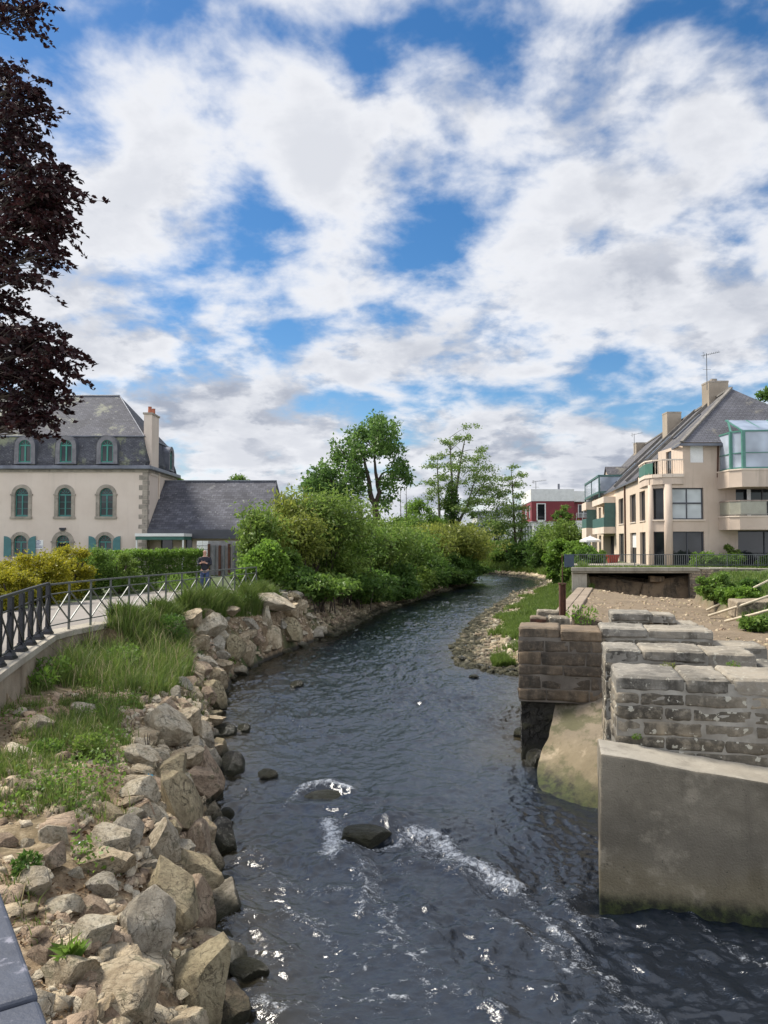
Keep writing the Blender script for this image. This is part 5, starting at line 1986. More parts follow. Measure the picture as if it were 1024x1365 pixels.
mb.tube([C0 + hb * .05 + NA_ * -.05 + Vector((0, 0, zg - .3)), C0 + hb * .05 + NA_ * -.05 + Vector((0, 0, zT))], .17, 10)
mb.build('pillar', M['render_pink'], flats, smooth=True)


def flat_window(o, h, n, lo, hi, zb, zt, panes, depth=.24, glass='glass_dark', name='window', transom=None, sill=True, fm='dark_fascia'):
    fr = MB()
    for (q0, q1, r0, r1) in ((lo, lo + .08, zb, zt), (hi - .08, hi, zb, zt), (lo + .0801, hi - .0801, zt - .08, zt), (lo + .0801, hi - .0801, zb, zb + .08)):
        fr.obox(o, h, n, q0, q1, -depth, -depth + .08, r0, r1)
    for k in range(1, panes):
        c = lo + (hi - lo) * k / panes
        fr.obox(o, h, n, c - .035, c + .035, -depth, -depth + .075, zb + .0801, zt - .0801)
    if transom:
        fr.obox(o, h, n, lo + .0802, hi - .0802, -depth, -depth + .085, transom - .05, transom + .05)
    w = fr.build(name, M[fm], flats)
    g = MB()
    g.obox(o, h, n, lo + .03, hi - .03, -depth + .01, -depth + .025, zb + .03, zt - .03)
    g.build('pane', M[glass], w)
    if sill:
        sl = MB()
        sl.obox(o, h, n, lo - .08, hi + .1, -depth, .08, zb - .09, zb - .002)
        sl.build('sill', M['trim_pale'], w)
    return w


flat_window(C0, hb, nb, qa, qb, z1s, z1t, 1)
flat_window(C0, hb, nb, qa, qb, zg + .05, z0t, 1, sill=False)
flat_window(B1, Vector((1, 0, 0)), Vector(N1), fa, fb, z1s, z1t, 2, glass='glass_pale', transom=6.72)
flat_window(B1, Vector((1, 0, 0)), Vector(N1), fa, fb, zg + .05, z0t, 2, sill=False)
flat_window(B1, Vector((1, 0, 0)), Vector(N1), X(982, D0) - B1.x, 11.9, 5.3, Z(649, D0), 4, depth=.28, sill=False)
flat_window(B1, Vector((1, 0, 0)), Vector(N1), X(984, D0) - B1.x, 11.9, zg + .05, Z(707.5, D0), 4, depth=.28, sill=False)
# set-back second floor wall behind the bay balcony
xq = X(911, D0) + .05
mb = MB()
wall(mb, (xq, D0, 0), H1, N1, 11, zT, 10.72, [(X(922, D0) - xq, X(940, D0) - xq, Z(616.5, D0), Z(591, D0))], .12)
wall(mb, (xq, 54.5, 0), (0, -1, 0), (-1, 0, 0), 4.5, 8.5, 10.6, [(1.5, 2.5, 8.75, 10.4)], .2)
mb.build('upper_wall', M['render_pink'], flats)
mb = MB()
mb.box(X(922, D0), X(940, D0), D0 + .06, D0 + .10, Z(616.5, D0), Z(591, D0))
mb.build('roller_blind', M['white_paint'], flats)
mb = MB()
mb.box(xq + .1, xq + .15, 52.0, 53.0, 8.75, 10.4)
mb.build('balcony_door', M['glass_dark'], flats)
# balcony over the bay: rounded slab and green and grey railing
cen = Vector((19.7, 53.0, 0))
edge = [C0 + A * 3.4 + NA_ * .02, C0 + A * 1.6 + NA_ * .12, C0 + A * .4 + NA_ * .14, C0 + hb * .35 + nb * .14, C0 + hb * (Lb - .2) + nb * .14, B1 + Vector((.35, -.14, 0)), Vector((X(912, D0), D0 - .14, 0))]
edge = [Vector((p.x, p.y, 0)) for p in edge]
mb = MB()
for p, q in zip(edge[:-1], edge[1:]):
    for z0_, z1_, dd, mi in ((7.96, 8.42, 0, 0), (8.4205, 8.64, .06, 1)):
        dv = (q - p).normalized()
        nn = Vector((dv.y, -dv.x, 0))
        mb.prism([p + nn * dd + Vector((0, 0, z0_)), q + nn * dd + Vector((0, 0, z0_)), q + nn * dd + Vector((0, 0, z1_)), p + nn * dd + Vector((0, 0, z1_))], -nn * .25, mi)
mb.add([(p.x, p.y, 8.6) for p in edge] + [(xq, 50.0, 8.6), (xq, 54.3, 8.6)], [tuple(range(len(edge) + 2))], 1)
bal = mb.build('bay_balcony', [M['render_pink'], M['trim_pale']], flats)
mb = MB()
for p, q in zip(edge[:-1], edge[1:]):
    mb.bar((p.x, p.y, 9.56), (q.x, q.y, 9.56), .11, .09)
mb.build('top_rail', M['trim_pale'], bal)
mb = MB()
for p, q in zip(edge[:-1], edge[1:]):
    L_ = (q - p).length
    nn = max(2, int(L_ / .14))
    for k in range(nn + 1):
        c = p.lerp(q, k / nn)
        mb.box(c.x - .012, c.x + .012, c.y - .012, c.y + .012, 8.6, 9.52)
mb.build('balusters', M['trim_pale'], bal)
mb = MB()
for p, q in zip(edge[:3], edge[1:4]):
    dv = (q - p).normalized()
    mb.prism([p + Vector((0, 0, 8.68)), q + Vector((0, 0, 8.68)), q + Vector((0, 0, 9.4)), p + Vector((0, 0, 9.4))], Vector((dv.y, -dv.x, 0)) * .02)
mb.build('green_screen', plain('green_screen', (.06, .16, .12), (.05, .13, .10), 3, .5, .05), bal)

# roof
zEv, zRg = 10.77, 15.2
E0 = Vector((19.56, 50, 0)) - A * .4                # eave line direction A; slope plane drops .96 per metre outward
RG0 = Vector((24.9, 55, 0))
off_rg = 4.62


def slope_pt(s, off):
    """on the river-side slope: s metres along, off metres out from the upper eave line (negative is up)"""
    p = Vector((19.56, 50, 0)) + A * s + NA_ * off
    return Vector((p.x, p.y, zEv - .955 * off))


mb = MB()
ev = 2.15
rid = lambda s: slope_pt(s, -off_rg)
s_r0, s_r1 = 5.3, 44.0
sA = 4.6
mb.add([slope_pt(-.4, .12), slope_pt(sA, .12), slope_pt(sA, ev), slope_pt(36.0, ev), rid(s_r1), rid(s_r0)], [(0, 1, 2, 3, 4, 5)], 0)
p0 = slope_pt(-.4, .12)
xr2 = RG0.x + (RG0.x - p0.x) + .3
mb.add([p0, rid(s_r0), (xr2, p0.y, p0.z)], [(0, 2, 1)], 1)
mb.add([(xr2, p0.y, p0.z), (xr2 + 5, 95, p0.z), rid(s_r1), rid(s_r0)], [(0, 1, 2, 3)], 0)
mb.add([slope_pt(36.0, ev), (slope_pt(36, ev).x + 12, slope_pt(36, ev).y, zEA), rid(s_r1)], [(0, 1, 2)], 1)
rf = mb.build('roof', [slate, slate_mat('slate_hip', 0, (0.125, 0.125, 0.145), (0.10, 0.10, 0.115), (0.19, 0.175, 0.14), .3, .18, .56)], flats)
mb = MB()
mb.bar(slope_pt(-.4, .2) - Vector((0, 0, .06)), (xr2, p0.y - .1, p0.z - .14), .16, .16)
mb.bar(slope_pt(sA, ev) - Vector((0, 0, .06)), slope_pt(36.0, ev) - Vector((0, 0, .06)), .16, .16)
mb.bar(slope_pt(-.4, .2) - Vector((0, 0, .06)), slope_pt(sA, .2) - Vector((0, 0, .06)), .12, .12)
mb.build('gutter', M['zinc'], flats)
mb = MB()
for s0 in (9.2, 15.4, 22.5):      # raised verges across the slope
    up = Vector((0, 0, .16))
    mb.bar(slope_pt(s0, ev - .05) + up, rid(s0) + up, .34, .22)
mb.bar(rid(s_r0) + Vector((0, 0, .06)), rid(s_r1) + Vector((0, 0, .06)), .22, .14)
mb.bar(p0 + Vector((0, 0, .05)), rid(s_r0) + Vector((0, 0, .05)), .22, .12)
mb.build('verge', plain('mossy_verge', (.22, .20, .175), (.12, .11, .1), 2, .9, .3, .02), flats)
for s0, s1, o0, o1 in ((7.0, 8.0, -3.0, -1.2), (11.0, 12.0, -3.3, -1.8), (12.8, 14.0, -2.2, -.2), (17.0, 18.2, -2.6, -1.0), (19.5, 20.8, -.6, 1.2), (24.0, 25.4, -.6, 1.4)):
    nrm = Vector((NA_.x * .955, NA_.y * .955, 1)).normalized() * .10
    mb = MB()
    q = [slope_pt(s0, o1), slope_pt(s1, o1), slope_pt(s1, o0), slope_pt(s0, o0)]
    mb.prism([p + nrm * .05 for p in q], nrm)
    sk = mb.build('skylight', M['zinc'], rf)
    mb = MB()
    q = [slope_pt(s0 + .1, o1 - .1), slope_pt(s1 - .1, o1 - .1), slope_pt(s1 - .1, o0 + .1), slope_pt(s0 + .1, o0 + .1)]
    mb.add([p + nrm * 1.15 for p in q], [(0, 1, 2, 3)])
    mb.build('pane', M['glass_sky'], rf)
# chimneys and aerials
chm = render_mat('chimney_render', (.36, .30, .23), (.25, .205, .155), .5)
c1 = chimney(rf, X(944, 58.6), X(970, 58.6), 58.0, 59.3, 14.0, Z(512, 58.6), chm, 0, .02)
m = MB()
m.box(X(951, 58.6), X(958, 58.6), 58.4, 58.8, Z(512, 58.6) + .14, Z(512, 58.6) + .38)
m.build('chimney_pot', M['granite'], c1)
chimney(rf, X(889, 69), X(908, 69), 68.5, 69.7, 13.5, Z(552, 69), chm, 0, .02)
chimney(rf, X(848, 87), X(862, 87), 86.5, 87.5, 13.5, Z(592, 87), chm, 0, .02)


def aerial(root, x, y, z0, z1, sc=1.0):
    m = MB()
    m.tube([(x, y, z0), (x, y, z1)], .028 * sc, 6)
    for k in range(7):
        q = (k - 1) * .17 * sc
        m.tube([(x + q - .1 * sc, y - .32 * sc, z1 - .1 + q * .25), (x + q + .1 * sc, y + .32 * sc, z1 - .1 + q * .25)], .012 * sc, 4)
    m.tube([(x - .4 * sc, y, z1 - .2), (x + 1.0 * sc, y, z1 + .1)], .018 * sc, 5)
    for k in range(5):
        m.tube([(x - .32 * sc, y - .1, z1 - .35 + k * .1), (x - .12 * sc, y + .1, z1 - .35 + k * .1)], .014 * sc, 4)
    m.tube([(x - .3 * sc, y, (z0 + z1 * 2) / 3 - .3), (x + .3 * sc, y, (z0 + z1 * 2) / 3 - .3)], .014 * sc, 4)
    return m.build('aerial', M['thin_iron'], root)


aerial(flats, X(946, 56.2), 56.2, Z(520, 56.2), Z(471, 56.2), 1.0)
aerial(flats, X(845, 87), 86.4, Z(605, 87), Z(579, 87), 1.0)
# glazed top corner with its balcony slab
gx0, gx1 = X(957.5, 50), 33.5
yf = 47.4
zS0, zS1 = Z(648.5, yf), Z(626, yf)


def slab_poly(x0, x1, y0, y1, ch):
    return [(x0, y1), (x0, y0 + ch), (x0 + ch * .55, y0 + .18), (x0 + ch * 2.6, y0), (x1, y0), (x1, y1)]


def slab(name, root, x0, x1, y0, y1, z0, z1, mat, edge_mat, ch=.9):
    mb = MB()
    pp = slab_poly(x0, x1, y0, y1, ch)
    mb.prism([(x, y, z0) for x, y in pp], (0, 0, z1 - z0))
    s = mb.build(name, mat, root)
    m = MB()
    pp = slab_poly(x0 - .04, x1, y0 - .04, y1, ch)
    m.prism([(x, y, z1 + .0005) for x, y in pp], (0, 0, .09))
    m.build('slab_edge', edge_mat, s)
    return s


slab('upper_balcony', flats, gx0, gx1, yf, D0 - .002, zS0, zS1, M['render_pink'], M['trim_pale'])
zP0, zP1, zPr = zS1 + .1, Z(573, yf), Z(566, 49.4)
glz = plain('green_frame', (.07, .21, .165), (.05, .16, .125), 3, .4, .05)
pp = slab_poly(gx0 + .2, gx1, yf + .12, D0, .85)
fr = MB()
top = {}
for i, (x, y) in enumerate(pp[:-1]):
    if i in (0,):
        continue
    fr.box(x - .1, x + .1, y - .09, y + .09, zP0, zP1)
for (p, q) in zip(pp[:-2], pp[1:-1]):
    for z in (zP0 + .05, zP1 - .02, zP0 + (zP1 - zP0) * .42):
        fr.bar((*p, z), (*q, z), .09, .1 if z != zP0 + (zP1 - zP0) * .42 else .05)
x = pp[3][0] + 1.9
while x < gx1:
    fr.box(x - .07, x + .07, yf + .05, yf + .19, zP0 + .1, zP1 - .075)
    x += 1.9
for x in np.arange(pp[2][0], gx1, 1.35):
    fr.bar((x, yf + .1 if x > pp[3][0] else yf + .4, zP1 + .02), (x - .1, 49.9, zPr + .35), .08, .08)
fr.bar((pp[1][0], pp[1][1], zP1), (pp[1][0] + .5, 49.9, zPr + .35), .1, .1)
cons = fr.build('conservatory_frame', glz, flats)
gl = MB()
for (p, q) in zip(pp[:-2], pp[1:-1]):
    d_ = (Vector((*q, 0)) - Vector((*p, 0))).normalized()
    gl.prism([(*p, zP0 + .1), (*q, zP0 + .1), (*q, zP1 - .05), (*p, zP1 - .05)], Vector((d_.y, -d_.x, 0)) * -.02)
gl.quad((pp[2][0], yf + .3, zP1 + .03), (gx1, yf + .15, zP1 + .03), (gx1, 49.9, zPr + .36), (pp[1][0] + .5, 49.9, zPr + .36))
gl.build('conservatory_glass', M['glass_sky'], cons)
m = MB()
m.box(pp[1][0] + .3, gx1, 49.5, 49.9, zP0, zP1)
m.build('back_panel', M['render_sand'], flats)
# middle balcony with its bars
by0 = 47.7
bx0 = X(958.5, 50)
zB0, zB1 = Z(706, by0), Z(689, by0)
sb = slab('middle_balcony', flats, bx0, 33.5, by0, D0 - .003, zB0, zB1, M['render_pink'], M['trim_pale'], .75)
zb1_, zbt = zB1 + .09, Z(667, by0)
mb = MB()
pp = slab_poly(bx0 + .1, 33.4, by0 + .1, D0, .75)
for (p, q) in zip(pp[:-2], pp[1:-1]):
    mb.bar((*p, zbt), (*q, zbt), .08, .07)
mb.build('top_rail', plain('worn_rail', (.34, .27, .22), (.22, .17, .14), 3, .6, .1), sb)
mb = MB()
for x in np.arange(pp[3][0], 33, .17):
    mb.box(x - .013, x + .013, by0 + .09, by0 + .115, zb1_, zbt - .04)
for (p, q) in zip(pp[:-2], pp[1:-1]):
    mb.bar((*p, zb1_ + .1), (*q, zb1_ + .1), .03, .03)
mb.build('balusters', plain('worn_bars', (.30, .28, .24), (.2, .185, .16), 3, .6, .1), sb)
mb = MB()
for (p, q) in zip(pp[:3], pp[1:4]):
    d_ = (Vector((*q, 0)) - Vector((*p, 0))).normalized()
    mb.prism([(*p, zb1_ + .05), (*q, zb1_ + .05), (*q, zbt - .05), (*p, zbt - .05)], Vector((d_.y, -d_.x, 0)) * -.015)
mb.build('side_screen', plain('side_screen', (.34, .33, .26), (.28, .27, .21), 2, .4, .05), sb)
mb = MB()
mb.box(X(1000, 49.7), X(1005, 49.7), D0 + .0, D0 + .04, 5.4, Z(651, D0))
mb.build('curtain', M['white_paint'], flats)
# corner drainpipe and bay drainpipe
mb = MB()
mb.tube([(xq + .1 + X(957, D0) - xq, D0 - .06, 10.5), (X(957.6, D0), D0 - .06, 8.4)], .05, 6)
q = C0 + A * s_at(834.5) + NA_ * .07
mb.tube([(q.x, q.y, zg), (q.x, q.y, zEA - .1)], .07, 8)
mb.build('drainpipe', M['rust'], flats)
# the far wing: recessed balconies, green screens, glass boxes
Cs = C0 + A * sec
mb = MB()
S2 = LA - sec
r1a, r1b = 0.05, s_at(803.5) - sec
wall(mb, Cs - NA_ * 0.03, A, NA_, S2, zg - .3, zEA - .1,
     [(r1a, r1b, Z(683, 68), Z(675, 68) + .8), (r1a + .4, r1b, zg + .02, Z(714, 68)), (s_at(801) - sec, s_at(798) - sec, Z(702, 78), Z(678, 78)), (s_at(801) - sec, s_at(798) - sec, zg + .1, Z(714, 78))], .7)
wall(mb, Cs + A * S2 - NA_ * .03, -NA_, A, 8, zg - .3, zEA - .1)
mb.build('far_wall', M['render_sand'], flats)
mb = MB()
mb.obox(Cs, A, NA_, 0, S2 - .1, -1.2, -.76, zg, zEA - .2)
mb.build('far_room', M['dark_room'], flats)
grn = plain('green_balcony', (.06, .14, .125), (.045, .105, .095), 3, .5, .05)
for k, (pa, pb, zt_, zb_, hgt, drop) in enumerate([(821, 804, Z(664, 68), Z(672, 68), .0, 1), (821, 804, Z(703, 68), Z(711.5, 68), 1.1, 1), (795, 788.5, Z(670, 80), Z(680, 80), 0, 1), (795, 788.5, Z(704, 80), Z(718, 80), 1.3, 1)]):
    sa, sb_ = s_at(pa), s_at(pb)
    m = MB()
    m.obox(C0, A, NA_, sa, sb_, .0, 1.0, zb_, zt_)
    f = m.build('far_balcony', M['trim_pale'], flats)
    if hgt:
        m = MB()
        m.obox(C0, A, NA_, sa + .05, sb_ - .05, .92, .98, zt_ + .002, zt_ + hgt * .75)
        m.obox(C0, A, NA_, sa + .05, sa + .11, .02, .919, zt_ + .002, zt_ + hgt + 1.4)
        m.build('green_screen', grn, f)
m = MB()
sa, sb_ = s_at(806) - 1.2, s_at(788.5)
za, zb_ = Z(663, 78), Z(643, 78)
for s_ in (sa, (sa + sb_) / 2, sb_):
    for o_ in (-2.0, .6):
        m.obox(C0, A, NA_, s_ - .07, s_ + .07, o_ - .07, o_ + .07, za - .4, zb_)
for z in (za, zb_):
    for o_ in (-2.0, .6):
        m.obox(C0, A, NA_, sa, sb_, o_ - .09, o_ + .09, z + .0005, z + .2)
    for s_ in (sa, sb_):
        m.obox(C0, A, NA_, s_ - .08, s_ + .08, -1.9, .5, z + .01, z + .19)
gb = m.build('roof_glasshouse', grn, flats)
m = MB()
m.obox(C0, A, NA_, sa + .1, sb_ - .1, .58, .62, za + .2, zb_)
m.obox(C0, A, NA_, sa - .02, sa + .02, -1.9, .5, za + .2, zb_)
m.build('pane', M['glass_sky'], gb)
# small gabled dormer on the far slope
o_ = 1.2
dz = slope_pt(27, o_)
m = MB()
for s_ in (25.3, 27.8):
    pass
q = lambda s, off, z: slope_pt(s, off) * 1 + Vector((0, 0, z - slope_pt(s, off).z))
zl, zh = dz.z, dz.z + 2.0
m.add([q(25.6, o_, zl), q(27.6, o_, zl), q(27.6, o_, zl + 1.3), q(26.6, o_, zh), q(25.6, o_, zl + 1.3)], [(0, 1, 2, 3, 4)])
m.add([q(25.6, o_, zl), q(25.6, o_, zl + 1.3), q(25.6, o_ - 1.4, zl + 1.3)], [(0, 1, 2)])
m.build('gable_dormer', M['render_sand'], flats)
m = MB()
m.quad(q(25.4, o_ + .15, zl + 1.2), q(26.6, o_ + .15, zh + .08), q(26.6, o_ - 2.2, zh + .08), q(25.4, o_ - 1.6, zl + 1.2))
m.quad(q(26.6, o_ + .15, zh + .08), q(27.8, o_ + .15, zl + 1.2), q(27.8, o_ - 1.6, zl + 1.2), q(26.6, o_ - 2.2, zh + .08))
m.build('dormer_roof', slate, flats)

# ------------------------------------------------------------------ parasol and red planter in the garden
d = 62
c = P(787, 724, d)
par = thing('parasol', 'off white garden parasol open beside the far wing of the flats', 'parasol', (c.x, d, 2.58))
zc = Z(714.5, d)
mb = MB()
rr = (X(801, d) - X(773, d)) / 2 * 1.05
vs = [(c.x, d, zc)]
for k in range(8):
    a = 2 * math.pi * k / 8 + .2
    vs.append((c.x + rr * math.cos(a), d + rr * math.sin(a), Z(720, d)))
for k in range(8):
    a = 2 * math.pi * k / 8 + .2
    vs.append((c.x + rr * math.cos(a), d + rr * math.sin(a), Z(720, d) - .16))
mb.add(vs, [(0, k + 1, (k + 1) % 8 + 1) for k in range(8)] + [(k + 1, k + 9, (k + 1) % 8 + 9, (k + 1) % 8 + 1) for k in range(8)])
mb.build('canopy', M['white_paint'], par)
MB().tube([(c.x, d, 2.5), (c.x, d, zc + .1)], .035, 8).build('pole', M['white_paint'], par)
c = P(816.5, 744, 58)
mb = MB()
z0_ = 2.58
mb.add([(c.x + sx * r, 58 + sy * r, z) for r, z in ((.3, z0_), (.4, z0_ + .55), (.43, z0_ + .55), (.43, z0_ + .63), (.36, z0_ + .63), (.33, z0_ + .4)) for sx, sy in ((-1, -1), (1, -1), (1, 1), (-1, 1))],
       [(i * 4 + k, i * 4 + (k + 1) % 4, i * 4 + 4 + (k + 1) % 4, i * 4 + 4 + k) for i in range(5) for k in range(4)] + [(20, 21, 22, 23)])
tag(mb.build('planter', plain('red_plastic', (.42, .06, .035), (.33, .045, .028), 3, .4, .05), bevel=.01), 'red square planter on the lawn against the beige flats', 'planter')

# ------------------------------------------------------------------ the red house at the bend
d = 112.0
zr0 = 2.3
rx0, rx1, rx2 = X(709, d), X(766, d), X(800, d)
zt, zw, zr1, zwb = Z(652, d), Z(668, d), Z(695, d), Z(726, d)
red = thing('red_house', 'modern house with dark red upper walls and a flat white roof band', 'house', ((rx0 + rx1) / 2, d, zr0))
SN = Vector((-.997, .08, 0))
sh = Vector((.08, .997, 0))
O = Vector((rx0, d, 0))
ls = 14.0


def red_wall(nm, z0, z1, mat, extra=0.0, holes_f=(), holes_s=(), t=.2):
    mb = MB()
    wall(mb, (rx0 - extra, d - extra, 0), H1, N1, rx1 - rx0 + extra, z0, z1, holes_f, t)
    wall(mb, O + SN * extra, sh, SN, ls, z0, z1, holes_s, t)
    wall(mb, (rx1, d - extra, 0), (0, 1, 0), (1, 0, 0), 9, z0, z1)
    return mb.build(nm, mat, red)


wf = (X(717, d) - rx0, X(726.5, d) - rx0, Z(693, d), Z(672, d))
red_wall('red_wall', zr1, zw, M['red_cladding'], 0, [wf], [(2.0, 4.6, zr1 + .4, zw - .5), (7.0, 10.4, zr1 + .4, zw - .5)])
red_wall('roof_band', zw, zt, M['white_paint'], .08)
red_wall('ground_wall', zr0 - .5, zr1, M['white_paint'], -.25)
mb = MB()
mb.add([(rx0 - .08, d - .08, zt), (rx1, d - .08, zt), (rx1, d + 14, zt), (O.x + sh.x * ls, O.y + sh.y * ls, zt)], [(0, 1, 2, 3)])
mb.build('roof', M['white_paint'], red)
fr = MB()
a0, a1 = rx0 + wf[0], rx0 + wf[1]
for b in ((a0 - .16, a0, wf[2] - .1, wf[3] + .12), (a1, a1 + .16, wf[2] - .1, wf[3] + .12), (a0, a1, wf[3], wf[3] + .12), (a0, a1, wf[2] - .35, wf[2])):
    fr.box(b[0], b[1], d - .08, d - .0, b[2], b[3])
w = fr.build('window', M['white_paint'], red)
MB().box(a0, a1, d + .12, d + .16, wf[2], wf[3]).build('pane', M['glass_dark'], w)
m = MB()
for q0, q1 in ((2.0, 4.6), (7.0, 10.4)):
    m.obox(O, sh, SN, q0 + .01, q1 - .01, -.16, -.12, zr1 + .41, zw - .51)
m.build('side_pane', M['glass_pale'], red)
# set back right part with a balcony window
mb = MB()
yb = d + 1.2
h2 = (X(772, yb) - rx1, X(785, yb) - rx1, Z(690, yb), Z(672.5, yb))
wall(mb, (rx1, yb, 0), H1, N1, rx2 - rx1 + 6, Z(694, yb), Z(669.5, yb), [h2], .2)
mb.build('side_wing_wall', M['red_cladding'], red)
mb = MB()
mb.box(rx1 + .001, rx2 + 6, yb - .6, yb + 8, Z(669, yb), Z(655, yb))
mb.box(rx1 + .001, rx2 + 6, yb - .3, yb + 8, zr0, Z(694.2, yb))
mb.build('side_wing_band', M['white_paint'], red)
fr = MB()
a0, a1 = rx1 + h2[0], rx1 + h2[1]
for b in ((a0 - .12, a0, h2[2], h2[3]), (a1, a1 + .12, h2[2], h2[3]), (a0, a1, h2[3] - .1, h2[3]), ((a0 + a1) / 2 - .06, (a0 + a1) / 2 + .06, h2[2], h2[3] - .1)):
    fr.box(b[0], b[1], yb - .05, yb + .02, b[2], b[3])
w = fr.build('window', M['white_paint'], red)
MB().box(a0, a1, yb + .1, yb + .14, h2[2], h2[3]).build('pane', M['glass_dark'], w)
mb = MB()
for z in (Z(689.5, yb), Z(684.5, yb), Z(687, yb)):
    mb.box(rx1 + .5, rx2 + 3, yb - .42, yb - .36, z, z + .07)
for x in np.arange(rx1 + .5, rx2 + 3, .9):
    mb.box(x - .03, x + .03, yb - .41, yb - .37, Z(693, yb), Z(684.5, yb))
mb.build('balcony_rail', M['white_paint'], red)
aerial(red, X(715, d + 3), d + 3, zt - .5, Z(641, d + 3), 1.6)
MB().tube([(X(745.5, d + 2), d + 2, zt - .2), (X(745.5, d + 2), d + 2, Z(645, d + 2))], .16, 8).build('flue', M['zinc'], red)
# little white garden room below it
root = thing('garden_room', 'low white glazed garden room beside the red house, behind the trees', 'conservatory', (X(700, 108), 108, 2.3))
g0, g1 = X(690, 108), X(711, 108)
MB().box(g0, g1, 108, 111, Z(701, 108), Z(697.5, 108)).build('roof', M['white_paint'], root)
mb = MB()
mb.box(g0 + .1, g1 - .1, 108.3, 110.8, 2.2, Z(701.2, 108))
mb.build('glass_wall', M['glass_pale'], root)
mb = MB()
for k in range(6):
    x = g0 + .05 + (g1 - g0 - .2) * k / 5
    mb.box(x, x + .12, 108.15, 108.29, 2.2, Z(701.2, 108))
mb.build('mullions', M['white_paint'], root)
# pale houses far behind the trees
for (pa, pb, pe, pt, d, lab, wm) in [(636, 668, 690, 680, 165, 'distant pale house with a grey roof seen between the airy trees', 'pale_block'), (668, 702, 682, 674, 190, 'far white house almost hidden by the branches left of the red house', 'white_paint'),
                                     (636, 652, 708, 697, 140, 'low grey shed behind the bushes at the far bend', 'wood_grey')]:
    a, b = X(pa, d), X(pb, d)
    root = thing('distant_house', lab, 'house', ((a + b) / 2, d, 2.3), 'far houses')
    MB().box(a, b, d, d + 9, 2.0, Z(pe, d)).build('wall', M[wm], root)
    mb = MB()
    e, tp = Z(pe, d), Z(pt, d)
    mb.quad((a - .4, d - .4, e), (b + .4, d - .4, e), (b + .4, d + 4.5, tp), (a - .4, d + 4.5, tp))
    mb.quad((b + .4, d + 9.4, e), (a - .4, d + 9.4, e), (a - .4, d + 4.5, tp), (b + .4, d + 4.5, tp))
    mb.build('roof', M['zinc'], root)
    mb = MB()
    for k in range(3):
        x = a + (b - a) * (.2 + .3 * k)
        mb.box(x - .5, x + .5, d - .04, d - .004, 3.4, min(5.0, e - .6))
    mb.build('window', M['glass_dark'], root)
# ------------------------------------------------------------------ foliage
def leaf_mesh(name, c, size, mat, parent=None, aspect=.5, droop=0.0, dirs=None, seed=1, fold=.18, label=None):
    """many separate leaves: each a small pointed, folded blade"""
    rg = np.random.default_rng(seed)
    c = np.asarray(c, float)
    n = len(c)
    d = rg.normal(size=(n, 3))
    if dirs is not None:
        d = d * .55 + dirs
    d[:, 2] -= droop
    d /= np.linalg.norm(d, axis=1)[:, None] + 1e-9
    t = rg.normal(size=(n, 3))
    s = np.cross(d, t)
    s /= np.linalg.norm(s, axis=1)[:, None] + 1e-9
    up = np.cross(s, d)
    L = (np.asarray(size) * rg.uniform(.6, 1.35, n))[:, None]
    W = L * aspect * .5
    a, b = c - d * L * .5, c + d * L * .5
    m = c + up * L * fold * rg.choice([-1, 1], n)[:, None]
    m -= d * L * .08
    v = np.stack([a, m + s * W, b, m - s * W], 1)
    q = np.arange(n)[:, None] * 4 + np.array([0, 1, 2, 3])
    return link(name, np_mesh(name, v, q), mat, parent)


def shell_pts(rg, n, cen, rad, hollow=.55):
    u = rg.normal(size=(n, 3))
    u /= np.linalg.norm(u, axis=1)[:, None]
    r = (hollow ** 3 + (1 - hollow ** 3) * rg.random(n)) ** (1 / 3)
    return np.asarray(cen) + u * r[:, None] * np.asarray(rad), u


def clumpy(rg, cen, rad, n, k, cr, hollow=.7, low=-.6):
    """leaves in clumps laid over a rounded volume"""
    cc, u = shell_pts(rg, k * 2, cen, rad, hollow)
    ok = u[:, 2] > low
    cc, u = cc[ok][:k], u[ok][:k]
    cs = rg.uniform(.55, 1.25, len(cc)) * cr
    i = rg.integers(0, len(cc), n)
    p = cc[i] + rg.normal(size=(n, 3)) * cs[i][:, None] * np.array([.5, .5, .36])
    return p, u[i]


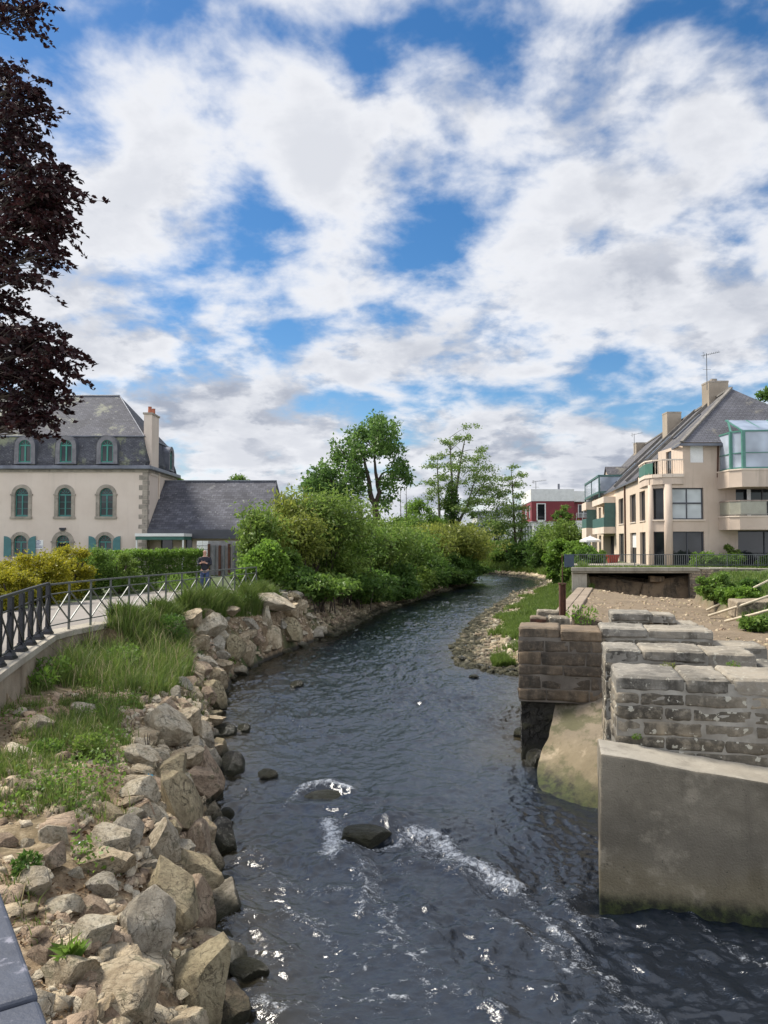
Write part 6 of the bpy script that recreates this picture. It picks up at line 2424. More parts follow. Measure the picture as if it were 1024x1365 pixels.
def shrub(name, label, cat, base, h, hw, mat, size=.2, n=7000, kind='blob', seed=1, group=None, depth=None, aspect=.5, low=-.55, lean=(0, 0), stem_mat=None):
    rg = np.random.default_rng(seed)
    base = Vector(base)
    root = thing(name, label, cat, base, group)
    depth = depth or hw * .85
    st = MB()
    if kind == 'blob':
        cen = (base.x, base.y, base.z + h * .5)
        p, u = clumpy(rg, cen, (hw, depth, h * .5), n, max(14, int(hw * 26)), min(hw, h) * .30, .72, low)
        p2, u2 = clumpy(rg, (base.x, base.y, base.z + h * .42), (hw * .7, depth * .7, h * .42), n // 2, 30, min(hw, h) * .35, .4, -1)
        p, u = np.concatenate([p, p2]), np.concatenate([u, u2])
        dirs = u * .6
        droop = .15
        for k in range(5):
            a = rg.uniform(0, 6.3)
            st.tube([base + Vector((0, 0, -.2)), base + Vector((math.cos(a) * hw * .3, math.sin(a) * depth * .3, h * .35)), base + Vector((math.cos(a) * hw * .55, math.sin(a) * depth * .55, h * .7))],
                    [.06 + h * .008, .04 + h * .004, .02], 6)
    else:
        ns = max(14, int(n / 110))
        P_, D_ = [], []
        per = n // ns
        for k in range(ns):
            a = rg.uniform(0, 6.283)
            rr = rg.uniform(.25, 1.0) if kind == 'arch' else rg.uniform(0, .35)
            b0 = np.array([base.x + rg.normal() * hw * .28, base.y + rg.normal() * depth * .28, base.z])
            hh = h * rg.uniform(.55, 1.0) * (1 - .25 * rr)
            ex, ey = math.cos(a) * hw * rr, math.sin(a) * depth * rr
            t = rg.uniform(.18, 1.0, per) ** .8
            if kind == 'arch':
                hz = t ** 1.6
                vz = 1.75 * t - .95 * t ** 2.3
                vz = vz / 1.0
                droop_t = 1.75 - 2.2 * t ** 1.3
            else:
                hz, vz, droop_t = t ** 1.8, t, 1 - t * .6
            q = np.stack([b0[0] + ex * hz + lean[0] * hz, b0[1] + ey * hz + lean[1] * hz, b0[2] + hh * vz], -1)
            jit = (.10 * h) * (0.5 + t)[:, None]
            P_.append(q + rg.normal(size=(per, 3)) * jit * np.array([.55, .55, .35]))
            D_.append(np.stack([np.full(per, ex * .8), np.full(per, ey * .8), hh * droop_t * .5], -1) / (hw + .01))
            if k % 3 == 0:
                ts = np.linspace(0, 1, 6)
                if kind == 'arch':
                    hz, vz = ts ** 1.6, 1.75 * ts - .95 * ts ** 2.3
                else:
                    hz, vz = ts ** 1.8, ts
                st.tube([(b0[0] + (ex + lean[0]) * a_, b0[1] + (ey + lean[1]) * a_, b0[2] - .1 + hh * b_) for a_, b_ in zip(hz, vz)], [.035, .03, .025, .02, .014, .008], 5)
        p, dirs = np.concatenate(P_), np.concatenate(D_)
        droop = .25
    p[:, 2] = np.maximum(p[:, 2], base.z + .02)
    leaf_mesh('foliage', p, size, mat, root, aspect, droop, dirs, seed + 5)
    st.build('stems', stem_mat or M['bark'], root)
    return root


def at(px, d):
    x = X(px, d)
    return Vector((x, d, max(gz(x, d), .05)))


GL = 'shrubs on the left bank'
for k, (px, top, hw, d, kind, mk, n, size, lab) in enumerate([
    (346, 668, 34, 36.5, 'cane', 'lf_olive', 6000, .26, 'upright bamboo clump with pale canes, leftmost of the bank shrubs'),
    (386, 648, 22, 39.5, 'cane', 'lf_yellow', 5000, .26, 'tall yellowish bamboo plume rising above the other bank shrubs'),
    (418, 664, 52, 41, 'arch', 'lf_olive', 13000, .24, 'big arching olive shrub beside the tall bamboo plume'),
    (400, 690, 30, 38, 'arch', 'lf_yellow', 5000, .22, 'yellowish arching sprays in front of the tall bamboo plume'),
    (455, 690, 44, 45, 'arch', 'lf_mid', 12000, .24, 'drooping green shrub in the middle of the bank, under the forked tree'),
    (440, 735, 30, 41.5, 'arch', 'lf_olive', 6000, .22, 'lower drooping olive shrub hanging towards the water'),
    (490, 686, 42, 52, 'arch', 'lf_olive', 11000, .27, 'arching shrub right below the trunk of the forked tree'),
    (528, 697, 38, 58, 'arch', 'lf_mid', 9000, .29, 'arching green shrub between the forked tree and the golden willow'),
    (556, 693, 34, 65, 'arch', 'lf_yellow', 8000, .3, 'pale yellowish arching shrub beside the golden willow'),
    (590, 692, 44, 76, 'arch', 'lf_yellow', 14000, .33, 'golden green willow shrub hanging over the bend of the river'),
    (618, 704, 20, 80, 'arch', 'lf_yellow', 7000, .33, 'end of the golden thicket, drooping to the water at the bend'),
    (396, 762, 44, 35.5, 'blob', 'lf_dark', 9000, .17, 'dark green low shrub at the water behind the rock mound'),
    (432, 778, 34, 38.5, 'blob', 'lf_dark', 8000, .17, 'dark low shrub overhanging the stones, second along the water'),
    (474, 765, 36, 45, 'blob', 'lf_mid', 7000, .2, 'green low shrub over the shore stones, third along the water'),
    (516, 752, 34, 53, 'blob', 'lf_dark', 7000, .22, 'dark green low shrub, fourth along the water'),
    (560, 742, 36, 62, 'blob', 'lf_dark', 7000, .25, 'dark low shrub under the yellowish arching shrub'),
    (598, 738, 24, 72, 'blob', 'lf_dark', 5000, .28, 'dark hollow bush under the golden willow at the bend'),
    (352, 726, 30, 33.5, 'blob', 'lf_bright', 6000, .17, 'bright green leafy bush at the end of the grey railing'),
    (330, 745, 18, 34.5, 'blob', 'lf_mid', 3500, .15, 'small rounded green bush beside the garden screen'),
    (375, 735, 26, 36, 'blob', 'lf_mid', 5000, .17, 'mid green bush between the bright bush and the dark waterside shrub'),
]):
    b = at(px, d)
    h = Z(top, d) - b.z
    w = hw * d / F
    shrub('bamboo' if kind == 'cane' else 'shrub', lab, 'bamboo' if kind == 'cane' else 'shrub', b, h * (1.0 if kind != 'arch' else 1.34 if px < 440 else 1.16), w * 1.05, M[mk], size, int(n * 1.5), kind, 40 + k, GL,
          depth=w * (1.0 if kind != 'cane' else .8), aspect=.34 if kind != 'blob' else .55, lean=(.9, -.6) if kind == 'arch' and px > 400 else (0, 0), stem_mat=M['cane'] if kind == 'cane' else None)

# low overhanging growth right along the stones at the water's edge
WORDS = ['nearest the rock mound', 'next after the one by the rock mound', 'below the tall bamboo plume', 'below the big arching olive shrub', 'below the drooping olive shrub', 'left of the midpoint of the bank',
         'at the midpoint of the bank', 'right of the midpoint of the bank', 'below the yellowish arching shrub', 'third from the bend', 'second from the bend', 'nearest the bend']
rg_ = random.Random(14)
for k in range(12):
    y = 35.2 * (81 / 35.2) ** (k / 11)
    x = float(np.interp(y, ys_l, xs_l)) - .75 - rg_.uniform(0, .5)
    b = Vector((x, y, gz(x, y)))
    shrub('waterside_shrub', 'low leafy shrub overhanging the shore stones, ' + WORDS[k], 'shrub', b, rg_.uniform(1.3, 2.3), rg_.uniform(1.5, 2.1) * (1 + (y - 35) * .014), M[rg_.choice(['lf_dark', 'lf_mid', 'lf_dark', 'lf_olive'])],
          .12 + y * .0022, 7000, rg_.choice(['blob', 'arch']), 900 + k, 'shrubs along the stones', low=-1)

# filler behind, up the bank
for k, (px, top, hw, d, mk, lab) in enumerate([
    (430, 700, 40, 55, 'lf_mid', 'green thicket behind the arching shrubs, below the leaning tree'),
    (510, 706, 45, 68, 'lf_bright', 'light green thicket at the foot of the forked tree'),
    (560, 668, 30, 100, 'lf_bright', 'bright green rounded tree top behind the golden willow'),
    (545, 690, 30, 84, 'lf_mid', 'green bush behind the golden thicket by the two bare stems'),
]):
    b = at(px, d)
    shrub('thicket', lab, 'bush', b, Z(top, d) - b.z, hw * d / F, M[mk], .3, 9000, 'blob', 80 + k, 'bushes behind the left bank')

# far bank and right side
for k, (px, top, hw, d, mk, kind, n, lab) in enumerate([
    (650, 722, 26, 111, 'lf_bright', 'blob', 5000, 'bright green bush at the far bend right of the golden willow'),
    (628, 716, 18, 113, 'lf_mid', 'blob', 4000, 'green bush beyond the bend, half behind the golden willow'),
    (700, 722, 24, 98, 'lf_dark', 'blob', 6000, 'dark bush on the far bank under the slanting tree'),
    (722, 716, 22, 93, 'lf_dark', 'blob', 6000, 'dark green bush on the far bank left of the bright young tree'),
    (670, 733, 18, 105, 'lf_mid', 'blob', 3500, 'low green bush at the water of the far bend'),
    (754, 684, 30, 88, 'lf_olive', 'arch', 9000, 'big rounded olive bush in front of the red house'),
    (728, 690, 16, 92, 'lf_mid', 'arch', 5000, 'drooping green bush at the left side of the big rounded olive bush'),
    (750, 675, 16, 97, 'lf_mid', 'blob', 4500, 'green shrub top just below the red wall'),
    (746, 710, 19, 66, 'lf_bright', 'blob', 9000, 'bright green young tree-like bush beside the terrace'),
    (768, 716, 12, 63, 'lf_bright', 'arch', 3500, 'light green feathery bush between the young bush and the parasol'),
    (782, 733, 18, 56, 'lf_dark', 'blob', 5000, 'dark clipped bush behind the blue grey panel'),
    (778, 728, 17, 58, 'lf_bright', 'blob', 3500, 'yellow green rounded bush under the parasol'),
    (796, 735, 12, 57, 'lf_mid', 'blob', 3000, 'small green bush on the lawn right of the parasol'),
    (758, 752, 10, 58, 'lf_mid', 'blob', 2500, 'low green bush at the foot of the young tree-like bush'),
]):
    b = at(px, d)
    if d > 55 and px > 760:
        b.z = max(b.z, 2.0)
    shrub('bush', lab, 'bush', b, (Z(top, d) - b.z) * (1.08 if kind == 'arch' else 1), hw * d / F, M[mk], .12 + d * .0018, n, kind, 120 + k, 'bushes round the far bend', low=-.9)

# clipped hedge in front of the flats, seen through the terrace railing
for k, (pa, pb, top, d, mk, lab) in enumerate([
    (921, 958, 736, 48.3, 'lf_bright', 'left half of the rounded green hedge behind the terrace railing'),
    (950, 992, 739, 48.4, 'lf_bright', 'right half of the rounded green hedge behind the terrace railing'),
    (1010, 1050, 739, 48.2, 'lf_bright', 'green hedge bush at the right edge behind the terrace railing'),
    (966, 988, 724, 49.2, 'lf_olive', 'reddish green shrub rising above the hedge against the flats')]):
    px = (pa + pb) / 2
    b = Vector((X(px, d), d, 2.6))
    shrub('hedge_bush', lab, 'hedge', b, Z(top, d) - 2.6, (pb - pa) / 2 * d / F, M[mk], .13, 5000, 'blob', 150 + k, 'hedge bushes on the terrace', depth=.5, low=-1)

# weeds by the dry channel
for k, (px, top, bot, hw, mk, lab) in enumerate([
    (955, 768, 803, 22, 'lf_mid', 'dark leafy weed clump against the rubble wall'),
    (985, 783, 806, 26, 'lf_bright', 'green weeds spilling down between the pale poles'),
    (1000, 773, 795, 14, 'lf_dark', 'ivy patch hanging on the rubble wall above the pale poles'),
    (1014, 822, 842, 22, 'lf_mid', 'weeds around the large squared tan stone')]):
    p = hit(px, bot)
    d = p.y
    shrub('weed_clump', lab, 'weeds', p, (bot - top) * d / F, hw * d / F, M[mk], .14, 3500, 'blob', 170 + k, 'weeds by the dry channel', low=-1)

# ------------------------------------------------------------------ golden hedge along the path
GH = 'hedge plants along the path'
for k, (px, top, hw, d, mk, n, lab) in enumerate([
    (-20, 752, 50, 24.5, 'lf_gold', 8000, 'golden privet bush at the left edge beside the path'),
    (48, 738, 46, 26.5, 'lf_gold', 11000, 'golden yellow privet bush in front of the shuttered window'),
    (92, 729, 34, 29, 'lf_gold', 8000, 'tall golden privet bush under the arched door'),
    (18, 762, 26, 24.0, 'lf_gold', 4500, 'low golden shrub next to the black railing'),
    (128, 733, 32, 31, 'lf_mid', 8000, 'green hedge plant with yellow tips under the right shuttered window'),
    (158, 737, 26, 32, 'lf_olive', 6000, 'olive green hedge plant between the house corner and the golden bushes'),
]):
    b = Vector((X(px, d), d, 2.05))
    shrub('hedge_plant', lab, 'hedge', b, Z(top, d) - 2.05, hw * d / F, M[mk], .085, int(n * 1.5), 'blob', 200 + k, GH, depth=.8, low=-1)
a, b = Vector((X(150, 33.0), 33.0, 2.05)), Vector((X(268, 37.0), 37.0, 2.05))
root = thing('clipped_hedge', 'long clipped green hedge running along the path up to the walking man', 'hedge', a, GH)
rg_ = np.random.default_rng(9)
n = 30000
t = rg_.random(n)
hd = (b - a).normalized()
nr_ = Vector((hd.y, -hd.x, 0))
Ht = 1.62
face = rg_.random(n)
u = np.where(face < .55, rg_.normal(.42, .07, n), rg_.uniform(-.45, .45, n))
zz = np.where(face < .55, rg_.uniform(0.02, 1, n) * Ht, Ht + rg_.normal(0, .07, n))
bul = fbm(t * 14, zz * 1.2, 3) * .14
L_ = (b - a).length
pts = np.stack([a.x + hd.x * t * L_ + nr_.x * (u + bul), a.y + hd.y * t * L_ + nr_.y * (u + bul), 2.05 + zz + bul * .6], -1)
leaf_mesh('foliage', pts[zz < Ht * .93], .085, M['lf_mid'], root, .55, .1, None, 12)
leaf_mesh('new_growth', pts[zz >= Ht * .93], .095, M['lf_bright'], root, .5, -.6, None, 13)
mb = MB()
for k in range(14):
    p = a.lerp(b, (k + .5) / 14)
    mb.tube([p + Vector((0, 0, -.1)), p + Vector((.05, 0, .7)), p + Vector((-.05, .05, 1.4))], [.05, .035, .015], 6)
mb.build('stems', M['bark'], root)
# something red behind the bush by the screen
# ------------------------------------------------------------------ trees
def tree(name, label, d, stems, clumps, leaf, n_per, mat, bark, group=None, flat=.8, spread=None, seed=1, aspect=.5, droop=.1, twig=True, to=None):
    """stems: lists of (px, py, radius); clumps: (px, py, rx, ry) in photograph pixels, spread in depth to a full crown"""
    rg = np.random.default_rng(seed)
    b = stems[0][0]
    bp = P(b[0], b[1], d)
    zb = min(gz(bp.x, d), bp.z)
    root = thing(name, label, 'tree', (bp.x, d, zb), group)
    cx = sum(c[0] for c in clumps) / len(clumps)
    half = max(abs(c[0] - cx) for c in clumps) * d / F
    mb = MB()
    joints = []
    for i, s in enumerate(stems):
        dd = 0 if i == 0 else rg.uniform(-.35, .35) * half
        pts, rs = [], []
        for k, (px, py, r) in enumerate(s):
            pts.append(P(px, py, d + dd * k / max(1, len(s) - 1)))
            rs.append(r)
        if i == 0:
            pts.insert(0, Vector((pts[0].x, pts[0].y, zb - .3)))
            rs.insert(0, rs[0] * 1.25)
        # soften the polyline
        q, qr = [], []
        for k in range(len(pts) - 1):
            for f in (0, .5):
                q.append(pts[k].lerp(pts[k + 1], f) + Vector(rg.normal(size=3)) * rs[k] * .25 * (k > 0))
                qr.append(rs[k] + (rs[k + 1] - rs[k]) * f)
        q.append(pts[-1])
        qr.append(rs[-1])
        mb.tube(q, qr, 7)
        joints += q[2:]
    allp, alld = [], []
    for (px, py, rx, ry) in clumps:
        w = math.sqrt(max(0, 1 - (abs(px - cx) * d / F / (half * 1.08)) ** 2))
        reps = 2 if spread is None else spread
        for k in range(reps):
            dd = rg.uniform(-1, 1) * half * w * .85
            c = P(px + rg.uniform(-.5, .5) * rx, py + rg.uniform(-.5, .5) * ry, d + dd)
            c = np.array(c)
            Rx, Rz = rx * d / F, ry * d / F
            m = int(n_per * rx * ry / 100 / reps * rg.uniform(.7, 1.3)) + 14
            kk = max(3, int(m / 26))
            sub, _ = shell_pts(rg, kk, c, (Rx, Rx, Rz), .2)
            ii = rg.integers(0, kk, m)
            pp = sub[ii] + rg.normal(size=(m, 3)) * np.array([1, 1, .55 * flat]) * max(leaf * 1.0, Rx * .24)
            allp.append(pp)
            alld.append((pp - c) / (Rx + .01) * .4)
            if twig:
                j = min(joints, key=lambda q: (q - Vector(c)).length + max(0, q.z - c[2]) * 1.5)
                mid = j.lerp(Vector(c), .55) + Vector((0, 0, .06 * (j - Vector(c)).length))
                L = (j - Vector(c)).length
                r0 = min(.012 + L * .008, .05)
                mb.tube([j, mid, Vector(c)], [r0, r0 * .65, r0 * .25], 5)
                for e in range(2):
                    mb.tube([Vector(c) * 1.0, Vector(sub[rg.integers(0, kk)])], [r0 * .3, r0 * .12], 4)
    mb.build('trunk', bark, root)
    leaf_mesh('crown', np.concatenate(allp), leaf, mat, root, aspect, droop, np.concatenate(alld), seed + 3)
    return root


def zz3(s, ox, oy, pts):
    return [tuple([ox + p[0] / s, oy + p[1] / s] + [q / s for q in p[2:]]) for p in pts]


def st(s, ox, oy, pts):
    return [(ox + x / s, oy + y / s, r) for x, y, r in pts]


c1 = zz3(6.4, 400, 540, [(620, 170, 80, 50), (700, 190, 75, 50), (545, 235, 75, 50), (620, 280, 90, 60), (740, 270, 60, 45), (800, 245, 40, 30), (465, 330, 70, 50), (560, 370, 80, 55), (660, 360, 80, 60), (760, 390, 75, 55),
    (840, 380, 30, 18), (360, 425, 70, 45), (450, 430, 70, 50), (335, 475, 50, 35), (425, 520, 75, 50), (500, 580, 55, 38), (450, 640, 75, 45), (370, 600, 65, 40), (825, 500, 70, 45), (865, 560, 50, 38), (905, 615, 35, 35),
    (780, 600, 45, 35), (720, 680, 45, 38), (800, 695, 38, 32), (525, 700, 45, 35), (440, 735, 60, 38), (490, 790, 35, 22), (770, 800, 45, 35), (740, 870, 40, 30), (690, 130, 35, 20), (790, 170, 35, 20), (430, 235, 14, 7), (310, 335, 18, 10), (850, 370, 16, 10), (905, 640, 25, 22)])
tree('tree', 'tall green tree with a forked dark trunk standing above the left bank shrubs', 74,
     [st(6.4, 400, 540, [(650, 960, .36), (648, 850, .32), (600, 745, .24), (590, 640, .20), (560, 520, .15), (540, 430, .08)]), st(6.4, 400, 540, [(648, 850, .28), (680, 740, .22), (655, 640, .18), (640, 500, .12), (630, 380, .06)]),
      st(6.4, 400, 540, [(660, 655, .13), (700, 590, .10), (770, 540, .05)]), st(6.4, 400, 540, [(575, 590, .10), (520, 540, .07), (430, 500, .04)])],
     c1, .33, 340, M['lf_tree'], M['bark'], 'trees behind the left bank', seed=31, aspect=.6, flat=1.7, spread=3)
c2 = zz3(6.4, 400, 540, [(200, 570, 65, 42), (250, 620, 85, 50), (130, 645, 80, 45), (100, 720, 70, 45), (200, 720, 95, 55), (285, 740, 85, 45), (345, 785, 65, 35), (385, 825, 45, 25), (240, 800, 55, 32), (325, 690, 75, 45), (60, 690, 32, 28), (210, 510, 18, 10), (120, 585, 22, 12), (290, 845, 40, 25), (160, 790, 60, 35)])
tree('tree', 'smaller green tree leaning left beside the tall forked tree', 72,
     [st(6.4, 400, 540, [(530, 930, .24), (490, 870, .22), (440, 810, .18), (380, 780, .13), (300, 740, .07)]), st(6.4, 400, 540, [(380, 780, .12), (320, 690, .08), (240, 620, .04)])],
     c2, .32, 400, M['lf_tree'], M['bark'], 'trees behind the left bank', seed=37, aspect=.6, flat=1.7, spread=3)
c3 = zz3(2.56, 300, 540, [(835, 75, 22, 6), (815, 110, 32, 8), (755, 125, 22, 8), (850, 155, 32, 8), (780, 170, 36, 11), (720, 178, 24, 7), (870, 185, 36, 9), (710, 208, 28, 10), (810, 218, 48, 11), (740, 243, 33, 11), (880, 218, 42, 11),
    (850, 252, 48, 13), (700, 268, 24, 10), (905, 248, 36, 10), (790, 272, 30, 11), (738, 290, 34, 13), (862, 292, 48, 13), (912, 282, 36, 11), (840, 330, 38, 11), (892, 330, 36, 10), (710, 310, 20, 11), (750, 340, 30, 18), (800, 352, 32, 14),
    (795, 110, 14, 6), (770, 132, 14, 6), (830, 190, 30, 8), (925, 310, 24, 8), (770, 205, 26, 8)])
tree('tree', 'tall airy tree with several pale stems and thin layered foliage at the bend', 104,
     [st(2.56, 300, 540, [(770, 440, .34), (772, 380, .28), (775, 300, .20), (771, 200, .12), (768, 110, .04)]), st(2.56, 300, 540, [(776, 400, .26), (785, 320, .22), (800, 210, .16), (820, 110, .06)]),
      st(2.56, 300, 540, [(732, 410, .2), (730, 300, .15), (724, 200, .06)]), st(2.56, 300, 540, [(790, 410, .2), (810, 375, .18), (850, 310, .12), (895, 250, .05)]), st(2.56, 300, 540, [(800, 400, .16), (830, 330, .12), (860, 240, .05)])],
     c3, .30, 520, M['lf_airy'], M['bark_grey'], 'airy trees at the bend', seed=41, aspect=.5, flat=1.1)
# ivy on its trunk
ivy, ud = shell_pts(np.random.default_rng(5), 2600, P(300 + 774 / 2.56, 540 + 365 / 2.56, 104), (1.1, 1.1, 4.4), .3)
tag(leaf_mesh('ivy', ivy, .32, M['lf_dark'], None, .6, .2, ud, 7), 'dark ivy wrapped round the foot of the tall airy tree', 'ivy')
c4 = zz3(2.56, 300, 540, [(980, 210, 18, 5), (1005, 240, 28, 6), (960, 252, 24, 8), (990, 272, 34, 8), (960, 302, 38, 9), (1002, 312, 24, 8), (930, 332, 38, 10), (985, 347, 38, 11), (930, 372, 55, 13), (990, 377, 38, 11), (900, 402, 55, 14), (960, 412, 48, 13), (1010, 402, 30, 13),
    (930, 442, 48, 13), (870, 372, 28, 10), (990, 442, 38, 13), (950, 472, 38, 10), (860, 420, 34, 12), (1015, 350, 20, 8)])
tree('tree', 'slender slanting tree with wide layered boughs in front of the red house', 100,
     [st(2.56, 300, 540, [(1002, 525, .22), (990, 450, .17), (985, 350, .11), (976, 210, .03)]), st(2.56, 300, 540, [(1002, 520, .24), (965, 500, .2), (940, 470, .14), (910, 410, .07)]), st(2.56, 300, 540, [(1000, 505, .2), (1010, 450, .15), (1012, 400, .07)])],
     c4, .30, 520, M['lf_airy'], M['bark'], 'airy trees at the bend', seed=47, aspect=.5, flat=1.1)
for k, (px, tp, lab) in enumerate([(533.5, 648, 'thin bare stem standing left of a second one behind the thicket'), (541, 644, 'thin bare stem standing right of a first one behind the thicket')]):
    d = 86
    b = at(px, d)
    root = thing('bare_tree', lab, 'bare tree', b, 'bare stems')
    mb = MB()
    t = P(px + .5, tp, d)
    mb.tube([b, b.lerp(t, .5) + Vector((.06, 0, 0)), t], [.10, .07, .02], 6)
    for q in range(12):
        f = .3 + .06 * q
        p = b.lerp(t, f)
        a_ = q * 2.4
        mb.tube([p, p + Vector((math.cos(a_) * .7, math.sin(a_) * .7, .6)) * (1.3 - f)], [.018, .006], 4)
    mb.build('trunk', M['bark_grey'], root)
# far tree tops
for k, (px, tp, hw, d, mk, lab) in enumerate([
    (318, 638, 20, 120, 'lf_mid', 'far tree top just showing above the right end of the annex roof'),
    (1035, 520, 24, 90, 'lf_dark', 'tree top peeping over the roof of the flats at the right edge'),
    (585, 690, 30, 140, 'lf_mid', 'far green tree between the golden willow and the airy tree'),
    (655, 697, 34, 150, 'lf_dark', 'far dark tree behind the airy tree, left of the red house'),
    (232, 636, 8, 90, 'lf_mid', 'far tree top in the notch between the cream house and the annex'),
]):
    b = Vector((X(px, d), d, 2.2))
    h = Z(tp, d) - 2.2
    root = thing('far_tree', lab, 'tree', b, 'far trees')
    rg_ = np.random.default_rng(300 + k)
    R_ = hw * d / F
    p, u = clumpy(rg_, (b.x, b.y, b.z + h - R_ * .95), (R_, R_, R_), 5000, 50, R_ * .3, .7, -.9)
    leaf_mesh('crown', p, .4, M[mk], root, .55, .1, u * .5, 310 + k)
    MB().tube([b, b + Vector((.1, 0, h - R_))], [.3, .2], 7).build('trunk', M['bark'], root)
# distant woods behind everything
rg_ = np.random.default_rng(77)
n = 26000
aa = rg_.uniform(-.75, .75, n)
dd = rg_.uniform(210, 330, n)
hh = (5.5 + 3.5 * fbm(aa * 22, dd * .01, 4)) * rg_.random(n) ** .6
tag(leaf_mesh('woods', np.stack([aa * dd, dd, 2.0 + np.maximum(hh, 0) * 1.1], -1), 1.7, M['lf_dark'], None, .7, .1, None, 78), 'far low woods along the horizon behind the houses', 'woods', None, 'stuff')

# ------------------------------------------------------------------ copper beech at the left
bc = [(5, 8, 48, 18, 13.5), (48, 14, 26, 12, 13), (22, 34, 26, 10, 13.2), (-45, 20, 50, 40, 14), (-60, 120, 60, 60, 14.5), (12, 95, 30, 22, 13.5), (42, 112, 30, 16, 13), (52, 142, 24, 22, 13), (8, 150, 45, 40, 14), (30, 185, 42, 30, 13.3), (70, 222, 32, 20, 12.8),
      (90, 258, 24, 24, 12.6), (60, 262, 40, 34, 13), (15, 240, 50, 45, 14), (80, 300, 26, 22, 12.7), (35, 310, 48, 38, 13.2), (72, 340, 28, 16, 12.8), (10, 345, 48, 34, 13.8), (45, 372, 24, 14, 13), (-50, 300, 60, 80, 15), (10, 400, 45, 22, 13.6), (5, 440, 50, 36, 13.8), (52, 445, 38, 28, 13),
      (90, 462, 32, 14, 12.6), (80, 485, 36, 18, 12.8), (35, 490, 48, 34, 13.2), (60, 520, 40, 22, 13), (18, 525, 42, 22, 13.6), (50, 548, 36, 18, 13), (42, 572, 26, 12, 12.9), (62, 560, 26, 8, 12.9), (-50, 470, 60, 70, 15), (-10, 560, 20, 16, 14), (-120, 200, 80, 160, 16), (-120, 450, 80, 110, 16), (-60, -60, 90, 60, 14), (40, -40, 50, 30, 13.5)]
bp = Vector((-13.2, 17.0, 2.05))
root = thing('copper_beech', 'dark copper beech hanging into the top left corner, its trunk outside the picture', 'tree', bp)
rg_ = np.random.default_rng(55)
mb = MB()
tt = [bp + Vector((0, 0, -.3)), bp + Vector((.1, -.1, 3)), bp + Vector((.4, -.3, 7)), bp + Vector((.6, -.5, 12)), bp + Vector((.7, -.5, 16))]
mb.tube(tt, [.55, .46, .36, .22, .08], 10)
AP, AD = [], []
for (px, py, rx, ry, d) in bc:
    c = P(px - 20, py, d)
    j = min([tt[1].lerp(tt[3], q / 12) for q in range(13)], key=lambda q: (q - c).length + abs(q.z - (c.z - 1.2)) * .8)
    L = (c - j).length
    mid = j.lerp(c, .5) + Vector((0, 0, .25))
    mb.tube([j, j.lerp(mid, .5) + Vector((0, 0, .1)), mid, mid.lerp(c, .6), c], [.09, .075, .055, .032, .012], 6)
    k = d / F
    inview = px > -30
    cc = np.array(c)
    # flat drooping sprays, the leaves set along thin twigs
    ns = max(4, int(rx * ry * (.027 if inview else .012)))
    out = np.array([cc[0] - j.x, cc[1] - j.y, 0])
    out /= np.linalg.norm(out) + 1e-6
    for e in range(ns):
        s0 = cc + rg_.uniform(-1, 1, 3) * np.array([rx, max(rx, ry), ry]) * k * .72
        dr_ = out * rg_.uniform(.3, 1.0) + rg_.normal(size=3) * np.array([.55, .55, .22]) + np.array([0, 0, -.12])
        dr_ /= np.linalg.norm(dr_)
        Ls = rg_.uniform(.35, .75)
        nl = int(rg_.uniform(22, 40))
        q = rg_.random(nl)
        sd_ = np.cross(dr_, [0, 0, 1.0])
        sd_ /= np.linalg.norm(sd_) + 1e-6
        wd = (.05 + .15 * np.sin(np.pi * np.minimum(q * 1.1 + .1, 1)))
        pp = s0 + dr_ * (q * Ls)[:, None] + sd_ * (rg_.uniform(-1, 1, nl) * wd)[:, None] + rg_.normal(size=(nl, 3)) * .02
        pp[:, 2] -= (q ** 2) * Ls * .28
        AP.append(pp)
        AD.append(np.tile(dr_ * 1.1, (nl, 1)) + sd_ * rg_.choice([-.6, .6], nl)[:, None])
        e1 = Vector(s0 + dr_ * Ls)
        e1.z -= Ls * .28
        mb.tube([c.lerp(mid, rg_.uniform(0, .3)), Vector(s0), e1], [.010, .006, .003], 4)
mb.build('trunk', M['bark'], root)
leaf_mesh('crown', np.concatenate(AP), .10, M['lf_beech'], root, .62, .12, np.concatenate(AD), 59)

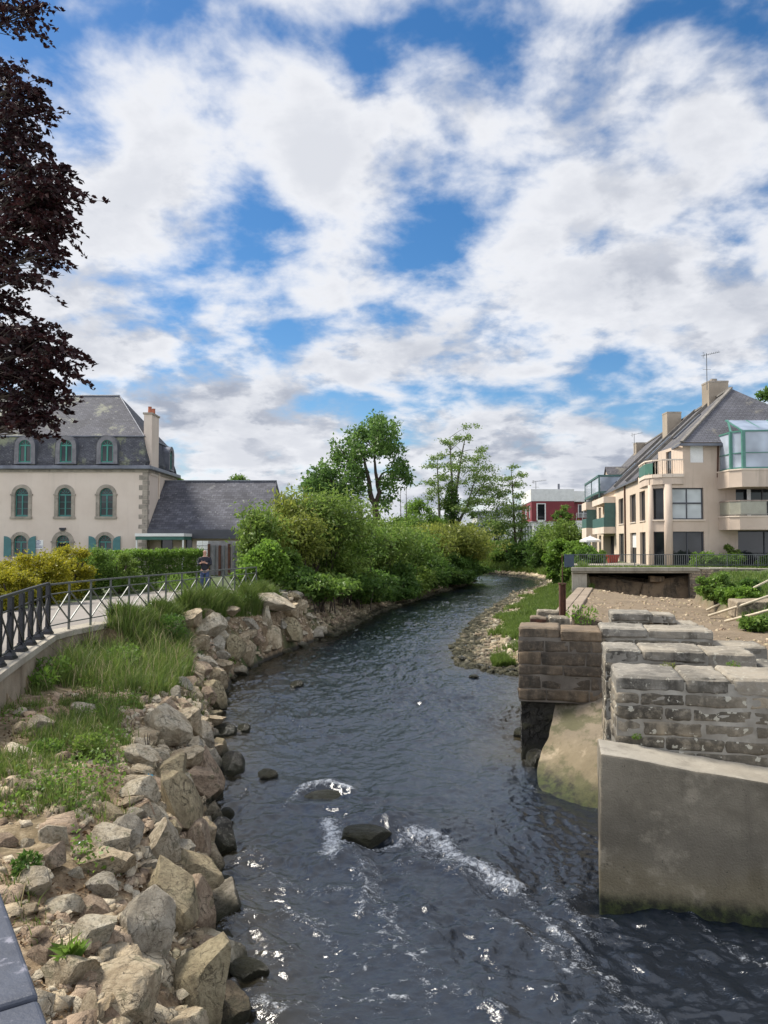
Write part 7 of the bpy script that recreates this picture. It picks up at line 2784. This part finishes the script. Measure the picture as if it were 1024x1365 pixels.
# ------------------------------------------------------------------ single plants on the left bank
for k, (px, py, h, w, mk, sz, n, lab) in enumerate([
    (92, 1300, 56, 26, 'lf_mid', .17, 26, 'dock plant with long leaves beside the flat cream slab'),
    (97, 1290, 30, 20, 'lf_bright', .12, 16, 'two upright pointed leaves above the dock plant'),
    (36, 1172, 34, 20, 'lf_dark', .05, 500, 'dark rounded weed in the dry soil next to the handrail'),
    (196, 1010, 30, 8, 'bark', .05, 0, 'dead brown stalk standing on the bank rocks'),
    (70, 905, 30, 28, 'lf_mid', .12, 260, 'leafy plant with broad green leaves under the retaining wall'),
    (58, 915, 22, 22, 'lf_bright', .10, 160, 'bright leafy weed at the foot of the retaining wall'),
    (245, 1050, 18, 10, 'lf_mid', .07, 160, 'small green tuft between the tilted slab and the stacked tan boulder'),
    (228, 855, 36, 22, 'lf_dark', .09, 900, 'dark green weed mound beside the tan slanted slab'),
    (292, 800, 16, 20, 'lf_bright', .09, 400, 'bright green weed on the top of the rock mound'),
    (236, 790, 26, 26, 'lf_mid', .09, 900, 'green nettle clump by the curve of the grey railing'),
    (268, 790, 20, 20, 'lf_mid', .09, 600, 'low nettle clump near the far end of the grey railing'),
    (118, 1010, 30, 22, 'lf_olive', .06, 700, 'dry olive weed clump in the tall grass'),
    (60, 1010, 22, 26, 'lf_mid', .07, 500, 'green weed patch above the half buried tan boulder'),
    (165, 900, 40, 26, 'lf_mid', .07, 900, 'tall green weed clump in the middle of the long grass'),
    (305, 888, 12, 10, 'lf_bright', .06, 160, 'green tuft at the foot of the rock mound'),
    (320, 805, 14, 18, 'lf_mid', .08, 300, 'small weed among the capping rocks of the mound'),
]):
    p = hit(px, py)
    d = p.y
    H_, W_ = h * d / F, w * d / F
    rg_ = np.random.default_rng(400 + k)
    root = thing('weed', lab, 'plant', p, 'plants on the left bank')
    mb = MB()
    for q in range(4):
        a_ = q * 1.7
        mb.tube([p, p + Vector((math.cos(a_) * W_ * .25, math.sin(a_) * W_ * .25, H_ * (.5 if n != 0 else .6))), p + Vector((math.cos(a_) * W_ * .5, math.sin(a_) * W_ * .5, H_))], [.008, .006, .003], 4)
    mb.build('stem', M['bark'] if n == 0 else M['cane'], root)
    if n:
        c = np.array([p.x, p.y, p.z + H_ * .5])
        q, u = shell_pts(rg_, n, c, (W_, W_, H_ * .55), .3)
        if n < 40:
            u[:, 2] = np.abs(u[:, 2]) + .3
            q = np.array([p.x, p.y, p.z + H_ * .3]) + u * np.array([W_ * .5, W_ * .5, H_ * .3])
        q[:, 2] = np.maximum(q[:, 2], p.z + .01)
        leaf_mesh('foliage', q, sz, M[mk], root, .32 if n < 40 else .45, -.1, u * (1.6 if n < 40 else .6), 410 + k, fold=.1)
tag(leaf_mesh('undergrowth', UNDER, .055, M['lf_mid'], None, .55, -.1, None, 61), 'patches of broad green leaves growing low in the grass of the left bank', 'undergrowth', None, 'stuff')
# dead leaves and bits of stalk on the bare soil
n = 9000
y = 5.0 * (22 / 5.0) ** rgn.random(n)
x = np.interp(y, ys_l, xs_l) - rgn.uniform(.7, 5.2, n)
ok = (x > rail_x(y) + .25) & (fbm(x * 1.2, y * 1.2, 3) > -.2)
x, y = x[ok], y[ok]
tag(leaf_mesh('dead_leaves', np.stack([x, y, ground_z(x, y) + .012], -1), .055, leaf_mat('dead_leaf', (.05, .028, .014), (.17, .10, .05), (.30, .21, .11), trans=.05), None, .4, 0, np.tile(np.array([[0, 0, 0.0]]), (len(x), 1)) + rgn.normal(size=(len(x), 3)) * np.array([1.5, 1.5, .15]), 63), 'brown dead leaves and stalks lying on the soil of the left bank', 'dead leaves', None, 'stuff')
# little weeds rooted in the old stonework
for k, (px, py, d, r, lab) in enumerate([(849, 984, 9.45, .05, 'small green weed in the lowest joint of the nearest sluice pier'), (890, 891, 10.3, .09, 'patch of yellowish moss and weeds on top of the nearest sluice pier'), (978, 890, 10.2, .08, 'tuft of weeds beside the dark slot of the second sluice pier'), (776, 826, 16.6, .28, 'tall grass tuft growing beside the broken sloping beam of stone')]):
    p = P(px, py, d)
    root = thing('wall_weed', lab, 'weed', p, 'weeds in the stonework')
    rg_ = np.random.default_rng(500 + k)
    m_ = 90 if k < 3 else 160
    q, u = shell_pts(rg_, m_, (p.x, p.y, p.z + r * .4), (r * 1.3, r * .8, r * .8), .1)
    leaf_mesh('foliage', q, .03 if k < 3 else .09, M['lf_bright'] if k != 1 else M['lf_yellow'], root, .4, -.2, u * .5 + np.array([0, 0, .6 if k == 3 else 0]), 510 + k)
    mb = MB()
    for e in range(4):
        mb.tube([p, p + Vector((rg_.normal() * r * .3, -abs(rg_.normal()) * r * .2, r * .9))], [.003, .0015], 4)
    mb.build('stem', M['cane'], root)
# scraps of litter
for px, py, w, c, lab in [(200, 1040, 8, (.03, .28, .45), 'bright blue scrap of litter on the white topped block'), (70, 1000, 10, (.5, .2, .25), 'crumpled pinkish wrapper in the grass'), (107, 1128, 9, (.5, .52, .56), 'crumpled silver wrapper lying in the weeds')]:
    p = hit(px, py)
    r = w * p.y / F / 2
    rg_ = np.random.default_rng(int(px))
    mb = MB()
    vs = [(p.x + r * (i - 2) * .5 + rg_.normal() * r * .12, p.y + r * (j - 2) * .5 + rg_.normal() * r * .12, p.z + r * .9 + rg_.normal() * r * .35) for i in range(5) for j in range(5)]
    mb.add(vs, [(i * 5 + j, i * 5 + 5 + j, i * 5 + 6 + j, i * 5 + 1 + j) for i in range(4) for j in range(4)])
    o = mb.build('litter', plain('litter', c, tuple(v * .6 for v in c), 20, .4, .1))
    o.modifiers.new('t', 'SOLIDIFY').thickness = .004
    tag(o, lab, 'litter', 'litter on the bank')
# ------------------------------------------------------------------ the man on the path
MX, MY, MZ = X(273.5, 32.0), 32.0, 2.10


def skin_mesh(name, joints, edges, mat, parent, sub=2):
    me = bpy.data.meshes.new(name)
    me.from_pydata([(MX + x, MY + y, MZ + z) for x, y, z, r, _ in joints], edges, [])
    o = link(name, me, mat, parent)
    o.modifiers.new('skin', 'SKIN')
    for i, j in enumerate(joints):
        q = j[4] or 1.0
        me.skin_vertices[0].data[i].radius = (j[3], j[3] * q)
        me.skin_vertices[0].data[i].use_root = i == 0
    s = o.modifiers.new('sub', 'SUBSURF')
    s.levels = s.render_levels = sub
    return o


man = thing('person', 'balding man in dark jacket and blue jeans standing on the path, hands at his chest', 'person', (MX, MY, MZ))
skin = plain('skin', (.5, .29, .21), (.42, .23, .165), 8, .55, .05)
J = [(0, 0, .95, .13, .8), (0, 0, 1.15, .125, .8), (0, .01, 1.38, .14, .75), (0, 0, 1.50, .06, 1), (0, -.02, 1.57, .058, 1), (0, -.03, 1.66, .088, 1.1), (0, -.02, 1.735, .075, 1.1)]
Ed = [(0, 1), (1, 2), (2, 3), (3, 4), (4, 5), (5, 6)]


def chain(par, pts):
    p = par
    for q in pts:
        J.append(q)
        Ed.append((p, len(J) - 1))
        p = len(J) - 1
    return p


for s in (-1, 1):
    wrist = chain(2, [(s * .19, 0, 1.40, .062, None), (s * .25, -.06, 1.14, .045, None), (s * .15, -.22, 1.19, .030, None), (s * .07, -.28, 1.23, .026, .6)])
    for k, (fx, fz, L) in enumerate([(.0, .03, .07), (.0, .012, .08), (.0, -.008, .075), (.0, -.026, .06)]):
        chain(wrist, [(s * .06 - s * .02, -.32, 1.24 + fz, .0105, None), (s * .06 - s * L * .9, -.325, 1.25 + fz, .009, None), (s * .06 - s * L * .8, -.30, 1.255 + fz, .008, None)])
    chain(wrist, [(s * .075, -.31, 1.275, .011, None), (s * .06, -.32, 1.31, .009, None)])
    chain(0, [(s * .10, 0, .86, .09, None), (s * .11, -.02, .50, .06, None), (s * .115, .02, .09, .042, None), (s * .125, -.13, .035, .038, .7)])
skin_mesh('body', J, Ed, skin, man, 2)
jk = plain('jacket_cloth', (.016, .018, .03), (.010, .011, .018), 12, .8, .3)
JJ = [(0, .0, .84, .19, .75), (0, 0, 1.1, .175, .78), (0, .01, 1.36, .18, .72), (0, 0, 1.47, .09, 1)]
EE = [(0, 1), (1, 2), (2, 3)]
for s in (-1, 1):
    n0 = len(JJ)
    JJ += [(s * .2, 0, 1.40, .085, None), (s * .265, -.05, 1.14, .07, None), (s * .125, -.235, 1.20, .058, None)]
    EE += [(2, n0), (n0, n0 + 1), (n0 + 1, n0 + 2)]
skin_mesh('jacket', JJ, EE, jk, man, 2)
TJ = [(0, 0, .92, .155, .8)]
TE = []
for s in (-1, 1):
    n0 = len(TJ)
    TJ += [(s * .10, 0, .80, .105, None), (s * .11, -.02, .50, .082, None), (s * .115, .02, .10, .066, None)]
    TE += [(0, n0), (n0, n0 + 1), (n0 + 1, n0 + 2)]
skin_mesh('jeans', TJ, TE, plain('denim', (.05, .08, .17), (.03, .05, .11), 10, .85, .2), man, 2)
for s in (-1, 1):
    SJ = [(s * .115, .05, .05, .052, .9), (s * .12, -.08, .045, .055, .8), (s * .125, -.17, .035, .045, .7)]
    skin_mesh('shoe', SJ, [(0, 1), (1, 2)], jk, man, 2)
hv = [(0, .045, 1.60, .06, 1), (0, .06, 1.67, .062, 1.2), (0, .04, 1.715, .05, 1.2)]
skin_mesh('hair', hv, [(0, 1), (1, 2)], plain('grey_hair', (.3, .29, .28), (.2, .19, .18), 20, .9, .3), man, 2)
mb = MB()
for s in (-1, 1):
    mb.box(MX + s * .034 - .011, MX + s * .034 + .011, MY - .128, MY - .115, MZ + 1.668, MZ + 1.68)
mb.build('eyes', M['dark_room'], man)
mb = MB()
mb.add([(MX, MY - .15, MZ + 1.635), (MX - .018, MY - .115, MZ + 1.63), (MX + .018, MY - .115, MZ + 1.63), (MX, MY - .118, MZ + 1.675)], [(0, 1, 3), (0, 3, 2), (0, 2, 1)])
mb.build('nose', skin, man)

# ------------------------------------------------------------------ sky, sun, camera
SUN_EL, SUN_AZ = R(50), R(-66)             # ahead of us and to the left
world = bpy.data.worlds.new('World')
scene.world = world
world.use_nodes = True
t = world.node_tree
t.nodes.clear()


def N(typ, **kw):
    nd = t.nodes.new(typ)
    for k, v in kw.items():
        setattr(nd, k, v)
    return nd


def mth(op, a, b=0.0, c=None):
    nd = N('ShaderNodeMath', operation=op)
    for i, v in enumerate((a, b, c)):
        if v is None:
            continue
        if isinstance(v, (int, float)):
            nd.inputs[i].default_value = v
        else:
            t.links.new(v, nd.inputs[i])
    return nd.outputs[0]


def smooth(v, a, b):
    nd = N('ShaderNodeMapRange', interpolation_type='SMOOTHSTEP')
    nd.inputs['From Min'].default_value = a
    nd.inputs['From Max'].default_value = b
    t.links.new(v, nd.inputs['Value'])
    return nd.outputs['Result']


def mixc(f, a, b):
    nd = N('ShaderNodeMix', data_type='RGBA')
    for s, v in ((nd.inputs[0], f), (nd.inputs[6], a), (nd.inputs[7], b)):
        if isinstance(v, (int, float)):
            s.default_value = v
        elif isinstance(v, tuple):
            s.default_value = (*v, 1)
        else:
            t.links.new(v, s)
    return nd.outputs[2]


def noise(vec, scale, detail, rough, dist=0.0):
    nd = N('ShaderNodeTexNoise')
    nd.inputs['Scale'].default_value = scale
    nd.inputs['Detail'].default_value = detail
    nd.inputs['Roughness'].default_value = rough
    nd.inputs['Distortion'].default_value = dist
    t.links.new(vec, nd.inputs['Vector'])
    return nd.outputs['Fac']


tc = N('ShaderNodeTexCoord')
sep = N('ShaderNodeSeparateXYZ')
t.links.new(tc.outputs['Generated'], sep.inputs[0])
dx, dy, dz = sep.outputs
zc = mth('MAXIMUM', dz, 0.0)
# the cloud deck: a level sheet seen in perspective
den_ = mth('ADD', zc, 0.30)
pu, pv = mth('DIVIDE', dx, den_), mth('DIVIDE', dy, den_)
cmb = N('ShaderNodeCombineXYZ')
t.links.new(pu, cmb.inputs[0])
t.links.new(pv, cmb.inputs[1])
cmb.inputs[2].default_value = 5.5
dmap = N('ShaderNodeMapping')
dmap.inputs['Rotation'].default_value = (0, 0, R(0))
dmap.inputs['Location'].default_value = (0, -.15, 0)
t.links.new(cmb.outputs[0], dmap.inputs['Vector'])
deck = dmap.outputs[0]
# where the gaps and banks are: bearings ahead (x / y, z / y)
ys_ = mth('MAXIMUM', dy, 0.08)
bu, bv = mth('DIVIDE', dx, ys_), mth('DIVIDE', dz, ys_)


def bank(px, py, rx, ry, amt, tilt=0.0):
    r = ray(px, py)
    u0, v0 = r.x / r.y, r.z / r.y
    c, s = math.cos(tilt), math.sin(tilt)
    a, b = mth('SUBTRACT', bu, u0), mth('SUBTRACT', bv, v0)
    k = F
    p = mth('MULTIPLY', mth('ADD', mth('MULTIPLY', a, c), mth('MULTIPLY', b, s)), k / rx)
    q = mth('MULTIPLY', mth('SUBTRACT', mth('MULTIPLY', b, c), mth('MULTIPLY', a, s)), k / ry)
    e = mth('ADD', mth('MULTIPLY', p, p), mth('MULTIPLY', q, q))
    return mth('MULTIPLY', mth('EXPONENT', mth('MULTIPLY', e, -1.0)), amt)


BANKS = [
    (545, 130, 75, 190, -.17, -.35), (600, 290, 60, 100, -.12, .3), (570, 350, 60, 60, -.14, 0), (680, 110, 45, 70, -.18, 0), (340, 240, 45, 95, -.22, -.2), (300, 355, 110, 40, -.22, 0), (230, 370, 60, 40, -.15, 0), (350, 30, 110, 40, -.25, 0),
    (200, 20, 60, 30, -.12, 0), (800, 345, 50, 30, -.18, 0), (835, 500, 90, 55, -.24, .2), (690, 200, 40, 60, -.12, 0), (480, 60, 40, 60, -.15, 0), (250, 130, 60, 60, -.05, 0), (430, 590, 90, 25, -.08, 0), (240, 480, 90, 30, -.05, 0),
    (120, 130, 130, 110, .16, 0), (180, 250, 130, 80, .14, 0), (400, 130, 90, 70, .12, -.5), (500, 250, 55, 90, .15, -.6), (450, 320, 80, 60, .12, 0), (500, 440, 150, 70, .15, 0), (880, 140, 180, 170, .22, 0), (780, 290, 110, 80, .18, 0),
    (950, 330, 110, 90, .22, 0), (730, 430, 110, 60, .14, 0), (580, 90, 35, 60, .10, 0), (150, 440, 130, 60, .16, 0), (300, 440, 70, 50, .14, 0), (300, 600, 150, 60, .16, 0), (650, 590, 200, 60, .15, 0), (950, 440, 100, 60, .14, 0), (430, 180, 50, 60, .12, 0), (620, 480, 120, 60, .12, 0)]
bias = None
for b_ in BANKS:
    b_ = b_[:4] + (b_[4] * (.55 if b_[4] > 0 else 1.0),) + b_[5:]
    v = bank(*b_)
    bias = v if bias is None else mth('ADD', bias, v)
bias = mth('MULTIPLY', mth('MULTIPLY', bias, .46), smooth(dy, .1, .35))
def shifted(v, off):
    nd = N('ShaderNodeVectorMath', operation='ADD')
    t.links.new(v, nd.inputs[0])
    nd.inputs[1].default_value = off
    return nd.outputs[0]


def billow(vec):
    a = noise(vec, 2.3, 3, .5, .2)
    b = noise(vec, 5.6, 5, .55, .2)
    c = noise(vec, 13.0, 6, .6, .15)
    return mth('ADD', mth('ADD', mth('MULTIPLY', a, .72), mth('MULTIPLY', b, .62)), mth('MULTIPLY', c, .22))


soff = (math.sin(SUN_AZ) * .09, math.cos(SUN_AZ) * .09, .05)
b0, b1 = billow(deck), billow(shifted(deck, soff))
cov = mth('ADD', mth('SUBTRACT', b0, .265), bias)
cov = mth('ADD', cov, mth('MULTIPLY', smooth(dz, .34, .04), .06))
dens = smooth(cov, .37, .60)
# light and shade within the cloud: sunward edges bright, thick undersides grey
relief = mth('SUBTRACT', b1, b0)
thick = smooth(cov, .50, .74)
n_b = noise(deck, 5.2, 6, .6, .2)
grey = mth('ADD', mth('MULTIPLY', smooth(relief, -.01, .15), .42), mth('MULTIPLY', thick, .36))
GREYS = [(130, 470, 90, 60, .2, 0), (210, 560, 120, 40, .3, 0), (500, 470, 90, 40, .25, 0), (960, 380, 110, 50, .3, 0), (880, 200, 120, 90, .15, 0), (700, 520, 90, 30, .2, 0), (620, 560, 120, 30, .2, 0), (750, 600, 130, 25, .25, 0), (300, 520, 80, 30, .2, 0)]
for g_ in GREYS:
    grey = mth('ADD', grey, mth('MULTIPLY', bank(*g_), smooth(n_b, .35, .6)))
grey = mth('ADD', grey, mth('MULTIPLY', mth('MULTIPLY', smooth(dz, .42, .10), .34), smooth(mth('ADD', n_b, mth('MULTIPLY', relief, 2.0)), .40, .66)))
grey = mth('MINIMUM', grey, 1.0)
ccol = mixc(grey, (.69, .70, .73), (.30, .33, .40))
# clouds behind us made brighter as added fill for walls facing the camera
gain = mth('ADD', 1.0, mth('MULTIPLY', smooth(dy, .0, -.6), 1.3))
sky = N('ShaderNodeTexSky', sky_type='NISHITA')
sky.sun_disc = False
sky.sun_elevation = SUN_EL
sky.sun_rotation = SUN_AZ
sky.air_density, sky.dust_density, sky.ozone_density = 1.0, .4, 3.0
hs = N('ShaderNodeHueSaturation')
hs.inputs['Saturation'].default_value = 1.3
t.links.new(sky.outputs[0], hs.inputs['Color'])
bg1, bg2 = N('ShaderNodeBackground'), N('ShaderNodeBackground')
t.links.new(hs.outputs[0], bg1.inputs[0])
bg1.inputs[1].default_value = .095
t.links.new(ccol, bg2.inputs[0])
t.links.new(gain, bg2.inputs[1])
mx, out = N('ShaderNodeMixShader'), N('ShaderNodeOutputWorld')
t.links.new(dens, mx.inputs[0])
t.links.new(bg1.outputs[0], mx.inputs[1])
t.links.new(bg2.outputs[0], mx.inputs[2])
t.links.new(mx.outputs[0], out.inputs[0])
world.cycles.sampling_method = 'MANUAL'
world.cycles.sample_map_resolution = 512

sl = bpy.data.lights.new('sun', 'SUN')
sl.energy = 5.0
sl.angle = R(14)
sl.color = (1.0, .94, .84)
so = bpy.data.objects.new('sun', sl)
COL.objects.link(so)
sd = Vector((math.sin(SUN_AZ) * math.cos(SUN_EL), math.cos(SUN_AZ) * math.cos(SUN_EL), math.sin(SUN_EL)))
so.rotation_euler = (-sd).to_track_quat('-Z', 'Y').to_euler()
so.location = (0, 0, 60)

cam = bpy.data.cameras.new('camera')
cam.sensor_fit = 'VERTICAL'
cam.sensor_height = 36
cam.sensor_width = 27
cam.lens = 36 * F / 1365
cam.clip_start, cam.clip_end = .05, 6000
co = bpy.data.objects.new('camera', cam)
COL.objects.link(co)
co.location = (0, 0, EYE)
co.rotation_euler = (R(90) + PITCH, 0, 0)
scene.camera = co
scene.view_settings.view_transform = 'Standard'
scene.view_settings.look = 'None'
scene.view_settings.exposure = 0.42
scene.view_settings.gamma = 1.0
scene.view_settings.use_curve_mapping = False
scene.cycles.max_bounces = 6
scene.cycles.transparent_max_bounces = 4
scene.cycles.use_denoising = True
